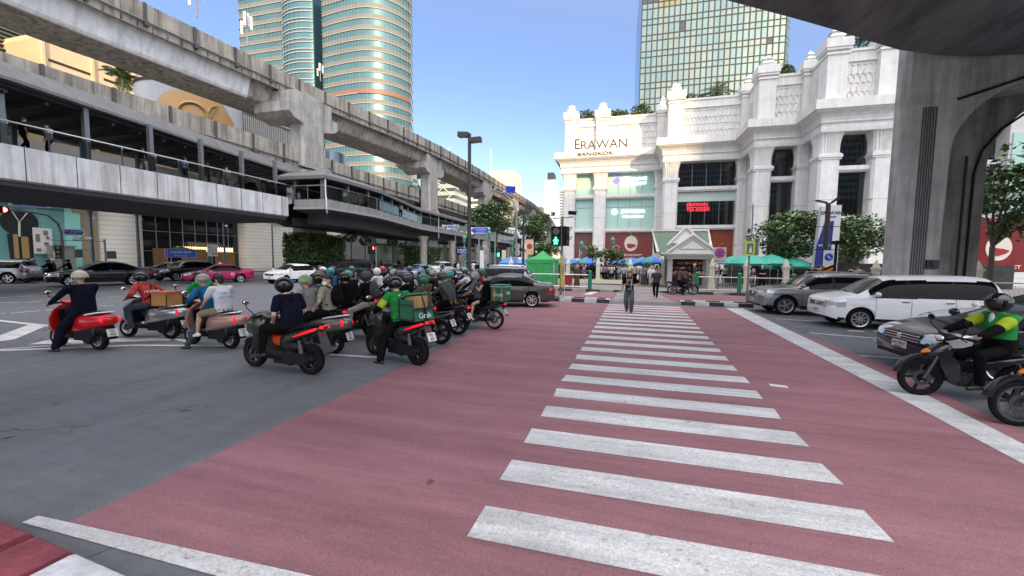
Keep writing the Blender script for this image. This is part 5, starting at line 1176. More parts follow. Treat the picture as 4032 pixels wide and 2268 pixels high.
def wave(label,loc,rz,pm,pl=None,group=None,lit=True,lean=0,spokes=5,style='bike',rimm=None,rear=True,steer=0):
    t=thing('motorbike',label,'motorbike',loc,rz,group); t.rotation_euler.x=R(lean)
    fw=wheel(t,(.64,0,.30),.30,.075,.235,spokes,style,rimm or BLK); 
    wheel(t,(-.60,0,.30),.30,.085,.235,spokes,style,rimm or BLK)
    mb=MB(); rs=[]
    for k in range(11):
        a=R(10+k*15); rs.append([(.64+.345*math.cos(a)*(1+dz*2.9),y,.31+.345*math.sin(a)*(1+dz*2.9)) for y,dz in ((-.055,-.03),(-.05,.012),(0,.028),(.05,.012),(.055,-.03),(.0,.0))])
    mb.rings(rs); mb.build('front_fender',pm,t,50)
    for s in (1,-1): mb=MB(); mb.tube([(.64,s*.075,.30),(.52,s*.075,.58),(.44,s*.06,.80)],[.028,.024,.022],8); mb.build('fork_leg',ENG2,t,50)
    # nose fairing and leg shields
    mb=MB(); loft(mb,[(.62,.66,.015,.03,2),(.56,.70,.08,.07,2.2),(.46,.74,.12,.11,2.4),(.36,.76,.12,.13,2.6),(.3,.74,.07,.1,2.4)]); mb.build('nose_fairing',pm,t,45)
    mb=MB()
    for s in (1,-1):
        mb.add([(.50,s*.07,.80),(.42,s*.19,.74),(.30,s*.22,.52),(.24,s*.20,.30),(.34,s*.12,.28),(.44,s*.08,.5),(.46,s*.05,.78),(.38,s*.16,.72),(.26,s*.19,.52),(.20,s*.17,.30),(.30,s*.10,.28),(.40,s*.05,.5)],[(0,1,2,5),(2,3,4,5),(6,11,8,7),(8,11,10,9),(0,6,7,1),(1,7,8,2),(2,8,9,3),(3,9,10,4),(4,10,11,5),(5,11,6,0)])
    mb.build('leg_shield',pm,t,30)
    mb=MB(); loft(mb,[(.66,.70,.02,.02,2),(.58,.735,.07,.03,2)]); mb.build('indicator',ORL,t,50)
    mb=MB(); loft(mb,[(.46,.92,.05,.03,2),(.42,.95,.11,.06,2.2),(.32,.97,.13,.05,2.4),(.24,.96,.07,.03,2.2)]); mb.build('handlebar_cover',BLK,t,50)
    mb=MB(); mb.ell((.44,0,.945),(.04,.085,.045)); mb.build('headlight',HLI,t,60)
    mb=MB(); loft(mb,[(.34,.62,.05,.12,2.6),(.2,.52,.07,.09,2.6),(.0,.50,.08,.10,2.6),(-.15,.56,.11,.10,2.4),(-.4,.63,.12,.08,2.4),(-.7,.71,.10,.06,2.4),(-.92,.77,.05,.035,2.2)]); mb.build('body_panel',pm,t,45)
    mb=MB(); loft(mb,[(.06,.665,.06,.02,2.2),(-.05,.70,.11,.045,2.6),(-.35,.725,.125,.045,2.6),(-.7,.775,.11,.045,2.6),(-.86,.80,.06,.02,2.2)]); mb.build('seat',SEATB,t,50)
    mb=MB(); mb.tube([(-.5,.11,.74),(-.8,.11,.81),(-.95,.06,.83),(-.95,-.06,.83),(-.8,-.11,.81),(-.5,-.11,.74)],.014,6); mb.build('grab_rail',ENG2,t,60)
    mb=MB(); mb.ell((-.94,0,.77),(.035,.07,.035)); mb.build('tail_light',TLI if lit else TLO,t,60)
    mb=MB(); mb.box((.06,0,.30),(.3,.2,.18)); mb.cyl((.16,-.13,.33),(.16,.13,.33),.07); mb.lathe([(0,0),(.09,0),(.1,.03),(0,.03)],(-.02,.11,.28),14,'y'); mb.build('engine',ENG2,t,40)
    mb=MB(); mb.tube([(-.05,.09,.3),(-.6,.09,.30)],.035,8); mb.tube([(-.05,-.09,.3),(-.6,-.09,.30)],.025,8); mb.build('swingarm',ENG,t)
    for s in (1,-1): mb=MB(); mb.tube([(-.58,s*.12,.34),(-.46,s*.12,.62)],.026,8); mb.build('shock_absorber',ENG2,t)
    mb=MB(); mb.tube([(.1,-.13,.22),(-.3,-.16,.22),(-.75,-.16,.36)],[.018,.04,.045],10); mb.build('exhaust',ENG2,t,50)
    mb=MB()
    for s in (1,-1): mb.tube([(.02,s*.05,.24),(.02,s*.26,.24)],.022,8)
    mb.build('footrest',BLK,t)
    mb=MB(); mb.box((-.93,0,.58),(.03,.13,.34),ry=.45); mb.build('rear_mudguard',BLK,t)
    handlebar(t,.30,.98,.34); mirrors(t,.30,1.0,.36,BLK,.2)
    if pl is not None: plate(t,(-.96,0,.55),.45,*(pl or (None,None)))
    return t
# ================= cars
CGL=mat('car glass',(.004,.0045,.005),rough=.04,spec=.10); CGF=mat('car windscreen',(.02,.024,.025),rough=.03,spec=.5); TRIMB=mat('black trim',(.009,.009,.010),rough=.5,spec=.2); UND=mat('underbody',(.004,.004,.004),rough=.95,spec=.05)
HLC=mat('head lamp lens',(.55,.57,.58),rough=.06,metal=.3,coat=.6); TAILC=mat('tail lens',(.28,.008,.012),rough=.12,coat=.6); DRL=mat('running light',(1,.98,.95),emit=.9)
CARS={
'sedan':dict(L=4.55,W=1.78,wb=2.65,fo=.90,r=.32,belt=.93,sill=.24,top=[(2.27,.60),(2.2,.72),(1.6,.90),(1.12,.98),(.95,1.04),(.30,1.38),(-.15,1.46),(-.75,1.42),(-1.45,1.15),(-1.62,1.09),(-2.15,1.04),(-2.24,.92),(-2.28,.7)],ws=(.98,.26),rw=(-.80,-1.52),side=(.80,-1.35),pil=(-.28,),doors=(.78,-.28,-1.15)),
'suv':dict(L=4.65,W=1.88,wb=2.74,fo=.93,r=.37,belt=1.08,sill=.30,top=[(2.32,.72),(2.26,.92),(1.9,1.04),(1.25,1.12),(1.0,1.18),(.42,1.58),(-.1,1.68),(-1.3,1.66),(-1.85,1.58),(-2.12,1.25),(-2.26,1.12),(-2.32,.85)],ws=(1.03,.38),rw=(-1.88,-2.16),side=(.9,-1.95),pil=(-.22,-1.22),doors=(.85,-.22,-1.1)),
'mpv':dict(L=4.58,W=1.77,wb=2.75,fo=.86,r=.325,belt=1.04,sill=.28,top=[(2.29,.62),(2.25,.88),(2.06,1.0),(1.6,1.11),(1.45,1.15),(.80,1.60),(.45,1.69),(-1.0,1.735),(-1.85,1.70),(-2.08,1.55),(-2.24,1.15),(-2.29,.8)],ws=(1.48,.74),rw=(-2.02,-2.2),side=(1.2,-2.0),pil=(.15,-.95),doors=(1.05,.15,-.93)),
'hatch':dict(L=3.95,W=1.70,wb=2.53,fo=.80,r=.30,belt=.98,sill=.25,top=[(1.97,.55),(1.92,.76),(1.5,.93),(1.15,1.02),(.98,1.08),(.25,1.46),(-.2,1.525),(-1.1,1.49),(-1.5,1.40),(-1.82,1.08),(-1.93,.95),(-1.97,.7)],ws=(1.02,.22),rw=(-1.5,-1.80),side=(.85,-1.6),pil=(-.2,),doors=(.8,-.2,-1.0)),
'van':dict(L=4.95,W=1.85,wb=3.0,fo=.90,r=.34,belt=1.12,sill=.24,top=[(2.47,.6),(2.42,.9),(2.1,1.06),(1.75,1.16),(1.0,1.72),(.5,1.86),(-1.8,1.88),(-2.3,1.80),(-2.44,1.3),(-2.47,.9)],ws=(1.75,.98),rw=(-2.3,-2.43),side=(1.4,-2.2),pil=(.35,-.8),doors=(1.2,.35,-.9)),
}
def car(kind,label,loc,rz,pm,lit=False,group=None,pl=None,rim=None,style='twin',ns=5,glass=None,rails=False,cat='car',taxi=False,name='parked_car',sc=1):
    c=CARS[kind]; t=thing(name,label,cat,loc,rz,group); t.scale=(sc,sc,sc); L,W,wb,fo,r,sill,belt=[c[k] for k in ('L','W','wb','fo','r','sill','belt')]
    xf=L/2-fo; xr=xf-wb; H=max(z for x,z in c['top']); AR=r+.06
    xs=set(); x=-L/2
    while x<L/2: xs.add(round(x,4)); x+=.045 if abs(abs(x)-L/2)>.25 else .02
    xs.add(L/2)
    for d in c['doors']+c['pil']: xs|={round(d-.006,4),round(d+.006,4)}
    xs=sorted(xs); tp=sorted(c['top']); top=lambda x: scurve(tp,x)
    def hw(x):
        e=max(0,abs(x)-(L/2-.75))/.75; return W/2*(1-.17*e**2.3-(.10*e**9))
    def bot(x):
        b=sill+.10*max(0,(abs(x)-(L/2-.5))/.5)**2
        for a in (xf,xr):
            if abs(x-a)<AR: b=max(b,r+math.sqrt(AR*AR-(x-a)**2))
        return b
    M1,K=9,15; rings=[]
    for x in xs:
        zt,zb,w=top(x),bot(x),hw(x); zs=min(belt-.03+.02*(x<0),zt-.035); zs=max(zs,zb+.02); zt=max(zt,zs+.01)
        h=[(0,zb),(w*.80,zb),(w*.97,zb+.005)]
        for i in range(M1):
            q=(i+1)/M1; z=zb+(zs-zb)*q; zz=(z-sill)/(belt-sill); h.append((w*(1-.035*((zz-.5)/.5)**2+.012*math.exp(-((zz-.72)/.07)**2)-.008*math.exp(-((zz-.62)/.07)**2)),z))
        w0=h[-1][0]
        cab=max(0,min(1,(zt-belt)/(H-belt))) if zt>belt else 0; n=2.6+1.2*cab
        for i in range(1,K+1):
            a=i/K*PI/2; y=w0*max(0,math.cos(a))**(2/n); zz=(zt-zs)*math.sin(a)**(2/n)
            y*=1-.24*(zz/(H-belt))*(1 if zt>belt+.05 else .5); h.append((y,zs+zz))
        rings.append((x,h))
    nh=len(h); G=MB(); full=[]
    for x,h in rings: full.append([(x,y,z) for y,z in h]+[(x,-y,z) for y,z in h[-2:0:-1]])
    nf=len(full[0]); parts={'body':MB()}; 
    vs=[p for rg in full for p in rg]
    def put(nm,q):
        if nm not in parts: parts[nm]=MB()
        parts[nm].add([vs[i] for i in q],[(0,1,2,3)])
    bodyf=[];bm=[]; ws,rw,sd=c['ws'],c['rw'],c['side']; other={}
    Lh=L/2
    for k in range(len(full)-1):
        xm=(xs[k]+xs[k+1])/2; zt=top(xm)
        for i in range(nf):
            j=(i+1)%nf; q=(k*nf+i,k*nf+j,(k+1)*nf+j,(k+1)*nf+i); ii=i if i<nh-1 else nf-1-i
            ym=sum(vs[a][1] for a in q)/4; zm=sum(vs[a][2] for a in q)/4; t_=(ii-2-M1)/K; nm=None; mi=0
            if ii<2: mi=1
            elif ii>=2+M1:
                if ws[1]<xm<ws[0] and t_>.40 and zt>belt+.06: nm='windscreen'
                elif rw[1]<xm<rw[0] and t_>.42 and zt>belt+.06 and abs(ym)<W*.36: nm='rear_window'
                elif sd[1]<xm<sd[0] and zm>belt+.02 and zm<zt-.085 and t_<.7 and zm<H-.16:
                    nm='side_window' if not any(abs(xm-p)<.035 for p in c['pil']) else None
                    if nm is None: mi=2
            if nm is None and ii>=2 and ii<2+M1+1:
                if any(abs(xm-d)<.007 for d in c['doors']) and sill+.12<zm<belt+.05: mi=2
                if zm<sill+.06: mi=2
            if nm is None and xm>Lh-.46 and abs(ym)>W*.26 and belt-.33<zm<belt-.17+.05*(xm<Lh-.25) and xm>Lh-.62+.0*abs(ym) and ii>=5: nm='headlight' 
            if nm is None and xm<-Lh+.34 and abs(ym)>W*.26 and belt-.30<zm<belt-.06 and ii>=5: nm='tail_light'
            if nm: 
                side='' if nm in('windscreen','rear_window') else ('L' if ym>0 else 'R')
                key=(nm,side)
                if nm=='side_window': key=(nm,side+str(sum(xm<p for p in c['pil'])))
                other.setdefault(key,MB()).add([vs[a] for a in q],[(0,1,2,3)])
            else: bodyf.append(q); bm.append(mi)
    bodyf.append(tuple(range(nf-1,-1,-1))); bm.append(0); bodyf.append(tuple((len(full)-1)*nf+i for i in range(nf))); bm.append(0)
    G.v=vs; G.f=bodyf; G.m=bm; G.build('body',[pm,UND,TRIMB],t,38)
    for (nm,_),mb in other.items():
        m={'windscreen':CGF,'rear_window':CGL,'side_window':glass or CGL,'headlight':HLC,'tail_light':TAILC}[nm]
        me=mb; o=me.build(nm,m,t,40); 
        bmh=bmesh.new(); bmh.from_mesh(o.data); bmesh.ops.remove_doubles(bmh,verts=bmh.verts,dist=.0005); bmh.to_mesh(o.data); bmh.free(); o.data.polygons.foreach_set('use_smooth',[True]*len(o.data.polygons))
    for ax in (xf,xr):
        for s in (1,-1): wheel(t,(ax,s*(W/2-.115),r),r,.205,r*.72,ns,style,rim or ALU,flip=s<0)
    mb=MB(); mb.b2((Lh-.10,-W*.25,belt-.36),(Lh-.005,W*.25,belt-.22)); 
    g=mb.build('grille',TRIMB,t); mb=MB()
    for z in (belt-.34,belt-.29,belt-.24): mb.b2((Lh-.02,-W*.25,z-.008),(Lh+.008,W*.25,z+.008))
    mb.build('grille_bar',CHR,g)
    mb=MB(); mb.b2((Lh-.12,-W*.36,sill+.02),(Lh-.02,W*.36,sill+.14)); mb.build('lower_grille',TRIMB,t)
    mb=MB(); mb.lathe([(0,0),(.055,0),(.055,.02),(0,.02)],(Lh+.005,0,belt-.29),12,'x'); mb.build('badge',CHR,t)
    for s in (1,-1):
        mb=MB(); mb.ell((c['doors'][0]+.02,s*(W/2+.09),belt+.09),(.07,.11,.075),12,8); mb.box((c['doors'][0]+.03,s*(W/2-.01),belt+.03),(.06,.12,.03)); mb.build('mirror',pm,t,50)
        for d in c['doors'][1:]:
            mb=MB(); mb.box((d+.16,s*(hw(d)*1.0+.008),belt-.12),(.2,.035,.035)); mb.build('door_handle',CHR if kind in('mpv','suv') else pm,t)
        mb=MB(); mb.box((0,s*(W/2-.02),sill+.02),(wb-2*AR-.1,.05,.08)); mb.build('side_skirt',TRIMB,t)
        if rails: mb=MB(); mb.tube([(.2,s*W*.35,H-.03),(.0,s*W*.355,H+.035),(-1.5,s*W*.355,H+.02),(-1.7,s*W*.35,H-.05)],.022,6); mb.build('roof_rail',STEEL,t)
    if lit:
        for s in (1,-1): mb=MB(); mb.box((Lh-.15,s*W*.37,belt-.2),(.08,.2,.022),rz=-s*.35); mb.build('running_light',DRL,t)
    for x,sg in ((Lh+.012,1),(-Lh-.012,-1)):
        mb=MB(); mb.box((0,0,0),(.012,.36,.13)); p=mb.build('number_plate',PLW,t); p.location=(x,0,sill+.25 if sg>0 else sill+.45)
        if pl:
            text(pl,.085,PLT,'plate_text',p,(sg*.008,0,.012),(PI/2,0,sg*PI/2),.004); text('กรุงเทพมหานคร',.03,PLT,'plate_text',p,(sg*.008,0,-.045),(PI/2,0,sg*PI/2),.004)
    if taxi:
        mb=MB(); mb.box((-.1,0,H+.06),(.16,.5,.12),top=.85); mb.build('taxi_sign',mat('taxi sign',(.7,.62,.5),rough=.5),t)
        for s in (1,-1):
            mb=MB(); mb.lathe([(.06,0),(.13,0),(.13,.008),(.06,.008),(.06,0)],(-.75,s*(W/2+.002),.66),16,'y'); mb.build('door_emblem',mat('pale pink',(.7,.35,.45)),t)
            text('TAXI-METER',.12,mat('pale pink',(.7,.35,.45)),'lettering',t,(.25,s*(W/2+.004),.80),(PI/2,0,PI if s>0 else 0),.006)
    return t
def at(x,y,z=0): p=gp(x,y,z); return Vector((p.x,p.y,0))
PI_=PI
WH=paint('pearl white',(.74,.74,.73)); GY=paint('warm grey',(.085,.08,.075),.5,.3); SIL=paint('silver',(.42,.44,.46),.75,.3); BKP=paint('gloss black',(.010,.010,.012),0,.12); PNK=paint('taxi pink',(.42,.012,.11)); BLU=paint('pale blue',(.22,.32,.46),.5); HAV=paint('suv grey',(.22,.22,.225),.65,.3); DGY=paint('dark grey',(.05,.052,.055),.4)
car('suv','grey suv with lit daytime lamps waiting first behind the median kerb',(7.85,18.85,0),PI,HAV,lit=True,pl='3ขฬ 410',rim=mat('two tone rim',(.35,.35,.35),rough=.3,metal=.8),rails=True,name='sports_utility_car')
car('mpv','white people carrier with dark windows waiting at the red crossing',(8.83,15.68,0),PI,WH,pl='1กธ 9054',ns=9,style='one',name='people_carrier')
car('sedan','white saloon mostly hidden between the people carrier and the dark saloon',(10.0,12.35,0),PI,WH,name='saloon_car',pl='4ขน 71')
car('sedan','dark blue saloon with a chrome nose bar behind the right hand delivery rider',(7.85,9.6,0),PI+.03,paint('midnight blue',(.02,.024,.034),.3,.15),sc=1.06,pl='5กบ 9647',name='saloon_car')
car('sedan','dark grey saloon seen from behind crossing in front of the green tent',(-5.0,17.45,0),R(-168),GY,ns=7,name='saloon_car')
car('suv','silver blue suv half hidden behind the dark grey saloon',(-7.2,23.4,0),PI,paint('grey blue',(.16,.20,.24),.6),rails=True,name='sports_utility_car')
h=R(-128)
car('sedan','glossy black saloon turning left behind the red scooter rider',(-34.2,19.2,0),R(-111.4),BKP,lit=True,ns=7,sc=1.13,name='saloon_car')
car('sedan','black saloon with a pale tail right behind the glossy black saloon',(-39.6,22.6,0),R(-113),paint('black two',(.02,.02,.022)),name='saloon_car')
car('suv','silver suv leaving at the left edge of the view',(-42.4,17.6,0),R(-144),SIL,name='sports_utility_car')
car('suv','black crossover between the black saloon and the pink taxi',(-35.6,25.6,0),R(-88),BKP,lit=True,name='sports_utility_car')
car('sedan','bright pink taxi with a roof sign behind the riders',(-30.5,24.5,0),R(-119.5),PNK,taxi=True,ns=9,style='one',name='taxi',cat='taxi')
car('hatch','white hatchback behind the rider in the black vest',(-25.57,26.6,0),R(-94),WH,ns=7,name='hatchback_car',pl='2กร 55')
car('suv','dark estate with shiny windows behind the white hatchback',(-30.5,33.5,0),R(-95),DGY,rails=True,name='sports_utility_car')
car('van','large black van in front of the green plant wall',(-25.0,32.5,0),R(-114),BKP,name='minivan',cat='van')
car('sedan','light blue saloon facing the viewer in the middle of the far traffic',(-20.0,37.5,0),R(-92),BLU,name='saloon_car')
car('suv','white suv facing the viewer behind the light blue saloon',(-21.6,46,0),R(-92),WH,name='sports_utility_car')
car('van','dark van with a blue bonnet parked among the far crowd',(-20.5,52,0),R(-95),paint('van blue',(.06,.09,.13)),name='minivan',cat='van')
car('sedan','dark low saloon behind the black van',(-25.5,41,0),R(-95),DGY,name='saloon_car')
car('sedan','dark saloon at the far left behind the black saloon',(-44.0,30,0),R(-120),DGY,name='saloon_car')
# ================= motorbikes and riders
HB=paint('helmet black',(.006,.006,.007),0,.15); HC=paint('helmet cream',(.42,.37,.28),0,.4); HG=paint('helmet green',(.02,.10,.06)); HT=paint('helmet teal',(.01,.22,.20)); HR_=paint('helmet red',(.35,.015,.02)); HGR=paint('helmet grey',(.045,.047,.05)); HCA=mat('camouflage helmet',(.16,.15,.07),rough=.5,noise=1,scale=16,col2=(.03,.03,.02),detail=1); HPG=mat('pale green helmet',(.26,.38,.20),rough=.35,noise=.5,scale=9,col2=(.08,.16,.07)); HM=mat('marbled helmet',(.45,.45,.45),rough=.3,noise=1,scale=11,col2=(.015,.015,.015),detail=2); HTA=paint('helmet taupe',(.25,.23,.20))
DRM=cloth((.007,.008,.018),'navy'); BLKC=cloth((.006,.006,.007),'black'); JEAN=cloth((.055,.065,.085),'jeans'); JEANG=cloth((.10,.11,.115),'grey jeans'); GRN=cloth((.02,.24,.045),'bright green'); REDJ=cloth((.42,.05,.045),'red jacket'); WTEE=cloth((.62,.63,.66),'white tee'); BLUJ=cloth((.015,.11,.22),'blue jacket'); KHK=cloth((.22,.20,.14),'khaki'); PLUM=cloth((.028,.028,.055),'plum'); GRYS=cloth((.22,.215,.21),'grey shirt'); BEIG=cloth((.30,.285,.23),'beige'); BRNC=cloth((.03,.017,.016),'dark brown'); OLV=cloth((.085,.075,.055),'olive hood'); GRY2=cloth((.075,.08,.09),'slate'); LIME=cloth((.32,.42,.03),'lime band')
grip=[(1,0,0),(1,0,0)]
def ride(hz=1.02,hxx=.24,y=.33,seat=.83,foot=((.15,.34,.075),(.15,-.15,.40)),lean=8,px=-.22,**k): return dict(pelvis=(px,0,seat+.05),lean=lean,hands=[(hxx,y,hz),(hxx,-y,hz)],feet=list(foot),grip=grip,**k)
def off(loc,rz,d): return (loc[0]+d*math.cos(rz),loc[1]+d*math.sin(rz),loc[2])
def mid(fr,rr,wl=.03): a=Vector(fr);b=Vector(rr); c=(a+b)/2; return (c.x,c.y,0),math.atan2(a.y-b.y,a.x-b.x)
NG='riders waiting at the stop line'
# red scooter
l,h=(-11.62,6.05,0),PI+.02
retro('bright red scooter with white grab rail at the left of the waiting riders',l,h,paint('scooter red',(.48,.008,.012)),('9ขท','9959'),rail=mat('white rail',(.7,.72,.75),rough=.4),lean=2)
P_red=ride(foot=((.05,.42,.075),(.15,-.15,.40)),lean=4,k=1.03,fat=1.12,toe=[(1,.25,-.2),(1,-.1,-.25)],hands=None) if False else dict(ride(foot=((.02,.40,.075),(.15,-.15,.40)),lean=4,k=1.05,fat=1.15),knee=(1,.35,.15),wide=1.15)
t,J=person('rider in a dark navy jacket and cream half helmet on the red scooter',l,h,'red',P_red,DRM,DRM,sleeve='long',helmet='half',helcol=HC,fine=1)
# silver scooter with orange box
l,h=(-11.45,7.35,0),PI+.12
retro('silver scooter carrying an orange delivery bag',l,h,paint('scooter silver',(.42,.42,.45),.7),('8ขถ','718'),lean=2)
P2=dict(ride(lean=22,hunch=.03,look=25,px=-.05,foot=((.18,.30,.36),(.15,-.15,.40))),knee=(1,.25,.5))
t,J=person('rider in a red delivery jacket and glossy black helmet on the silver scooter',l,h,'lala',P2,REDJ,JEAN,sleeve='long',helmet='open',helcol=HB,fine=1)
def backtext(J,par,s,size,m,dz=.02,dx=-.14,w=1): 
    c=J['mid'].lerp(J['chest'],.75)+Vector((dx,0,dz)); return text(s,size,m,'back_print',par,tuple(c),(PI/2,0,-PI/2),.01,sx=w)
WT=mat('white print',(.75,.75,.75),rough=.7)
backtext(J,t,'LALAMOVE',.075,WT,-.05,-.185)
mb=MB(); mb.tube([J['chest']+Vector((.03,-.12,.09)),J['chest']+Vector((-.12,-.06,.04)),J['mid']+Vector((-.145,.10,-.02)),J['mid']+Vector((-.06,.17,-.1))],.016,6); mb.build('bag_strap',BLKC,t)
bg_=thing('delivery_bag','orange delivery box bag strapped behind the rider in red','bag',off((l[0],l[1],.84),h,-.52),h)
mb=MB(); mb.box((0,0,.16),(.44,.42,.31),top=.96); mb.build('bag_body',mat('orange fabric',(.42,.20,.06),rough=.7,noise=.2,scale=5,bump=.3,bscale=12),bg_)
mb=MB(); mb.box((0,0,.335),(.47,.45,.045)); mb.build('bag_lid',mat('orange red fabric',(.45,.12,.07),rough=.65,noise=.2,scale=5),bg_)
mb=MB(); 
for sx in (1,-1):
    for sy in (1,-1): mb.box((sx*.222,sy*.212,.16),(.012,.012,.32))
mb.build('bag_piping',BLKC,bg_)
# green rider's big scooter with dark fairing
l,h=(-11.05,8.35,0),PI-.05
sport('black fairing scooter ridden by the rider in bright green',l,h,paint('scooter black',(.014,.015,.016)),None,shield=False,lean=1,rimm=ALU)
person('rider in a bright green jacket and shiny black helmet left of the pink scooter',l,h,'grn',dict(ride(lean=18,px=-.2,look=10),hood=False),GRN,BLKC,sleeve='long',helmet='full',helcol=HB,fine=1)
# pink scooter with two people
l,h=mid((-9.75,7.1),(-8.35,7.0)); 
retro('dusty pink scooter carrying a rider and a passenger in a white tee',l,h,paint('scooter pink',(.45,.26,.21),.35),('1กข','75'),inner=BLK,lean=1)
person('rider in a blue jacket and taupe helmet steering the pink scooter',l,h,'blu',dict(ride(lean=20,px=.0,look=8,foot=((.22,.40,.075),(.2,-.16,.40))),hunch=.02),BLUJ,JEAN,sleeve='long',helmet='half',helcol=HTA,fine=1)
P3=dict(pelvis=(-.42,0,.89),lean=10,hunch=.03,hands=[(-.05,.22,.95),(-.05,-.22,.95)],feet=[(.02,.30,.36),(-.05,-.30,.36)],knee=(1,.5,.4),fat=1.12,k=1.0,look=20)
t,J=person('passenger in a white printed tee and khaki shorts with headphones on the pink scooter',l,h,'pil',P3,WTEE,KHK,skin=1,sleeve='short',leg='short',hair='short',shoes=SHOEW,fine=1)
BP=mat('faded print',(.30,.37,.42),rough=.8)
backtext(J,t,'YOUR BEST',.085,BP,.0,-.178); backtext(J,t,'JOURNEY',.09,BP,-.10,-.185)
mb=MB(); hd=J['head']
mb.tube([hd+Vector((0,.10*math.cos(a),.03+.13*math.sin(a))) for a in [R(k) for k in range(0,181,20)]],.012,6)
for s in (1,-1): mb.ell(hd+Vector((0,s*.098,.0)),(.04,.025,.045),10,8)
mb.build('headphones',BLK,t,60)
# plum shirt and black vest riders
l,h=(-8.35,9.5,0),PI+.1
sport('black scooter with a lit tail and phone holder under the plum shirted rider',l,h,paint('scooter black',(.014,.015,.016)),('5ฮ','22'))
person('rider in a plum long sleeved shirt with a camouflage helmet',off(l,h,.0),h,'plum',dict(ride(lean=6,px=-.25,fat=1.15)),PLUM,BLKC,sleeve='long',helmet='open',helcol=HCA,fine=1)
l,h=(-8.1,10.6,0),PI+.1
wave('small dark motorbike ridden by the rider in the black vest',l,h,paint('bike dark',(.009,.009,.011)),None)
person('rider in a black sleeveless vest and black cap with tattooed arms',l,h,'vest',dict(ride(lean=6,px=-.25,look=20)),BLKC,GRYS,skin=0,sleeve='none',hair='cap',fine=1)
l,h=(-9.4,10.9,0),PI
wave('dark motorbike partly hidden beyond the plum shirted rider',l,h,paint('bike dark',(.009,.009,.011)),None)
person('rider in black with a round black helmet beyond the plum shirt',l,h,'blk0',dict(ride(lean=8,px=-.25)),BLKC,BLKC,sleeve='short',helmet='full',helcol=HB,fine=0)
# adventure scooter in the foreground
l,h=mid((-6.68,5.99),(-5.15,5.85)); 
sport('big black and orange scooter with a glowing tail strip in the foreground',l,h,paint('anthracite',(.04,.038,.036),.3),None,acc=paint('orange accent',(.5,.06,.015)),big=1.1,lean=1)
P4=dict(pelvis=(-.22,0,.87),lean=8,hunch=.04,hands=[(-.02,.20,.93),(-.02,-.20,.93)],feet=[(.26,.22,.36),(.26,-.22,.36)],knee=(1,.25,.6),fat=1.15,look=25,nod=8,k=1.04)
t,J=person('rider in a dark navy tee and black helmet on the foreground scooter with orange trim',l,h,'adv',P4,DRM,BLKC,skin=1,sleeve='short',helmet='full',helcol=HB,fine=2)
mb=MB(); mb.tube([J['chest']+Vector((.08,.12,.09)),J['chest']+Vector((-.05,.11,.09)),J['chest']+Vector((-.115,.0,-.03)),J['mid']+Vector((-.13,-.12,-.02)),J['mid']+Vector((-.03,-.18,-.06))],.017,6); mb.ell(J['chest']+Vector((-.12,.03,.0)),(.02,.06,.04)); mb.build('bag_strap',BLKC,t,50)
# grey green retro scooter behind it with backpack rider
l,h=(-6.55,7.35,0),PI-.03
retro('grey green scooter with white rail and square tail lamp beside the foreground scooter',l,h,paint('scooter olive',(.16,.17,.14),.3),('9ขฮ','4445'),rail=mat('white rail',(.7,.72,.75)),lean=1)
person('rider in a grey hooded shirt and pale green helmet in front of the masked passenger',l,h,'gry1',ride(lean=14,px=-.02),GRYS,BLKC,sleeve='long',helmet='half',helcol=HPG,fine=1)
P5=dict(pelvis=(-.48,0,.93),lean=-2,hands=[(-.35,.28,1.0),(-.33,-.2,1.0)],feet=[(-.05,.30,.36),(-.08,-.30,.36)],look=75,knee=(1,.5,.4))
person('masked passenger in a beige shirt with a black backpack looking sideways',l,h,'msk',P5,BEIG,BLKC,skin=1,sleeve='short',hair='short',bag=BLKC,mask=True,fine=1)
l,h=(-6.7,9.0,0),PI-.08
wave('black motorbike with a maroon stripe carrying the passenger with the grey rucksack',l,h,paint('bike maroon',(.03,.006,.008)),None)
person('passenger in a black jacket with a dark grey rucksack and matt helmet',off(l,h,-.2),h,'rck',dict(pelvis=(-.3,0,.92),lean=4,hands=[(-.05,.2,1.0),(-.05,-.2,1.0)],feet=[(.12,.26,.30),(.12,-.26,.30)],knee=(1,.4,.4)),BLKC,BEIG,sleeve='long',helmet='full',helcol=mat('matt helmet',(.03,.031,.033),rough=.5),bag=mat('rucksack grey',(.035,.036,.037),rough=.9,bump=.4,bscale=14),fine=1)
person('rider in black with a glossy black helmet in front of the rucksack passenger',off(l,h,.3),h,'blk1',ride(lean=8,px=-.15),BLKC,BLKC,sleeve='long',helmet='open',helcol=HB,fine=1)
l,h=(-7.9,10.2,0),PI-.05
wave('dark motorbike of the rider in the teal helmet',l,h,paint('bike dark',(.009,.009,.011)),None)
person('rider in dark clothes with a bright teal helmet',l,h,'blk0',dict(ride(lean=8,px=-.25)),BLKC,BLKC,sleeve='short',helmet='open',helcol=HT,fine=0)
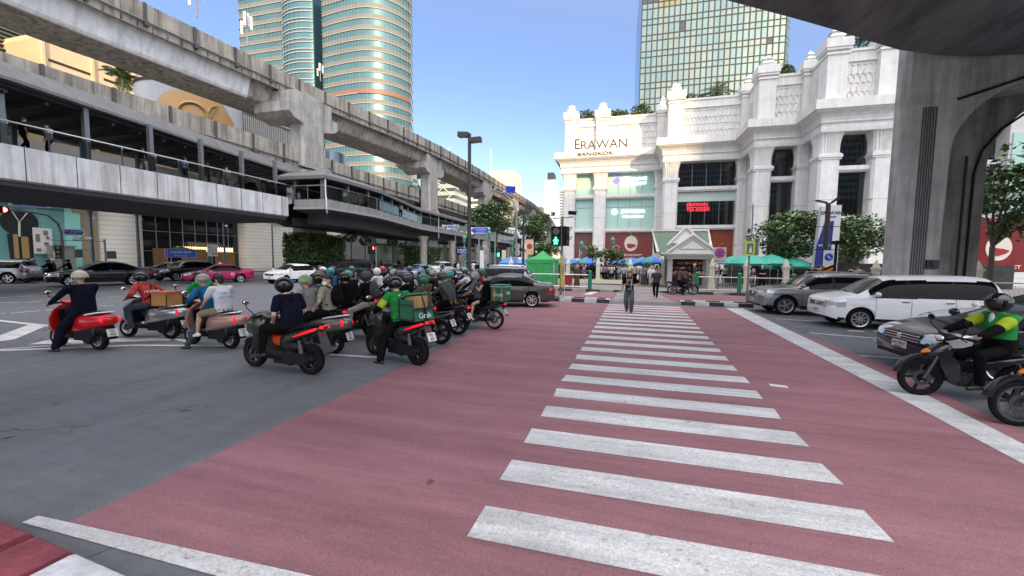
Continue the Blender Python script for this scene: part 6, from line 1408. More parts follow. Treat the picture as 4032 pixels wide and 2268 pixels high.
# green delivery rider with parcel in the foreground
l,h=(-4.37,7.22,0),R(159)
sport('grey scooter with windshield and bright red tail strips carrying a brown parcel',l,h,paint('graphite',(.06,.057,.057),.4),('8ขบ','2827'),shield=True,lean=2)
P6=dict(ride(lean=12,px=-.16,foot=((-.02,.40,.075),(.2,-.2,.38)),fat=1.2,k=1.03,hunch=.05),knee=(1,.3,.2),look=15,nod=6,wide=1.2)
t,J=person('delivery rider in a green jacket with lime sleeve bands on the grey scooter',l,h,'grab',P6,GRN,BLKC,skin=1,sleeve='long',helmet='open',helcol=HB,fine=2)
backtext(J,t,'Grab',.13,WT,.06,-.165)
for s in 'LR':
    a,b=J['sh'+s],J['el'+s]; mb=MB(); capsule(mb,a.lerp(b,.60),a.lerp(b,.92),.083,.078,12); mb.build('sleeve_band',LIME,t,60)
    e,hh=J['el'+s],J['ha'+s]; mb=MB(); capsule(mb,e,e.lerp(hh,.9),.074,.056,12); mb.build('lower_sleeve',BLKC,t,60)
mb=MB(); mb.tube([J['chest']+Vector((.05,-.10,.10)),J['chest']+Vector((-.11,-.02,.05)),J['mid']+Vector((-.145,.12,.0)),J['pel']+Vector((.0,.2,.08))],.016,6); mb.build('bag_strap',BLKC,t,50)
FAB=mat('green bag fabric',(.015,.12,.06),rough=.65,noise=.25,scale=5,bump=.35,bscale=10); FABT=mat('bag trim',(.012,.013,.013),rough=.7)
bag=thing('delivery_bag','open green delivery bag with black trim behind the rider on the grey scooter','bag',off((l[0],l[1],.90),h,-.62),h)
mb=MB(); mb.box((.20,0,.22),(.04,.46,.44)); mb.box((.0,.235,.20),(.42,.02,.40)); mb.box((.0,-.235,.14),(.42,.02,.28)); mb.box((-.22,0,.12),(.03,.46,.24),ry=.25); mb.box((0,0,.01),(.44,.46,.02)); mb.build('bag_body',FAB,bag)
mb=MB(); mb.box((.10,0,.46),(.30,.50,.035),ry=.35); mb.build('bag_flap',mat('green flap',(.02,.17,.09),rough=.6,bump=.3,bscale=10),bag)
mb=MB(); mb.box((-.25,0,.24),(.035,.47,.03)); mb.box((-.245,0,.12),(.012,.03,.26),ry=.25); mb.box((.2,.24,.22),(.05,.012,.46)); mb.box((-.2,.242,.14),(.02,.012,.28)); mb.box((0,.247,.30),(.42,.012,.02)); mb.box((0,.247,.02),(.42,.012,.02)); mb.build('bag_trim',FABT,bag)
text('Grab',.15,mat('pale print',(.6,.68,.62),rough=.6),'lettering',bag,(-.262,0,.10),(PI/2-.25,0,-PI/2),.008)
pc=thing('parcel','brown cardboard parcel sitting in the open green bag','parcel',off((l[0],l[1],.925),h,-.62),h)
mb=MB(); mb.box((0,0,.22),(.26,.36,.43)); mb.build('carton',mat('cardboard',(.36,.21,.085),rough=.8,noise=.15,scale=4),pc)
mb=MB(); mb.box((0,0,.436),(.27,.06,.006)); mb.box((-.131,.0,.30),(.004,.06,.27)); mb.build('tape',mat('tape',(.42,.30,.15),rough=.35),pc)
mb=MB(); mb.tube([(-.27,-.03,.02),(-.20,-.03,.30),(-.12,-.03,.455),(.1,-.03,.455)],.012,6); mb.build('strap',BLKC,pc)
# bikes beyond the parcel rider
l,h=(-4.75,8.95,0),PI-.12
wave('dark motorbike with a pale grey tail bar beside the parcel scooter',l,h,paint('bike grey',(.09,.095,.10),.4),('3กต','88'),lit=False)
person('rider in an olive hoodie and dark green helmet behind the parcel',l,h,'olv',dict(ride(lean=8,px=-.22,hood=True)),OLV,BLKC,sleeve='long',helmet='open',helcol=HG,fine=1)
l,h=(-4.8,10.15,0),PI-.1
wave('dark blue motorbike with a large rear wheel under the rider in slate grey',l,h,paint('bike navy',(.012,.015,.04)),('1','66'))
P7=dict(pelvis=(-.3,0,.92),lean=12,hands=[(-.45,.12,.95),(-.45,-.12,.95)],feet=[(.12,.26,.30),(.12,-.26,.30)],knee=(1,.4,.4),nod=15,elbow=(-.8,.6,-.2))
person('passenger in a slate grey jacket with hands behind the back and a grey helmet',l,h,'slt',P7,GRY2,BLKC,sleeve='long',helmet='open',helcol=HGR,fine=1)
# girl on the bike with the green box
l,h=(-4.12,11.35,0),PI-.1
wave('black step through motorbike carrying a woman and a green delivery box',l,h,paint('bike black',(.014,.014,.015)),('2กฎ','517'),lit=True,rimm=ALU)
person('rider in a grey tee with tattooed arms and patterned helmet in front of the woman',l,h,'tat',ride(lean=12,px=-.08,y=.32),mat('cloth charcoal tee',(.06,.06,.062),rough=.85),BLKC,skin=0,sleeve='short',helmet='open',helcol=HM,fine=1)
P8=dict(pelvis=(-.34,0,.93),lean=2,hands=[(-.02,.12,1.28),(-.02,-.10,1.25)],feet=[(.02,.30,.34),(-.02,-.3,.34)],knee=(1,.5,.35),nod=30,k=.95,elbow=(.1,.4,-1))
person('woman in a black strapless top and shorts looking at a phone on the motorbike',l,h,'girl',P8,BLKC,BLKC,skin=1,sleeve='none',leg='mini',hair='bun',shoes=SHOEW,fine=1)
db_=thing('delivery_box','square green delivery box with orange straps behind the seated woman','delivery box',off((l[0],l[1],.86),h,-.80),h)
mb=MB(); mb.box((0,0,.22),(.44,.46,.42),top=1.02); mb.build('box_body',FAB,db_)
mb=MB(); mb.box((0,0,.455),(.47,.49,.055)); mb.build('box_lid',mat('green lid',(.012,.16,.08),rough=.55,bump=.25,bscale=10),db_)
mb=MB(); mb.box((0,0,.428),(.475,.495,.014)); mb.build('lid_trim',WHT2,db_)
for s in (-.12,.12): mb=MB(); mb.box((s,.2335,.2),(.035,.012,.38)); mb.build('strap',mat('orange strap',(.5,.16,.05),rough=.6),db_)
text('Grab',.15,mat('pale print',(.6,.68,.62)),'lettering',db_,(0,.238,.20),(PI/2,0,PI),.008); text('Grab',.13,mat('pale print',(.6,.68,.62)),'lettering',db_,(-.232,0,.24),(PI/2,0,-PI/2),.008)
# more bikes in the pack
def more(label1,label2,loc,h,P,pose,sh,hel,hk,bm,kind=wave,sleeve='long',tr=BLKC,**k):
    kind(label1,loc,h,bm,None,lit=k.pop('lit',True)); person(label2,loc,h,pose,P,sh,tr,sleeve=sleeve,helmet=hk,helcol=hel,fine=k.pop('fine',0),**k)
R0=ride(lean=8,px=-.25); R1=ride(lean=14,px=-.2); BD=paint('bike dark',(.009,.009,.011)); BRD=paint('bike red',(.28,.01,.015)); BBL=paint('bike blue',(.01,.16,.36))
more('bright blue sports scooter without rider lamps lit among the far riders','rider in dark clothes hunched on the bright blue scooter',(-11.9,14.6,0),PI+.05,R1,'r1',BLKC,HB,'full',BBL,kind=sport)
more('red and black motorbike left of the parcel rider','rider in a white shirt and grey helmet left of the parcel rider',(-6.9,11.4,0),PI,R0,'r0w',WTEE,HGR,'open',BRD)
more('dark motorbike of the rider in dark brown','rider in a dark brown jacket with a marbled helmet',(-6.3,12.6,0),PI-.05,R0,'r0',BRNC,HM,'open',BD)
more('dark motorbike of the rider in a white back shirt','rider in a white short sleeved shirt with a white striped helmet',(-6.7,15.2,0),PI,R0,'r0w',WTEE,mat('striped helmet',(.6,.6,.6),rough=.3,noise=1,scale=6,col2=(.02,.02,.02),detail=0),'open',BD,sleeve='short')
more('dark motorbike of the rider in the red helmet','rider in navy with a glossy red helmet',(-10.6,16.2,0),PI,R0,'r0',DRM,HR_,'open',BD)
more('dark motorbike of the rider with the green helmet','rider in grey with a dark green helmet left of the red helmet',(-11.8,15.6,0),PI,R0,'r0',GRYS,HG,'open',BD)
more('dark motorbike behind the slate grey rider','rider in black with a lime sash in front of the young man in white',(-6.0,13.6,0),PI-.1,R0,'r0',BLKC,HB,'full',BD)
l,h=(-5.5,13.7,0),PI-.05
wave('blue motorbike of the bare headed young man',l,h,BBL,None)
person('bare headed young man with black hair in a white tee on a motorbike',l,h,'wty',ride(lean=4,px=-.2,nod=20),WTEE,JEAN,skin=1,sleeve='short',hair='short',fine=1)
more('dark motorbike half hidden by the woman and her driver','rider in black with an orange trimmed helmet left of the woman',(-4.9,12.9,0),PI-.05,R0,'r0',BLKC,paint('helmet orange black',(.05,.02,.015)),'open',BD)
more('dark scooter at the back of the pack','rider in dark blue hunched at the back of the pack',(-13.4,15.6,0),PI,R1,'r1',DRM,HB,'open',BD,kind=sport)
more('dark motorbike between the white saloon and the pack','rider in black with a dark helmet at the far side of the pack',(-9.9,17.4,0),PI+.1,R0,'r0',BLKC,HGR,'open',BD)
# distant riders at the left
for i,(sx,sy,hc,lb) in enumerate(((95,1085,HGR,'far left rider with a pale helmet on a small bike'),(125,1083,HTA,'second far rider, beige helmet, left of the black saloon'),(185,1082,HB,'third far rider with bare arms left of the black saloon'),(200,1080,paint('helmet white',(.6,.6,.6)),'fourth far rider, white helmet, left of the black saloon'),(262,1078,HB,'fifth far rider, black helmet, by the black saloon roof'))):
    p=at(sx,sy+24); wave('small motorbike of the '+lb,(p.x,p.y,0),R(-130),BBL if i==0 else BD,None); person(lb,(p.x,p.y,0),R(-130),'r0',R0,(BLKC,REDJ,BLKC,GRY2,BLKC)[i],BLKC,sleeve='long',helmet='open',helcol=hc,fine=0)
# right edge: delivery rider and the motorbike at the edge
l,h=(5.34,7.72,0),PI+.02
wave('dark grey step through motorbike rolling over the white stop line at the right',l,h,paint('bike slate',(.016,.018,.021),.2),None,lit=False,lean=-1)
P9=dict(ride(lean=2,px=-.32,seat=.78,hz=.99,hxx=.20,foot=((.05,.24,.30),(.05,-.24,.30)),fat=1.15,look=8),knee=(1,.35,.4))
t,J=person('delivery rider in a green and lime jacket with a black helmet at the right edge',l,h,'wv',P9,GRN,BLKC,skin=2,sleeve='long',helmet='full',helcol=HB,fine=2)
for s in 'LR':
    a,b=J['sh'+s],J['el'+s]; mb=MB(); capsule(mb,a.lerp(b,.35),a.lerp(b,.80),.088,.080,12); mb.build('sleeve_band',LIME,t,60)
    e,hh=J['el'+s],J['ha'+s]; mb=MB(); capsule(mb,e.lerp(hh,-.05),e.lerp(hh,.92),.075,.055,12); mb.build('lower_sleeve',BLKC,t,60)
mb=MB(); sec=[(J['pel']-Vector((0,0,.04)),.215,.17),(J['pel']+Vector((0,0,.06)),.215,.172),(J['mid'].lerp(J['pel'],.3),.21,.168)]
mb.rings([[c_+Vector((b_*math.cos(2*PI*q/20),a_*math.sin(2*PI*q/20),0)) for q in range(20)] for c_,a_,b_ in sec]); mb.build('jacket_lower',BLKC,t,60)
mb=MB(); mb.ell(J['chest']+Vector((.105,0,.0)),(.03,.04,.10)); mb.build('undershirt',WTEE,t,60)
l,h=(5.72,6.62,0),PI+.03
wave('black motorbike with wire wheels cut by the right edge of the view',l,h,BKP,None,lit=False,spokes=24,style='wire',rimm=ENG2)
person('rider in dark clothes on the motorbike cut by the right edge',l,h,'r0x',ride(lean=5,px=-.35),BLKC,JEAN,sleeve='long',helmet='open',helcol=HB,fine=1)
# a motorbike parked beyond the people carrier
l=(14.5,14.0,0); wave('dark motorbike standing behind the people carrier by the pier',l,PI,BD,None,lit=False); person('rider with a dark helmet behind the people carrier',l,PI,'r0',R0,BLKC,BLKC,sleeve='long',helmet='open',helcol=HB,fine=0)
# motorbike crossing in front of the shrine
l,h=(3.88,26.56,0),R(10)
wave('small motorbike with pale wheels crossing in front of the shrine kiosk',l,h,paint('bike black',(.014,.014,.015)),None,lit=False,spokes=18,style='wire',rimm=ALU)
person('rider in a dark jacket and dark helmet crossing in front of the shrine kiosk',l,h,'mx',dict(ride(lean=12,px=-.2,foot=((.1,.2,.3),(-.05,-.32,.075)))),GRY2,BLKC,sleeve='long',helmet='open',helcol=HB,fine=1)
# pedestrians on the crossing
PW=dict(pelvis=(0,0,.90),hands=[(.14,.20,1.12),(-.08,-.30,.80)],feet=[(.10,.10,.085),(-.14,-.09,.11)],toe=[(1,.1,-.15),(1,-.1,-.55)],lean=2,wide=1.35,k=.985)
t,J=person('woman with long reddish hair in a black print tee walking towards the viewer',(.47,16.8,.0),R(-96),'walk',PW,BLKC,JEANG,skin=1,sleeve='short',hair='long',haircol=HAIRR,fine=2)
c=J['mid'].lerp(J['chest'],.6)
text('LOOSE',.075,mat('cream print',(.6,.56,.5)),'tee_print',t,(.128,0,c.z+.07),(PI/2,0,PI/2),.01); 
mb=MB()
for a,z in ((.05,-.02),(.06,-.10)):
    for s in (1,-1): mb.tube([(.13,s*.05+a*math.cos(k*PI/6),c.z+z+.045*math.sin(k*PI/6)) for k in range(13)],.008,5)
mb.build('tee_print',mat('cream print',(.6,.56,.5)),t)
mb=MB(); mb.ell((.13,.02,.93),(.05,.11,.075)); bgx=mb.build('waist_bag',mat('bag grey',(.09,.09,.095),rough=.7,bump=.4,bscale=20),t,60)
mb=MB(); mb.tube([(.03,.11,1.44),(.13,.09,1.25),(.14,.06,.97)],.007,5); mb.build('bag_strap',STEEL,bgx)
PM=dict(pelvis=(0,0,.90),hands=[(.05,.22,.88),(.06,-.24,.86)],feet=[(.20,.08,.09),(-.22,-.08,.13)],toe=[(1,.1,.05),(1,-.1,-.6)],lean=3,k=.96)
t,J=person('man in dark grey tee and black trousers on the far crossing half',(2.09,23.75,.0),R(-100),'walkm',PM,cloth((.05,.055,.06),'charcoal'),BLKC,skin=1,sleeve='short',hair='short',fine=1)
mb=MB(); mb.tube([(.0,.12,1.42),(.125,.02,1.25),(.13,-.12,1.02),(0,-.17,.95)],.012,5); mb.build('bag_strap',BLKC,t)
# ================= trees and plant walls
def tree(name,label,x,y,h,ctr,r,n,size,group=None,tr=.16,lean=0,clumps=14,seed=1,mi=None,gaps=.75):
    rnd=random.Random(seed); t=thing(name,label,'tree',(x,y,0),0,group); mb=MB(); cl=[]
    for _ in range(clumps):
        while 1:
            p=Vector((rnd.uniform(-1,1),rnd.uniform(-1,1),rnd.uniform(-.9,1)))
            if .25<p.length<1: break
        cl.append(Vector((ctr[0]+p.x*r[0]*.8,ctr[1]+p.y*r[1]*.8,ctr[2]+p.z*r[2]*.8)))
    for c in cl:
        s=rnd.uniform(.28,.5); leaves(mb,c,(r[0]*s,r[1]*s,r[2]*s*.8),int(n/clumps),size,rnd=rnd)
    leaves(mb,ctr,(r[0]*.8,r[1]*.8,r[2]*.75),n//6,size,rnd=rnd)
    mb.build('crown',LEAF if mi is None else mi,t); b=MB(); fk=Vector((lean*.4,0,max(.8,ctr[2]-r[2]*.9)))
    b.tube([(0,0,0),fk*.5+Vector((.04,0,0)),fk],[tr,tr*.8,tr*.7],8)
    for c in cl[:9]: b.tube([fk,fk.lerp(c,.5)+Vector((0,0,.15)),c],[tr*.5,tr*.3,tr*.1],6)
    b.build('trunk',TRK,t,50); return t
tree('broadleaf_tree','wide green tree with loose leafy branches in front of the white building columns',13.4,38.5,7,(.3,0,4.4),(4.0,2.0,2.1),4200,.27,tr=.14,clumps=22,seed=3)
tree('broadleaf_tree','darker green tree right of the white signboard, reaching to the concrete pier',19.2,40.5,6,(.2,0,4.3),(3.0,2.2,2.5),3400,.27,tr=.14,clumps=20,seed=5)
tree('street_tree','tall dark street tree left of the green pedestrian signal',-14.6,47.5,9,(0,0,7.3),(3.2,3.2,2.5),3000,.33,tr=.16,seed=8)
tree('street_tree','second dark street tree in front of the sunlit railway',-11.8,57,9,(0,0,6.9),(3.0,3.0,2.7),2800,.33,tr=.17,seed=9)
tree('street_tree','low pale green tree behind the green tent',-9.5,50,5,(0,0,3.3),(2.6,2,1.3),900,.36,tr=.1,seed=10)
tree('roadside_tree','tree standing beyond the railway between the two big piers',-44,82,14,(0,0,15.2),(5,5,4.2),1500,.6,tr=.3,seed=12,clumps=20)
tree('roadside_tree','dark tree at the far right behind the concrete pier',20.5,29,9,(1.2,0,6.0),(2.4,2.4,3.2),1500,.34,tr=.16,seed=13)
tree('shrub','feathery yellow green shrub at the shrine fence among the blue umbrellas',-.6,35.2,3,(0,0,2.5),(1.4,.7,.75),620,.24,tr=.05,seed=14)
tree('shrub','small leafy shrub left of the feathery shrub at the shrine fence',-2.2,35.4,3,(0,0,2.7),(.8,.6,.6),330,.22,tr=.05,seed=15)
for i in range(5): tree('street_tree','small street tree under the far walkway by the shopfronts',-38+i*1.6,66+i*9,5,(0,0,4),(1.6,1.6,1.5),300,.4,group='small trees under the walkway',tr=.08,seed=30+i)
def plantwall(x0,x1,y0,y1,z1,label,n,seed):
    cx,cy=(x0+x1)/2,(y0+y1)/2; t=thing('plant_wall',label,'plant wall',(cx,cy,0)); rnd=random.Random(seed); mb=MB()
    hx2,hy2=(x1-x0)/2,(y1-y0)/2
    mb2=MB(); mb2.b2((-hx2+.15,-hy2+.15,0),(hx2-.15,hy2-.15,z1-.15)); mb2.build('core',mat('plant wall core',(.012,.022,.01),rough=.9),t)
    for _ in range(n):
        f=rnd.random(); 
        if f<.45: p=(hx2+rnd.uniform(-.12,.14),rnd.uniform(-hy2,hy2),rnd.uniform(.1,z1)); nn=(1,0)
        elif f<.85: p=(rnd.uniform(-hx2,hx2),-hy2-rnd.uniform(-.12,.14),rnd.uniform(.1,z1)); nn=(0,-1)
        else: p=(rnd.uniform(-hx2,hx2),rnd.uniform(-hy2,hy2),z1+rnd.uniform(-.12,.16)); nn=(.3,-.3)
        s=.24*rnd.uniform(.6,1.3); M=Euler((rnd.uniform(-.8,.8)+1.1*abs(nn[1]),rnd.uniform(-.8,.8)+1.1*nn[0],rnd.uniform(0,6.3))).to_matrix()
        d=.75+.25*math.sin(p[0]*1.3+p[1]*.9)*math.sin(p[2]*1.7)
        mb.add([Vector(p)+M@Vector(v)*s for v in ((-.5,0,0),(-.1,-.34,.05),(.55,0,-.04),(-.1,.34,.05))],[(0,1,2,3)],1 if rnd.random()<.28*d else (0 if rnd.random()<.6 else 2))
    mb.build('foliage',LEAF,t); return t
plantwall(-32.6,-29.9,33.0,39.0,4.35,'big box of green wall plants wrapped round the foot of the near railway pier',4200,2)
plantwall(-31.6,-28.7,54.6,61.6,3.75,'darker box of wall plants round the second railway pier',2600,4)
# hanging plant balls on poles
for i,(sx,sy) in enumerate(((1382,935),(1437,948),(1545,955))):
    p=at_x(sx,sy,-30.5); t=thing('plant_ball',('round hanging plant ball under the walkway beside the plant wall','round hanging plant ball above the red pedestrian signal','dark hanging plant ball further along under the walkway')[i],'plant',(p.x,p.y,0)); mb=MB(); mb.cyl((0,0,0),(0,0,p.z),.06,6); mb.build('pole',DKM,t); mb=MB(); leaves(mb,(0,0,p.z),(.75,.75,.6),220,.3); mb.build('foliage',LEAF,t)
# ================= lamp posts, signals, signs
def lamp2(x,y,h,label,r=.13):
    t=thing('street_lamp',label,'street lamp',(x,y,0)); mb=MB(); mb.tube([(0,0,0),(0,0,h)],[r*1.15,r*.9],10); mb.lathe([(r*2.2,0),(r*2.2,.05),(r*1.4,.3)],(0,0,0),12); mb.build('pole',mat('lamp post brown black',(.030,.024,.022),rough=.55),t); return t
p=at(1847,1105); t=lamp2(p.x,p.y,13.6,'tall dark lamp post with two square heads rising in the middle of the scene',.17)
for s,dz,a in ((-1,0,.2),(1,-.55,.2)):
    mb=MB(); mb.box((s*.62,.05,13.55+dz),(1.0,.62,.42),ry=-.06*s,rz=a*.3); mb.box((s*.15,0,13.5+dz),(.3,.08,.08)); mb.build('lamp_head',mat('lamp post brown black',(.03,.024,.022)),t)
    mb=MB(); mb.box((s*.62,.05,13.33+dz),(.8,.45,.02)); mb.build('lamp_glass',mat('lamp glass',(.3,.28,.22),rough=.2),t)
mb=MB(); mb.lathe([(.26,0),(.33,0),(.33,.05),(.26,.05),(.26,0)],(.28,-.1,4.4),16,'y'); mb.build('speaker_ring',BLK,t)
# solar lamp on the right
t=lamp2(13.25,31,6.0,'black lamp post with two tilted solar heads in front of the white signboard',.15)
for s,rx in ((1,-.75),(-1,.25)):
    mb=MB(); mb.box((s*.42,0,6.25 if s>0 else 6.1),(.58,.34,.07),ry=rx); mb.build('lamp_head',BLK,t); mb=MB(); mb.box((s*.42,-.03,6.205 if s>0 else 6.06),(.42,.26,.03),ry=rx); mb.build('lamp_glass',mat('lamp lens',(.45,.40,.28),rough=.2),t)
    mb=MB(); mb.tube([(0,0,5.9),(s*.25,0,6.05)],.05,6); mb.build('bracket',BLK,t)
for z in (4.45,2.95): mb=MB(); mb.cyl((-.95,0,z),(.95,0,z),.025,6); mb.build('banner_arm',BLK,t)
# totem signboard
t=thing('signboard','tall white signboard with dark lettering and a blue picture panel between the trees','signboard',(15.55,36.2,0))
mb=MB(); mb.prism([(-.85,0),(.75,0),(.8,6.5),(-.5,6.4)],'y',0,.5); mb.build('panel',mat('sign white',(.55,.56,.58),rough=.4),t)
mb=MB(); mb.prism([(-.78,1.5),(.25,2.2),(.35,5.3),(-.25,5.2),(-.7,3.4)],'y',-.03,0); mb.build('picture_panel',mat('blue print',(.03,.035,.22),rough=.35,noise=.4,scale=.8),t)
text('ERAWAN',.34,LET,'lettering',t,(.15,-.02,5.9),depth=.03); text('BANGKOK',.14,LET,'lettering',t,(.15,-.02,5.6),depth=.03)
text('WORLD',.22,mat('pale print w',(.7,.7,.75)),'lettering',t,(-.2,-.05,3.4),depth=.02)
SIGB=mat('sign blue',(.012,.06,.48),rough=.35); SIGW=mat('sign white face',(.7,.71,.72),rough=.4)
def roadsign(parent,l1,l2,loc,rz,w,h,arrows=True,name='sign_panel'):
    mb=MB(); a=h*.5; mb.box((0,0,0),(w,.04,h)); o=mb.build(name,SIGW,parent); o.location=loc; o.rotation_euler.z=rz
    mb=MB()
    if arrows: mb.prism([(-w/2+.04,0),(-w/2+.04+a*.6,-h/2+.05),(w/2-.04-a*.6,-h/2+.05),(w/2-.04,0),(w/2-.04-a*.6,h/2-.05),(-w/2+.04+a*.6,h/2-.05)],'y',-.026,-.02)
    else: mb.box((0,-.023,0),(w-.05,.006,h-.05))
    mb.build('sign_face',SIGB,o)
    text(l1,h*.42,SIGW,'lettering',o,(0,-.03,h*.13),depth=.008); text(l2,h*.2,SIGW,'lettering',o,(0,-.03,-h*.27),depth=.008)
    return o
GRP=mat('signal grey green',(.20,.24,.23),rough=.5,metal=.4); RLIT=mat('red lamp lit',(1,.05,.04),emit=9); GLIT=mat('green lamp lit',(.03,1,.55),emit=5)
def sighead(parent,loc,rz,n=3,lit=None,s=.30):
    mb=MB(); mb.box((0,.1,0),(s*1.15,.22,s*1.12*n)); 
    for k in range(n): 
        z=(k-(n-1)/2)*s*1.1; mb.tube([(-s*.48,-.02,z+s*.1),(-s*.4,-.16,z+s*.38),(0,-.2,z+s*.5),(s*.4,-.16,z+s*.38),(s*.48,-.02,z+s*.1)],.02,4)
    o=mb.build('signal_head',BLK,parent); o.location=loc; o.rotation_euler.z=rz
    for k in range(n):
        z=(k-(n-1)/2)*s*1.1; mb=MB(); mb.lathe([(0,0),(s*.4,0),(s*.4,.02),(0,.02)],(0,-.03,z),14,'y'); mb.build('lens',mat('dark lens',(.03,.03,.03),rough=.2),o)
    if lit:
        kind,k=lit; z=(k-(n-1)/2)*s*1.1
        if kind=='man': 
            mb=MB(); mb.ell((0,-.06,z+s*.33),(s*.09,.02,s*.1),8,6); mb.tube([(0,-.06,z+s*.22),(0,-.06,z-.0)],s*.10,6); mb.tube([(0,-.06,z),(-s*.16,-.06,z-s*.4)],s*.06,6); mb.tube([(0,-.06,z),(s*.18,-.06,z-s*.36)],s*.06,6); mb.tube([(-s*.26,-.06,z+s*.0),(0,-.06,z+s*.2),(s*.24,-.06,z)],s*.05,6); mb.build('lit_figure',GLIT,o)
        elif kind=='redman':
            mb=MB(); mb.ell((0,-.06,z+s*.3),(s*.09,.02,s*.1),8,6); mb.tube([(0,-.06,z+s*.2),(0,-.06,z-s*.35)],s*.12,6); mb.build('lit_figure',RLIT,o)
        else: mb=MB(); mb.lathe([(0,0),(s*.42,0),(s*.42,.03),(0,.03)],(0,-.07,z),14,'y'); mb.build('lit_lamp',RLIT,o)
    return o
def camera_box(parent,loc,rz=0,m=None):
    mb=MB(); mb.box((0,0,0),(.16,.42,.14)); mb.box((0,-.04,.09),(.2,.5,.025)); o=mb.build('security_camera',m or mat('camera white',(.62,.63,.63),rough=.4),parent); o.location=loc; o.rotation_euler.z=rz; mb=MB(); mb.cyl((0,-.21,0),(0,-.23,0),.05,10); mb.build('camera_lens',BLK,o)
# pedestrian signal on the island
t=thing('pedestrian_signal','pedestrian signal showing a bright green man on a grey pole with a yellow banner','traffic signal',(-2.82,20.5,.14)); mb=MB(); mb.tube([(0,0,0),(0,0,4.15)],.07,10); mb.lathe([(.16,0),(.16,.04),(.08,.12)],(0,0,0),10); mb.build('pole',GRYM,t)
sighead(t,(-.30,-.05,3.15),0,2,('man',0),.44); sighead(t,(.27,.05,3.15),R(75),2,None,.44)
mb=MB(); mb.cyl((-.5,0,4.05),(.55,0,4.12),.03,6); mb.cyl((-.28,0,2.62),(-.28,0,2.5),.05); mb.build('arm',GRYM,t); camera_box(t,(-.48,-.05,4.25),.3); camera_box(t,(.5,0,4.3),2.4,BLK)
mb=MB(); mb.box((.07,-.10,1.35),(.18,.02,1.6),ry=-.03); mb.build('banner',mat('yellow banner',(.55,.48,.08),rough=.7,noise=.2,scale=5),t)
text('ตลาดนัด',.13,mat('banner ink',(.06,.07,.04)),'lettering',t,(.07,-.115,1.4),(PI/2,PI/2,0),.004)
mb=MB(); mb.cyl((.2,-.12,.0),(.17,-.11,2.2),.012,5); mb.build('banner_stick',WHT2,t)
# crossing sign
t=thing('crossing_sign','yellow green pedestrian crossing sign on a grey pole left of the grey suv','road sign',(5.85,20.72,.14)); mb=MB(); mb.tube([(0,0,0),(0,0,2.95)],.045,8); mb.tube([(.07,.05,2.5),(.07,.05,4.6)],.03,8); mb.build('pole',GRYM,t)
mb=MB(); mb.box((0,-.07,2.55),(.44,.10,.66),rz=.35); o=mb.build('sign_panel',mat('fluorescent yellow',(.55,.75,.02),rough=.4),t)
mb=MB(); mb.box((-.02,-.13,2.55),(.30,.012,.48),rz=.35); mb.build('sign_face',mat('crossing blue grey',(.10,.15,.22)),t)
mb=MB(); mb.prism([(-.10,2.36),(.08,2.36),(-.0,2.72)],'y',-.152,-.146); mb.build('sign_triangle',SIGW,t); mb=MB(); mb.box((.28,.02,2.55),(.06,.3,.6),rz=.35); mb.build('sign_side',mat('sign back',(.3,.32,.33),rough=.5,metal=.4),t)
# no stopping sign
t=thing('no_stopping_sign','round no stopping sign above a small arrow plate in front of the kiosk','road sign',(6.35,28.6,.14)); mb=MB(); mb.tube([(0,0,0),(0,0,2.85)],.04,8); mb.build('pole',GRYM,t)
mb=MB(); mb.box((0,-.05,2.5),(.74,.03,.72)); mb.box((0,-.05,1.98),(.74,.03,.30)); mb.build('sign_panel',mat('sign grey',(.42,.43,.44),rough=.5),t)
mb=MB(); mb.lathe([(0,0),(.24,0),(.24,.008),(0,.008)],(0,-.08,2.5),22,'y'); mb.build('sign_face',mat('no stop blue',(.04,.10,.42)),t)
mb=MB(); mb.lathe([(.24,0),(.31,0),(.31,.01),(.24,.01),(.24,0)],(0,-.082,2.5),22,'y'); 
for s in (1,-1): mb.box((0,-.092,2.5),(.50,.008,.075),ry=s*PI/4)
mb.build('sign_ring',mat('sign red',(.42,.03,.05)),t)
mb=MB(); mb.box((.05,-.075,1.98),(.42,.01,.022)); mb.prism([(-.28,1.98),(-.16,1.93),(-.16,2.03)],'y',-.08,-.07); mb.build('sign_arrow',BLK,t)
# barrier on the island end
t=thing('keep_left_sign','blue keep left disc above an orange and black striped board behind the grey suv','road sign',(9.2,21.2,.14)); mb=MB(); mb.tube([(.28,.05,0),(.30,.05,2.95)],.06,8); mb.box((.35,.0,2.85),(.5,.2,.16)); mb.build('pole',BLK,t)
mb=MB(); mb.box((0,0,2.15),(.40,.03,.72)); mb.build('sign_panel',SIGW,t); mb=MB(); mb.lathe([(0,0),(.17,0),(.17,.01),(0,.01)],(0,-.03,2.2),18,'y'); mb.build('sign_face',SIGB,t); mb=MB(); mb.box((0,-.045,2.2),(.2,.01,.035),ry=.8); mb.build('sign_arrow',SIGW,t)
mb=MB(); mb.b2((-.2,-.015,.5),(.2,.015,1.75)); o=mb.build('striped_board',mat('board orange',(.55,.18,.03),rough=.5),t); mb=MB()
for k in range(5): mb.add([(-.2,-.02,.55+k*.25),(.2,-.02,.75+k*.25),(.2,-.02,.87+k*.25),(-.2,-.02,.67+k*.25)],[(0,1,2,3)])
mb.build('stripes',BLK,o)
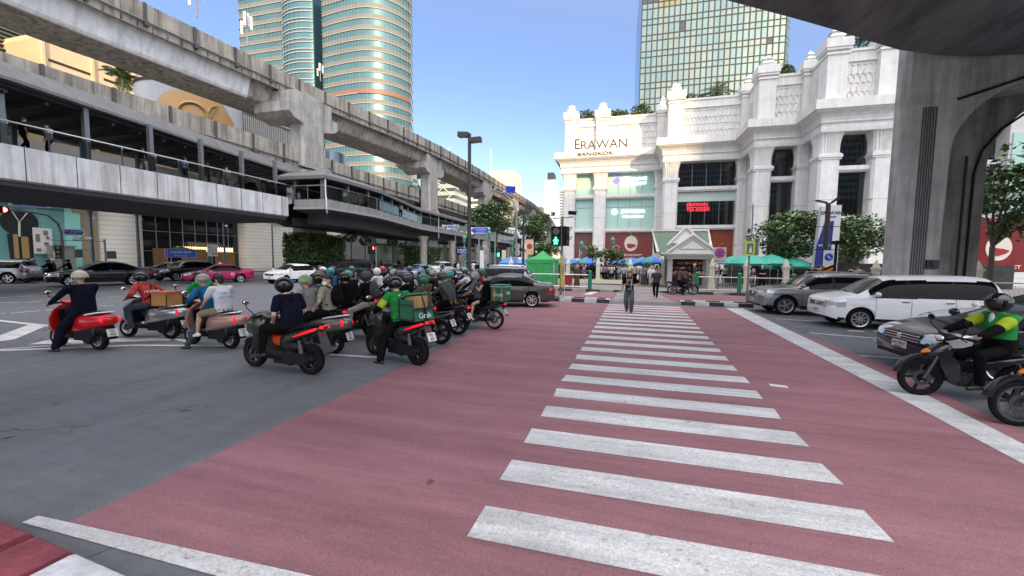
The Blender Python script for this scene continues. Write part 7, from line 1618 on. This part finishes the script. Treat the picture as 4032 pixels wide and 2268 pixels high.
# left side mast signal
t=thing('mast_signal','curved mast arm signal with a lit red lamp and blue street name plate','traffic signal',(-44,22.2,.15)); mb=MB(); mb.tube([(0,0,0),(0,0,3.6),(0,-.15,4.4),(0,-.7,5.0),(0,-1.5,5.15),(0,-6,5.3)],[.13,.11,.10,.09,.085,.06],8); mb.build('pole',GRP,t,60)
roadsign(t,'ถ. เพลินจิต','Phloen Chit Rd.',(.1,-1.7,5.85),R(62),2.1,.62); roadsign(t,'ถ. ราชดำริ','Ratchadamri Rd.',(.2,.7,3.75),R(62),1.2,.5)
sighead(t,(.1,-3.1,5.15),R(62),1,('red',0),.42); mb=MB(); mb.box((.1,-4.0,5.15),(.35,1.6,.5)); mb.build('signal_box',BLK,t); sighead(t,(.1,-.3,2.1),R(62),3,None,.32)
mb=MB(); mb.cyl((0,-.9,3.05),(0,1.2,3.05),.03,6); mb.box((.1,.9,2.0),(.3,.5,.7)); mb.build('bracket',GRP,t); camera_box(t,(0,-.8,3.2),1); camera_box(t,(0,1.0,3.25),2.2)
mb=MB()
t=thing('camera_pole','short grey pole with two white traffic cameras in front of the white drum wall','camera pole',(-45,25.6,.15)); mb=MB(); mb.tube([(0,0,0),(0,0,3.3)],.08,8); mb.cyl((0,0,3.1),(0,-2.2,3.15),.04,6); mb.box((.1,.35,1.9),(.25,.7,.7)); mb.build('pole',GRYM,t); camera_box(t,(0,-2.0,3.35),.8); camera_box(t,(0,-1.1,3.35),-1.0)
LP=mat('lamp post blue grey',(.12,.14,.17),rough=.5,metal=.3)
for i,(sx,sb,st) in enumerate(((366,1030,800),(549,1040,805),(885,1040,842),(1076,1050,870))):
    b=at_x(sx,sb,-45.5+i*.6); x,y=b.x,b.y; zt=at_x(sx-8,st,x).z
    t=thing('flood_lamp',('grey tapered lamp post topped by a row of floodlights near the beige wall','grey lamp post with a cross arm and dome camera beside the black glass entrance','slim grey lamp post in front of the black glass entrance','slim blue grey post in front of the right hand white drum')[i],'street lamp',(x,y,0)); mb=MB(); mb.tube([(0,0,0),(0,0,zt-.5)],[.16,.11] if i<2 else [.1,.08],8); 
    if i<2: mb.tube([(0,0,zt-1.2),(0,0,zt-.6),(0,0,zt-.1)],[.13,.2,.55],8)
    mb.build('pole',LP,t,50)
    if i<2:
        mb=MB(); mb.box((0,0,zt),(1.1,2.2,.12)); mb.build('lamp_tray',DKM,t)
        for k in range(5 if i==0 else 2): mb=MB(); mb.box((.2,-.8+k*.4,zt+.22),(.3,.26,.26),ry=.3); mb.build('floodlight',DKM,t)
    mb=MB(); mb.ell((.2,.2,zt*.8),(.14,.14,.14),10,8); mb.build('dome_camera',mat('camera white',(.62,.63,.63)),t)
t=thing('district_sign','blue district name sign with an arched green top in front of the black glass','road sign',(-43,30.6,0)); mb=MB(); mb.cyl((0,-1.2,0),(0,-1.2,2.6),.05,6); mb.cyl((0,1.2,0),(0,1.2,2.6),.05,6); mb.build('pole',GRYM,t)
o=roadsign(t,'ราชประสงค์','Ratchaprasong',(.1,0,2.3),R(62),2.5,.85,False); mb=MB(); mb.prism([(-1.1,.42),(1.1,.42),(.5,.58),(0,.72),(-.5,.58)],'y',-.03,.02); mb.build('arched_top',mat('sign green',(.03,.22,.18)),o)
t=thing('lane_sign','white lane sign with three black arrows beside the blue district sign','road sign',(-43,33.9,0)); mb=MB(); mb.cyl((0,0,0),(0,0,3),.05,6); mb.build('pole',GRYM,t); mb=MB(); mb.box((.1,0,2.65),(.9,.04,1.25),rz=R(62)); o=mb.build('sign_panel',SIGW,t)
mb=MB()
for k in (-.27,0,.27): 
    s=1 if k<0 else -1; mb.b2((k-.02,-.03,-.4),(k+.02,-.025,.4)); mb.add([(k-.09,-.028,s*.32),(k+.09,-.028,s*.32),(k,-.028,s*.52)],[(0,1,2)])
mb.xf(Matrix.Translation((.1,0,2.65))@Matrix.Rotation(R(62),4,'Z')); mb.build('arrows',BLK,t)
# middle: street name signs, signals, green ornamental lamps
def polesign(label,S0,S1,Y,l1,l2,bottom=0,arm=None,arrows=True):
    a,b=at_y(*S0,Y),at_y(*S1,Y); w=(b-a).length; c=(a+b)/2; hh=abs(a.z-b.z)
    t=thing('street_name_sign',label,'street sign',(c.x,Y+.1,0)); mb=MB(); px=arm or w*.2; mb.tube([(px,0,0),(px,0,c.z+.4)],.06,8); mb.build('pole',GRP,t); roadsign(t,l1,l2,(0,-.1,c.z),R(10),w,w*.3,arrows); return t
polesign('blue street name sign with arrows at both ends just right of the tall lamp post',(1857,907),(1928,907),42,'ถ. ราชดำริ','Ratchadamri Rd.',arm=.6)
polesign('smaller blue street name sign left of the tall lamp post under the walkway',(1762,893),(1804,893),46,'ถ. ราชดำริ','Ratchadamri Rd.',arm=.3)
polesign('blue rectangular street sign low beside the tall lamp post',(1803,988),(1843,988),36,'ซอยราชดำริ','Ratchadamri',arrows=False,arm=-.2)
t=thing('mast_signal','thin curved mast arm with cameras left of the tall lamp post','traffic signal',(-15.0,42,0)); mb=MB(); mb.tube([(0,0,0),(0,0,4.6),(-.3,0,5.2),(-.9,0,5.5),(-4.6,0,5.6)],[.1,.08,.07,.06,.04],8); mb.build('pole',GRP,t,50); camera_box(t,(-1.5,0,5.75),.5); camera_box(t,(-2.8,0,5.75),1.2); camera_box(t,(-4.2,0,5.75),2.2)
t=thing('mast_signal','long arm with cameras and a blue back plate reaching left from behind the dark post','traffic signal',(-9.2,36,0)); mb=MB(); mb.tube([(0,0,0),(0,0,6.4),(-.3,0,7.4),(-1.2,0,8.1),(-2.6,0,8.6)],[.1,.09,.08,.07,.06],8); mb.build('pole',GRP,t,50); camera_box(t,(-2.0,0,8.6),.9); camera_box(t,(-1.1,0,8.3),2); mb=MB(); mb.box((-.6,.1,8.5),(.9,.05,.6),rz=.6,rx=.2); mb.build('sign_panel',SIGB,t); mb=MB(); mb.box((-1.8,0,7.6),(1.2,.2,.35),ry=.5); mb.build('signal_head',BLK,t)
a=at_y(1963,1003,36); t=thing('pedestrian_signal','far pedestrian signal showing a green man left of the tent','traffic signal',(a.x,36,0)); mb=MB(); mb.tube([(-.35,0,0),(-.35,0,4.6)],.09,8); mb.build('pole',GRP,t); sighead(t,(0,0,a.z+.25),0,2,('man',0),.42)
a=at_x(1470,985,-24); t=thing('pedestrian_signal','red pedestrian signal in front of the walkway column','traffic signal',(a.x,a.y,0)); mb=MB(); mb.tube([(.3,0,0),(.3,0,3.2)],.06,8); mb.build('pole',GRP,t); sighead(t,(0,0,a.z),R(35),2,('redman',1),.38); sighead(t,(-.5,.2,a.z),R(120),2,None,.38)
def ornate(x,y,h,label):
    t=thing('ornamental_lamp',label,'street lamp',(x,y,0)); mb=MB(); mb.lathe([(.16,0),(.16,.5),(.08,.7),(.06,h*.62),(.12,h*.64),(.12,h*.7),(.05,h*.74),(.05,h*.8)],(0,0,0),10); mb.build('post',mat('verdigris post',(.07,.20,.15),rough=.5),t,40)
    mb=MB(); mb.lathe([(.08,0),(.17,.12),(.19,.5),(.24,.55),(.18,.68),(.05,.8),(.02,.95)],(0,0,h*.8),8); mb.build('lantern',mat('verdigris post',(.07,.20,.15)),t); return t
for i,(sx,Y,h) in enumerate(((1927,37,5.0),(2017,38,4.2),(1828,39,4.6),(2410,39,4.3),(2288,40,3.9))):
    a=at_y(sx,1020,Y); ornate(a.x,Y,h,('green ornamental lamp with a cream base left of the far green man','slim green ornamental lamp in front of the blue umbrella','green ornamental lamp hidden partly behind the tall lamp post','green ornamental lamp in front of the maroon shop front','short green ornamental lamp behind the umbrellas near the signal')[i])
a=at_y(2068,1000,40); t=thing('banner_post','dark post carrying a food banner and round food pictures','banner',(a.x,40,0)); mb=MB(); mb.tube([(-.2,0,0),(-.2,0,7)],.12,8); mb.build('pole',mat('lamp post brown black',(.03,.024,.022)),t)
mb=MB(); mb.b2((.05,-.02,2.55),(.85,.02,4.1)); mb.build('banner',mat('orange banner',(.55,.30,.12),rough=.7,noise=.5,scale=2,col2=(.6,.5,.35)),t); mb=MB(); mb.lathe([(0,0),(.28,0),(.28,.01),(0,.01)],(.45,-.04,3.4),14,'y'); mb.build('banner_picture',mat('food red',(.4,.06,.03),noise=.5,scale=5),t)
mb=MB(); mb.b2((-1.25,-.02,2.3),(-.4,.02,4.2)); mb.build('banner',BLK,t); mb=MB(); 
for z in (3.4,2.75): mb.lathe([(0,0),(.34,0),(.34,.01),(0,.01)],(-.82,-.04,z),14,'y')
mb.build('banner_picture',mat('food grey',(.4,.36,.3),noise=.6,scale=5),t)
for i,(sx,sy,Y,w) in enumerate(((1908,1000,39,.42),(1897,1040,37,.4))):
    a=at_y(sx,sy,Y); t=thing('vertical_sign',('narrow pinkish vertical sign with white circles near the green lamp','narrow white upright banner with a green top near the crowd')[i],'sign',(a.x,Y,0)); mb=MB(); mb.cyl((0,0.05,0),(0,.05,4 if i==0 else 3),.03,6); mb.build('pole',GRYM,t); mb=MB(); mb.b2((-w/2,-.02,1.6 if i==0 else .6),(w/2,.02,3.9 if i==0 else 3.2)); mb.build('panel',mat('pinkish sign',(.35,.24,.22)) if i==0 else SIGW,t); mb=MB(); 
    if i==0:
        for z in (3.3,2.3): mb.lathe([(.12,0),(.17,0),(.17,.01),(.12,.01),(.12,0)],(0,-.04,z),12,'y')
    else: mb.b2((-w/2,-.03,2.9),(w/2,-.02,3.2))
    mb.build('print',SIGW if i==0 else GREENP,t)
# white arched canopy of the walkway stair
t=thing('arched_canopy','white curved ribs of the stair canopy beyond the walkway','canopy',(-16,62,0))
for k in range(6):
    y=k*2.1; mb=MB(); mb.tube([(-1.6,y,6.4),(-1.2,y,6.9),(.2,y,6.7),(.8,y,5.4),(1.2,y,3.9),(2.6,y,3.2)],.22,6); mb.build('rib',mat('rib white',(.70,.70,.68),rough=.4),t,50)
mb=MB(); mb.b2((-1.7,-.5,6.2),(-1.5,11.5,6.4)); mb.b2((2.4,-.5,0),(2.7,11.5,3.1)); mb.build('frame',GRYM,t)
# ================= shrine: fence, kiosk, umbrellas, tents
t=thing('shrine_fence','cream posts and black iron railings on a cream plinth round the shrine','fence',(0,34.3,.14)); CRM=mat('cream paint',(.60,.56,.43),rough=.6,noise=.1,scale=2)
PX=[-9.2,-6.7,-4.14,-1.62,.96,3.46]; PX2=[6.2,8.3,10.6,13,15.5,18,20.5]
def fpost(x,y=0):
    mb=MB(); mb.box((x,y,.2),(.42,.42,.4)); mb.box((x,y,1.0),(.32,.32,1.3)); mb.box((x,y,1.62),(.40,.40,.12)); mb.box((x,y,1.78),(.30,.30,.2),top=.7); mb.box((x,y,2.02),(.2,.2,.3),top=.15); mb.build('post',CRM,t)
for x in PX: fpost(x)
for x in PX2: fpost(x,-4.5 if x<9 else -4.5)
mb=MB(); mb.b2((-9.2,-.12,0),(1.0,.12,.32)); mb.b2((3.4,-.12,0),(3.6,.12,.32)); mb.build('plinth',CRM,t)
for a,b in zip(PX[:-1],PX[1:]):
    if a>.9: continue
    mb=MB(); n=int((b-a-.4)/.13)
    for k in range(n+1): x=a+.2+(b-a-.4)*k/n; mb.b2((x-.012,-.012,.32),(x+.012,.012,1.5))
    for z in (.5,1.4): mb.b2((a+.16,-.02,z),(b-.16,.02,z+.035))
    mb.build('iron_railing',BLK,t)
for a,b in zip(PX2[:-1],PX2[1:]):
    mb=MB(); n=int((b-a-.4)/.13)
    for k in range(n+1): x=a+.2+(b-a-.4)*k/n; mb.b2((x-.012,-4.512,.1),(x+.012,-4.488,1.35))
    for z in (.2,1.25): mb.b2((a+.16,-4.52,z),(b-.16,-4.48,z+.035))
    mb.build('iron_railing',BLK,t)
# steel guard rails with green bollards
t=thing('guard_rail','steel guard rail between green bollards at the pavement edge left of the crossing','guard rail',(-5,27.1,.14))
def bollard(x,y=0):
    mb=MB(); mb.lathe([(.13,0),(.13,1.0),(.10,1.02),(.10,1.08),(.13,1.1),(.12,1.2),(.04,1.26)],(x,y,0),12); mb.build('bollard',GREENP,t,40)
def rails(xs,y,dz=.9):
    for x in xs: bollard(x,y)
    for a,b in zip(xs,xs[1:]):
        mb=MB(); 
        for z in (dz+.05,.15): mb.cyl((a,y,z),(b,y,z),.035,8)
        mb.build('rail',mat('galvanised rail',(.62,.63,.63),rough=.35,metal=.6),t)
        mb=MB(); n=int((b-a)/.22)
        for k in range(n):
            x=a+.1+k*.22; mb.tube([(x,y,.15),(x+.11,y,.35),(x,y,.55),(x+.11,y,.75),(x,y,dz)],.006,4)
        mb.build('mesh_infill',DKM,t)
rails([-5.0,-1.6,1.6,3.2],0) if False else rails([-6.5,-3.2,3.2],0)
t=thing('guard_rail','steel guard rail between green bollards in front of the kiosk and green umbrellas','guard rail',(5,27.7,.14)); rails([-.1,2.35,5.3,9.5,14,19],0)
# kiosk
t=thing('flower_kiosk','small Thai style kiosk with nested white gables and a green tiled roof','kiosk',(4.85,32.5,.14)); KW_=mat('kiosk white',(.66,.65,.62),rough=.6,noise=.1,scale=2); KT=mat('green roof tile',(.05,.11,.065),rough=.4,noise=.55,scale=5,bump=.9,bscale=9)
MAR=mat('grey marble',(.42,.41,.40),rough=.4,noise=.4,scale=2.5)
for x in (-1.05,1.78): mb=MB(); mb.box((x,0,1.15),(.34,.34,2.3)); mb.build('column',MAR,t)
for x in (-1.05,1.78): mb=MB(); mb.box((x,2.2,1.15),(.34,.34,2.3)); mb.build('column',MAR,t)
mb=MB(); mb.b2((-1.25,-.25,2.1),(1.98,2.4,2.32)); mb.b2((-1.5,-.5,2.32),(2.2,2.6,2.46)); mb.b2((-1.75,-.7,2.46),(2.4,2.8,2.56)); mb.build('entablature',KW_,t)
mb=MB(); mb.add([(-1.95,-.2,2.58),(1.75,-.2,2.58),(1.75,1.4,4.3),(-2.3,1.4,4.3)],[(0,1,2,3)]); mb.add([(-1.95,3.0,2.58),(1.75,3.0,2.58),(1.75,1.4,4.3),(-2.3,1.4,4.3)],[(3,2,1,0)]); mb.build('tiled_roof',KT,t)
mb=MB(); mb.tube([(-1.95,-.25,2.6),(-2.3,1.38,4.35),(1.8,1.38,4.35),(1.8,-.25,2.6)],.11,4); mb.build('roof_border',WHT,t)
def gable(x0,x1,z0,zt,y,d,th=.16):
    xc=(x0+x1)/2; mb=MB(); mb.prism([(x0+.2,z0),(x1-.2,z0),(xc,zt-.22)],'y',y+.12,y+d); mb.build('gable',KW_,t)
    for k,(e,yy) in enumerate(((0,y),(.14,y+.05))):
        mb=MB()
        for s in (1,-1):
            xo=x0 if s>0 else x1; mb.add([(xo+s*e,yy,z0),(xc,yy,zt-e*1.0),(xc,yy,zt-e-.16),(xo+s*(e+.18),yy,z0),(xo+s*e,yy+.35,z0),(xc,yy+.35,zt-e),(xc,yy+.35,zt-e-.16),(xo+s*(e+.18),yy+.35,z0)],[(0,1,2,3),(4,7,6,5),(0,4,5,1),(3,2,6,7),(0,3,7,4)])
        mb.build('bargeboard',KW_ if k==0 else mat('kiosk grey trim',(.42,.42,.40),rough=.6),t)
gable(-1.9,2.05,2.57,4.66,.35,1.2); gable(-1.5,2.3,2.57,4.0,-.75,1.2)
mb=MB(); mb.tube([(-.55,-.66,2.85),(1.35,-.66,2.85),(.40,-.66,3.55),(-.55,-.66,2.85)],.03,4); mb.build('gable_moulding',mat('kiosk grey trim',(.42,.42,.40)),t)
mb=MB(); mb.b2((-.9,1.9,0),(1.6,2.0,2.1)); mb.b2((-.9,.3,.75),(1.6,.9,.85)); mb.b2((-.9,1.2,1.2),(1.6,1.6,1.25)); mb.b2((-.9,1.5,1.6),(1.6,1.8,1.64)); mb.build('display_shelf',mat('kiosk dark red',(.07,.02,.018),rough=.7),t)
rnd=random.Random(5); o_=t
for nm,m in (('garland',mat('garland yellow',(.50,.34,.08),rough=.7)),('figurine',mat('figurine pale',(.5,.42,.32),rough=.5)),('flower',mat('flower red',(.4,.04,.05),rough=.7))):
    mb=MB()
    for _ in range(60):
        z=rnd.choice((.9,1.3,1.7,1.0)); x=rnd.uniform(-.8,1.5); mb.ell((x,{.9:.5,1.0:.6,1.3:1.4,1.7:1.65}[z]+rnd.uniform(-.1,.1),z+.08),(.05,.05,rnd.uniform(.06,.16)),6,5)
    mb.build(nm+'_display',m,t)
def umbrella(x,y,r,h,label,mats,n=8,group=None,tilt=0):
    t=thing('parasol',label,'parasol',(x,y,.14),0,group); t.rotation_euler.y=tilt
    mb=MB(); 
    for k in range(n):
        a0,a1=2*PI*k/n,2*PI*(k+1)/n
        pr=[(0,h),(r*.35,h-r*.10),(r*.7,h-r*.26),(r,h-r*.48)]
        for j in range(3):
            for q in range(3):
                b0=a0+(a1-a0)*q/3; b1=a0+(a1-a0)*(q+1)/3
                sag=lambda b,rr: 1-.05*math.sin((b-a0)/(a1-a0)*PI)*(rr/r)
                P=lambda rr,z,b: (rr*math.cos(b)*sag(b,rr),rr*math.sin(b)*sag(b,rr),z)
                mb.add([P(*pr[j],b0),P(*pr[j+1],b0),P(*pr[j+1],b1),P(*pr[j],b1)],[(0,1,2,3)],k%len(mats))
        e0=(r*math.cos(a0),r*math.sin(a0)); e1=(r*math.cos(a1),r*math.sin(a1)); z=h-r*.48
        mb.add([(*e0,z),(*e1,z),(*e1,z-.16),(*e0,z-.16)],[(0,1,2,3)],k%len(mats))
    mb.build('canopy',mats,t); mb=MB(); mb.cyl((0,0,0),(0,0,h+.08),.025,8); mb.build('pole',STEEL,t); mb=MB(); mb.lathe([(.3,0),(.3,.08),(.05,.1)],(0,0,0),12); mb.build('base',CONC,t)
    mb=MB()
    for k in range(n): a=2*PI*k/n; mb.tube([(0,0,h-.1),(r*.95*math.cos(a),r*.95*math.sin(a),h-r*.47)],.008,4)
    mb.build('rib_frame',STEEL,t); return t
UB=mat('umbrella blue',(.03,.12,.55),rough=.6); UG=mat('umbrella green',(.025,.24,.18),rough=.6); UT=mat('umbrella teal',(.03,.30,.22),rough=.6); UBL=mat('umbrella pale blue',(.08,.25,.60),rough=.6)
for i,(sx,sy,Y,r,l) in enumerate(((2567,1008,36.6,1.15,'largest blue and green striped parasol left of the kiosk'),(2487,1015,38,1.15,'blue and green striped parasol second to the left of the kiosk'),(2530,1012,39.5,1.2,'blue striped parasol half hidden behind the largest one'),(2425,1020,40,1.1,'blue and green striped parasol right of the feathery shrub'),(2312,1012,38,1.2,'blue and green striped parasol left of the feathery shrub'),(2258,1020,40,1.1,'plain blue parasol behind the small shrub'),(2216,1013,37,1.15,'blue and green parasol just right of the green tent'),(2012,1010,44,1.5,'bright blue parasol left of the green tent'),(2062,1020,45,1.2,'pale blue parasol behind the banner post'))):
    a=at_y(sx,sy,Y); umbrella(a.x,Y,r,a.z-.14,l,[UB,UG] if i not in(5,7,8) else [UB,UBL] if i!=5 else [UB,UB])
for i,(sx,sy,Y,r,l) in enumerate(((2950,1000,36,1.6,'large teal parasol nearest to the yellow crossing sign'),(3037,1001,37,1.55,'large teal parasol in the middle of the teal row'),(3125,1014,38,1.5,'teal parasol at the right end of the teal row'),(2885,1008,38,1.2,'teal parasol peeping out right of the no stopping sign'),(3065,1030,40,1.1,'smaller teal parasol low behind the teal row'))):
    a=at_y(sx,sy,Y); umbrella(a.x,Y,r,a.z-.14,l,[UT],n=6)
TG=mat('tent green',(.03,.30,.08),rough=.7,noise=.15,scale=2,bump=.25,bscale=4)
def tent(x,y,w,he,hp,label,walls=True):
    t=thing('canopy_tent',label,'tent',(x,y,.14)); h=w/2; mb=MB(); E=[(-h,-h,he),(h,-h,he),(h,h,he),(-h,h,he)]
    for k in range(4):
        a,b=Vector(E[k]),Vector(E[(k+1)%4]); top=Vector((0,0,hp)); m0=a.lerp(top,.55)-Vector((0,0,.12)); m1=b.lerp(top,.55)-Vector((0,0,.12)); mb.add([a,b,m1,m0,top],[(0,1,2,3),(3,2,4)]); mb.add([a,b,b-Vector((0,0,.28)),a-Vector((0,0,.28))],[(0,1,2,3)])
    mb.build('roof',TG,t)
    if walls:
        mb=MB(); k=12
        for s0,s1 in (((-h,-h),(h,-h)),((-h,h),(-h,-h)),((h,-h),(h,h))):
            for i in range(k):
                p=[s0[0]+(s1[0]-s0[0])*j/k for j in (i,i+1)]; q=[s0[1]+(s1[1]-s0[1])*j/k for j in (i,i+1)]; w0=[.03*math.sin(j*2.1) for j in (i,i+1)]
                mb.add([(p[0]*.97,q[0]*.97+w0[0],0.05),(p[1]*.97,q[1]*.97+w0[1],0.05),(p[1]*.97,q[1]*.97,he-.2),(p[0]*.97,q[0]*.97,he-.2)],[(0,1,2,3)])
        mb.build('side_wall',TG,t)
    for sx in (1,-1):
        for sy in (1,-1): mb=MB(); mb.box((sx*h*.97,sy*h*.97,he/2),(.05,.05,he)); mb.build('leg',STEEL,t)
tent(-5.6,30.2,2.15,1.95,2.62,'bright green pop up tent with closed sides behind the dark grey saloon')
t=thing('cart','red plastic cart by the guard rail left of the crossing','cart',(-3.5,28.2,.14)); mb=MB(); mb.box((0,0,.5),(.75,.55,.62),top=1.12); mb.build('bin',mat('red plastic',(.35,.02,.03),rough=.4),t); mb=MB(); mb.box((0,0,.84),(.9,.68,.06)); mb.build('rim',mat('red plastic',(.35,.02,.03)),t)
for s in (-.25,.25): mb=MB(); mb.lathe([(0,-.03),(.1,-.03),(.1,.03),(0,.03)],(s,-.2,.1),10,'y'); mb.build('wheel',BLK,t)
# low wall and stalls behind the shrine people
mb=MB(); mb.b2((-9,-.15,0),(12,.15,2.1)); tag(mb.build('white_wall',mat('shrine wall',(.62,.62,.60),rough=.6,noise=.2,scale=.8),None,loc=(0,46,.14)),'low white wall behind the worshippers and parasols','wall')
mb=MB(); mb.b2((9.5,-.2,0),(30,.2,1.9)); tag(mb.build('dark_hoarding',mat('stall dark',(.05,.05,.045),rough=.8,noise=.6,scale=2),None,loc=(0,40.5,.14)),'dark stall backs below the teal parasols','wall')
# ================= crowd
rnd=random.Random(11)
ST=[('st0',dict(k=1.0)),('st1',dict(k=.95,hands=[(.20,.10,1.25),(.20,-.10,1.25)],nod=5)),('st2',dict(k=1.02,feet=[(.05,.14,.08),(-.06,-.13,.08)],look=25)),('st3',dict(k=.92,hands=[(.22,.06,1.05),(.22,-.06,1.02)])),('st4',dict(k=.97,hands=[(.24,.12,1.45),(.24,-.12,1.45)],lean=0))]
COLS=[('black',BLKC),('white',WTEE),('white',WTEE),('grey',GRYS),('black',BLKC),('navy',DRM),('beige',BEIG),('dark grey',GRY2)]
BOT=[('black trousers',BLKC,'long'),('jeans',JEAN,'long'),('white shorts',WTEE,'short'),('black shorts',BLKC,'short'),('grey trousers',JEANG,'long')]
used_l={}
def crowd(x,y,place,group,z=.14,rz=None):
    for _ in range(60):
        pn,P=rnd.choice(ST); cn,cm=rnd.choice(COLS); bn,bmm,bl=rnd.choice(BOT); hr=rnd.choice(('short','short','long')); bag=rnd.random()<.25
        lab='%s haired person in %s top, %s%s, %s'%(hr,cn,bn,' and backpack' if bag else '',place)
        if lab not in used_l and len(lab.split())<=16: break
    used_l[lab]=1
    t,J=person(lab,(x,y,z),rz if rz is not None else rnd.choice((R(90),R(100),R(70),R(-90),R(180),0,R(120))),pn,P,cm,bmm,skin=rnd.choice((0,1,1)),sleeve=rnd.choice(('short','short','long')),leg=bl,hair=hr,fine=0,group=group,bag=rnd.choice((BLKC,GRYS,mat('bag pink',(.4,.15,.2)))) if bag else None)
    return t
gaps=[(-6.7,-4.14,'beyond tent'),(-4.14,-1.62,'behind fence by banner'),(-1.62,.96,'behind fence by shrub'),(.96,3.46,'in shrine gateway'),(1.0,3.4,'under striped parasols')]
for (a,b,pl),n in zip(gaps,(11,17,18,10,10)):
    for i in range(n):
        x=a+.25+(b-a-.5)*(i+.5)/n+rnd.uniform(-.1,.1); row=i%3
        crowd(x,35.1+row*1.3+rnd.uniform(-.2,.2) if pl!='in shrine gateway' else 33.2+row*1.1,pl+(', front row',', middle row',', back row')[row],'worshippers at the shrine')
for i in range(16): crowd(7.2+i*.75+rnd.uniform(-.2,.2),33.2+(i%3)*1.6,('below teal parasols','near kiosk counter' if i<5 else 'right of teal parasols')[i%2],'people under the teal parasols')
for i in range(30):
    x=-19+i*.42+rnd.uniform(-.3,.3); crowd(x,41+(i*7%5)*1.6,'far crowd '+('left','right')[x>-14.5]+' of tall lamp','far crowd waiting by the lamp post',.02)
for i in range(10): crowd(-41+i*1.3,47+(i%3)*2.2,'before right white drum','far group before the white drum',.15)
# named bystanders
person('woman in a brown patterned dress and beige head scarf by the guard rail',(-2.75,28.0,.14),R(90),'st3',ST[3][1],cloth((.09,.055,.04),'brown print'),cloth((.09,.055,.04),'brown print'),skin=0,sleeve='long',hair='long',haircol=cloth((.34,.26,.2),'scarf'),skirt=True,fine=0)
person('person in a red shirt and white cap beside the red cart',(-4.0,29.0,.14),R(30),'st2',ST[2][1],mat('cloth red tee',(.42,.02,.03),rough=.85),BLKC,hair='short',haircol=HAIRG,fine=0)
person('man with a large dark backpack in front of the kiosk',(5.35,31.6,.14),R(30),'st2',ST[2][1],GRY2,KHK,hair='short',haircol=HAIRG,bag=DRM,fine=0)
person('grey haired person in white top stepping off the pavement behind the man',(2.25,29.2,.06),R(-80),'walkp',dict(pelvis=(0,0,.90),feet=[(.15,.08,.085),(-.15,-.08,.12)],k=.97),WTEE,BEIG,skin=1,hair='short',haircol=HAIRG,leg='short',shoes=SHOEW,fine=0)
PA=dict(hands=[(.16,-.12,1.18),(.16,.12,1.18)],elbow=(-.1,1,-.3),elbows=[(-.1,1,-.5),(-.1,-1,-.5)])
person('bald man in a navy tee with folded arms behind the guard rail',(9.15,29.6,.14),R(-90),'fold',PA,DRM,BLKC,skin=1,hair=None,fine=0)
person('bald man in a black vest with hands on hips behind the guard rail',(12.0,29.6,.14),R(-100),'hips',dict(hands=[(0,.2,1.02),(0,-.2,1.02)],elbows=[(-.2,1,.1),(-.2,-1,.1)],k=1.03),BLKC,BLKC,skin=1,sleeve='none',hair=None,fine=0)
person('man in dark clothes turning away behind the bald man in the vest',(10.9,30.4,.14),R(60),'st0',ST[0][1],BLKC,BLKC,hair='short',fine=0)
# more riders deep in the pack
pk=random.Random(21); spots=[(-7.3,8.3),(-5.6,9.6),(-7.6,12.2),(-5.4,11.9),(-8.9,13.2),(-7.2,14.1),(-9.4,14.9),(-8.2,16.2),(-6.9,17.0),(-10.3,12.4),(-11.4,13.3),(-5.6,15.6)]
jk=[('charcoal',GRY2),('black',BLKC),('navy',DRM),('olive',OLV),('white',WTEE),('green',GRN),('beige',BEIG),('brown',BRNC),('plum',PLUM),('blue',BLUJ),('grey',GRYS),('red',REDJ)]
hm=[('black',HB),('grey',HGR),('marbled',HM),('teal',HT),('white',paint('helmet white',(.6,.6,.6))),('dark green',HG)]
for i,(x,y) in enumerate(spots):
    jn,jm=jk[i]; hn,hmm=hm[i%6]; more('dark motorbike deep in the pack under the %s clad rider'%jn,'rider in a %s jacket and %s helmet deep inside the waiting pack'%(jn,hn),(x,y,0),PI+pk.uniform(-.12,.12),R0,'r0',jm,hmm,pk.choice(('open','full')),BD)
# people on the walkway
WK=[(-27.9,12.3,'woman in a long white dress at the left end of the walkway',WTEE,WTEE,'long',True),(-27.8,12.9,'person in dark clothes leaning on the walkway rail beside the woman in white',BLKC,BLKC,'short',False),(-28.0,13.95,'person with a white striped top on the walkway right of the pair',WTEE,BLKC,'short',False),(-28.2,18.1,'man in a dark shirt walking between two walkway posts',BLKC,GRYS,'short',False),(-28.3,18.75,'woman in a white top following the man in the dark shirt on the walkway',WTEE,GRYS,'long',False),(-28.2,20.6,'person in pale blue on the walkway beyond the third post',cloth((.2,.3,.42),'pale blue'),BLKC,'short',False),(-28.3,22.2,'person in a dark jacket with a bag near the far end of the straight walkway',BLKC,BLKC,'long',False),(-28.1,23.6,'person in a tan top on the walkway before the corner',BEIG,BLKC,'short',False)]
for x,y,l,a,b,hr,sk in WK: person(l,(x,y,6.96),rnd.choice((R(90),R(-90),R(80))),'walkp',dict(pelvis=(0,0,.90),feet=[(.15,.08,.085),(-.15,-.08,.12)],k=.97),a,b,skin=1,hair=hr,leg='long',skirt=sk,fine=0)
WC=[('black',BLKC),('white',WTEE),('green',GRN),('beige',BEIG),('blue',BLUJ),('grey',GRYS),('red',REDJ)]
for i in range(7):
    y=30+i*4.5; x=-25.5 if y<44 else -29; person('person in a %s top walking on the far curved part of the walkway'%WC[i][0],(x,y,6.92),R(90),'walkp',dict(pelvis=(0,0,.90),feet=[(.15,.08,.085),(-.15,-.08,.12)],k=.97),WC[i][1],BLKC,skin=1,fine=0,group='people on the far part of the walkway')
bpy.data.scenes.remove(_TS)
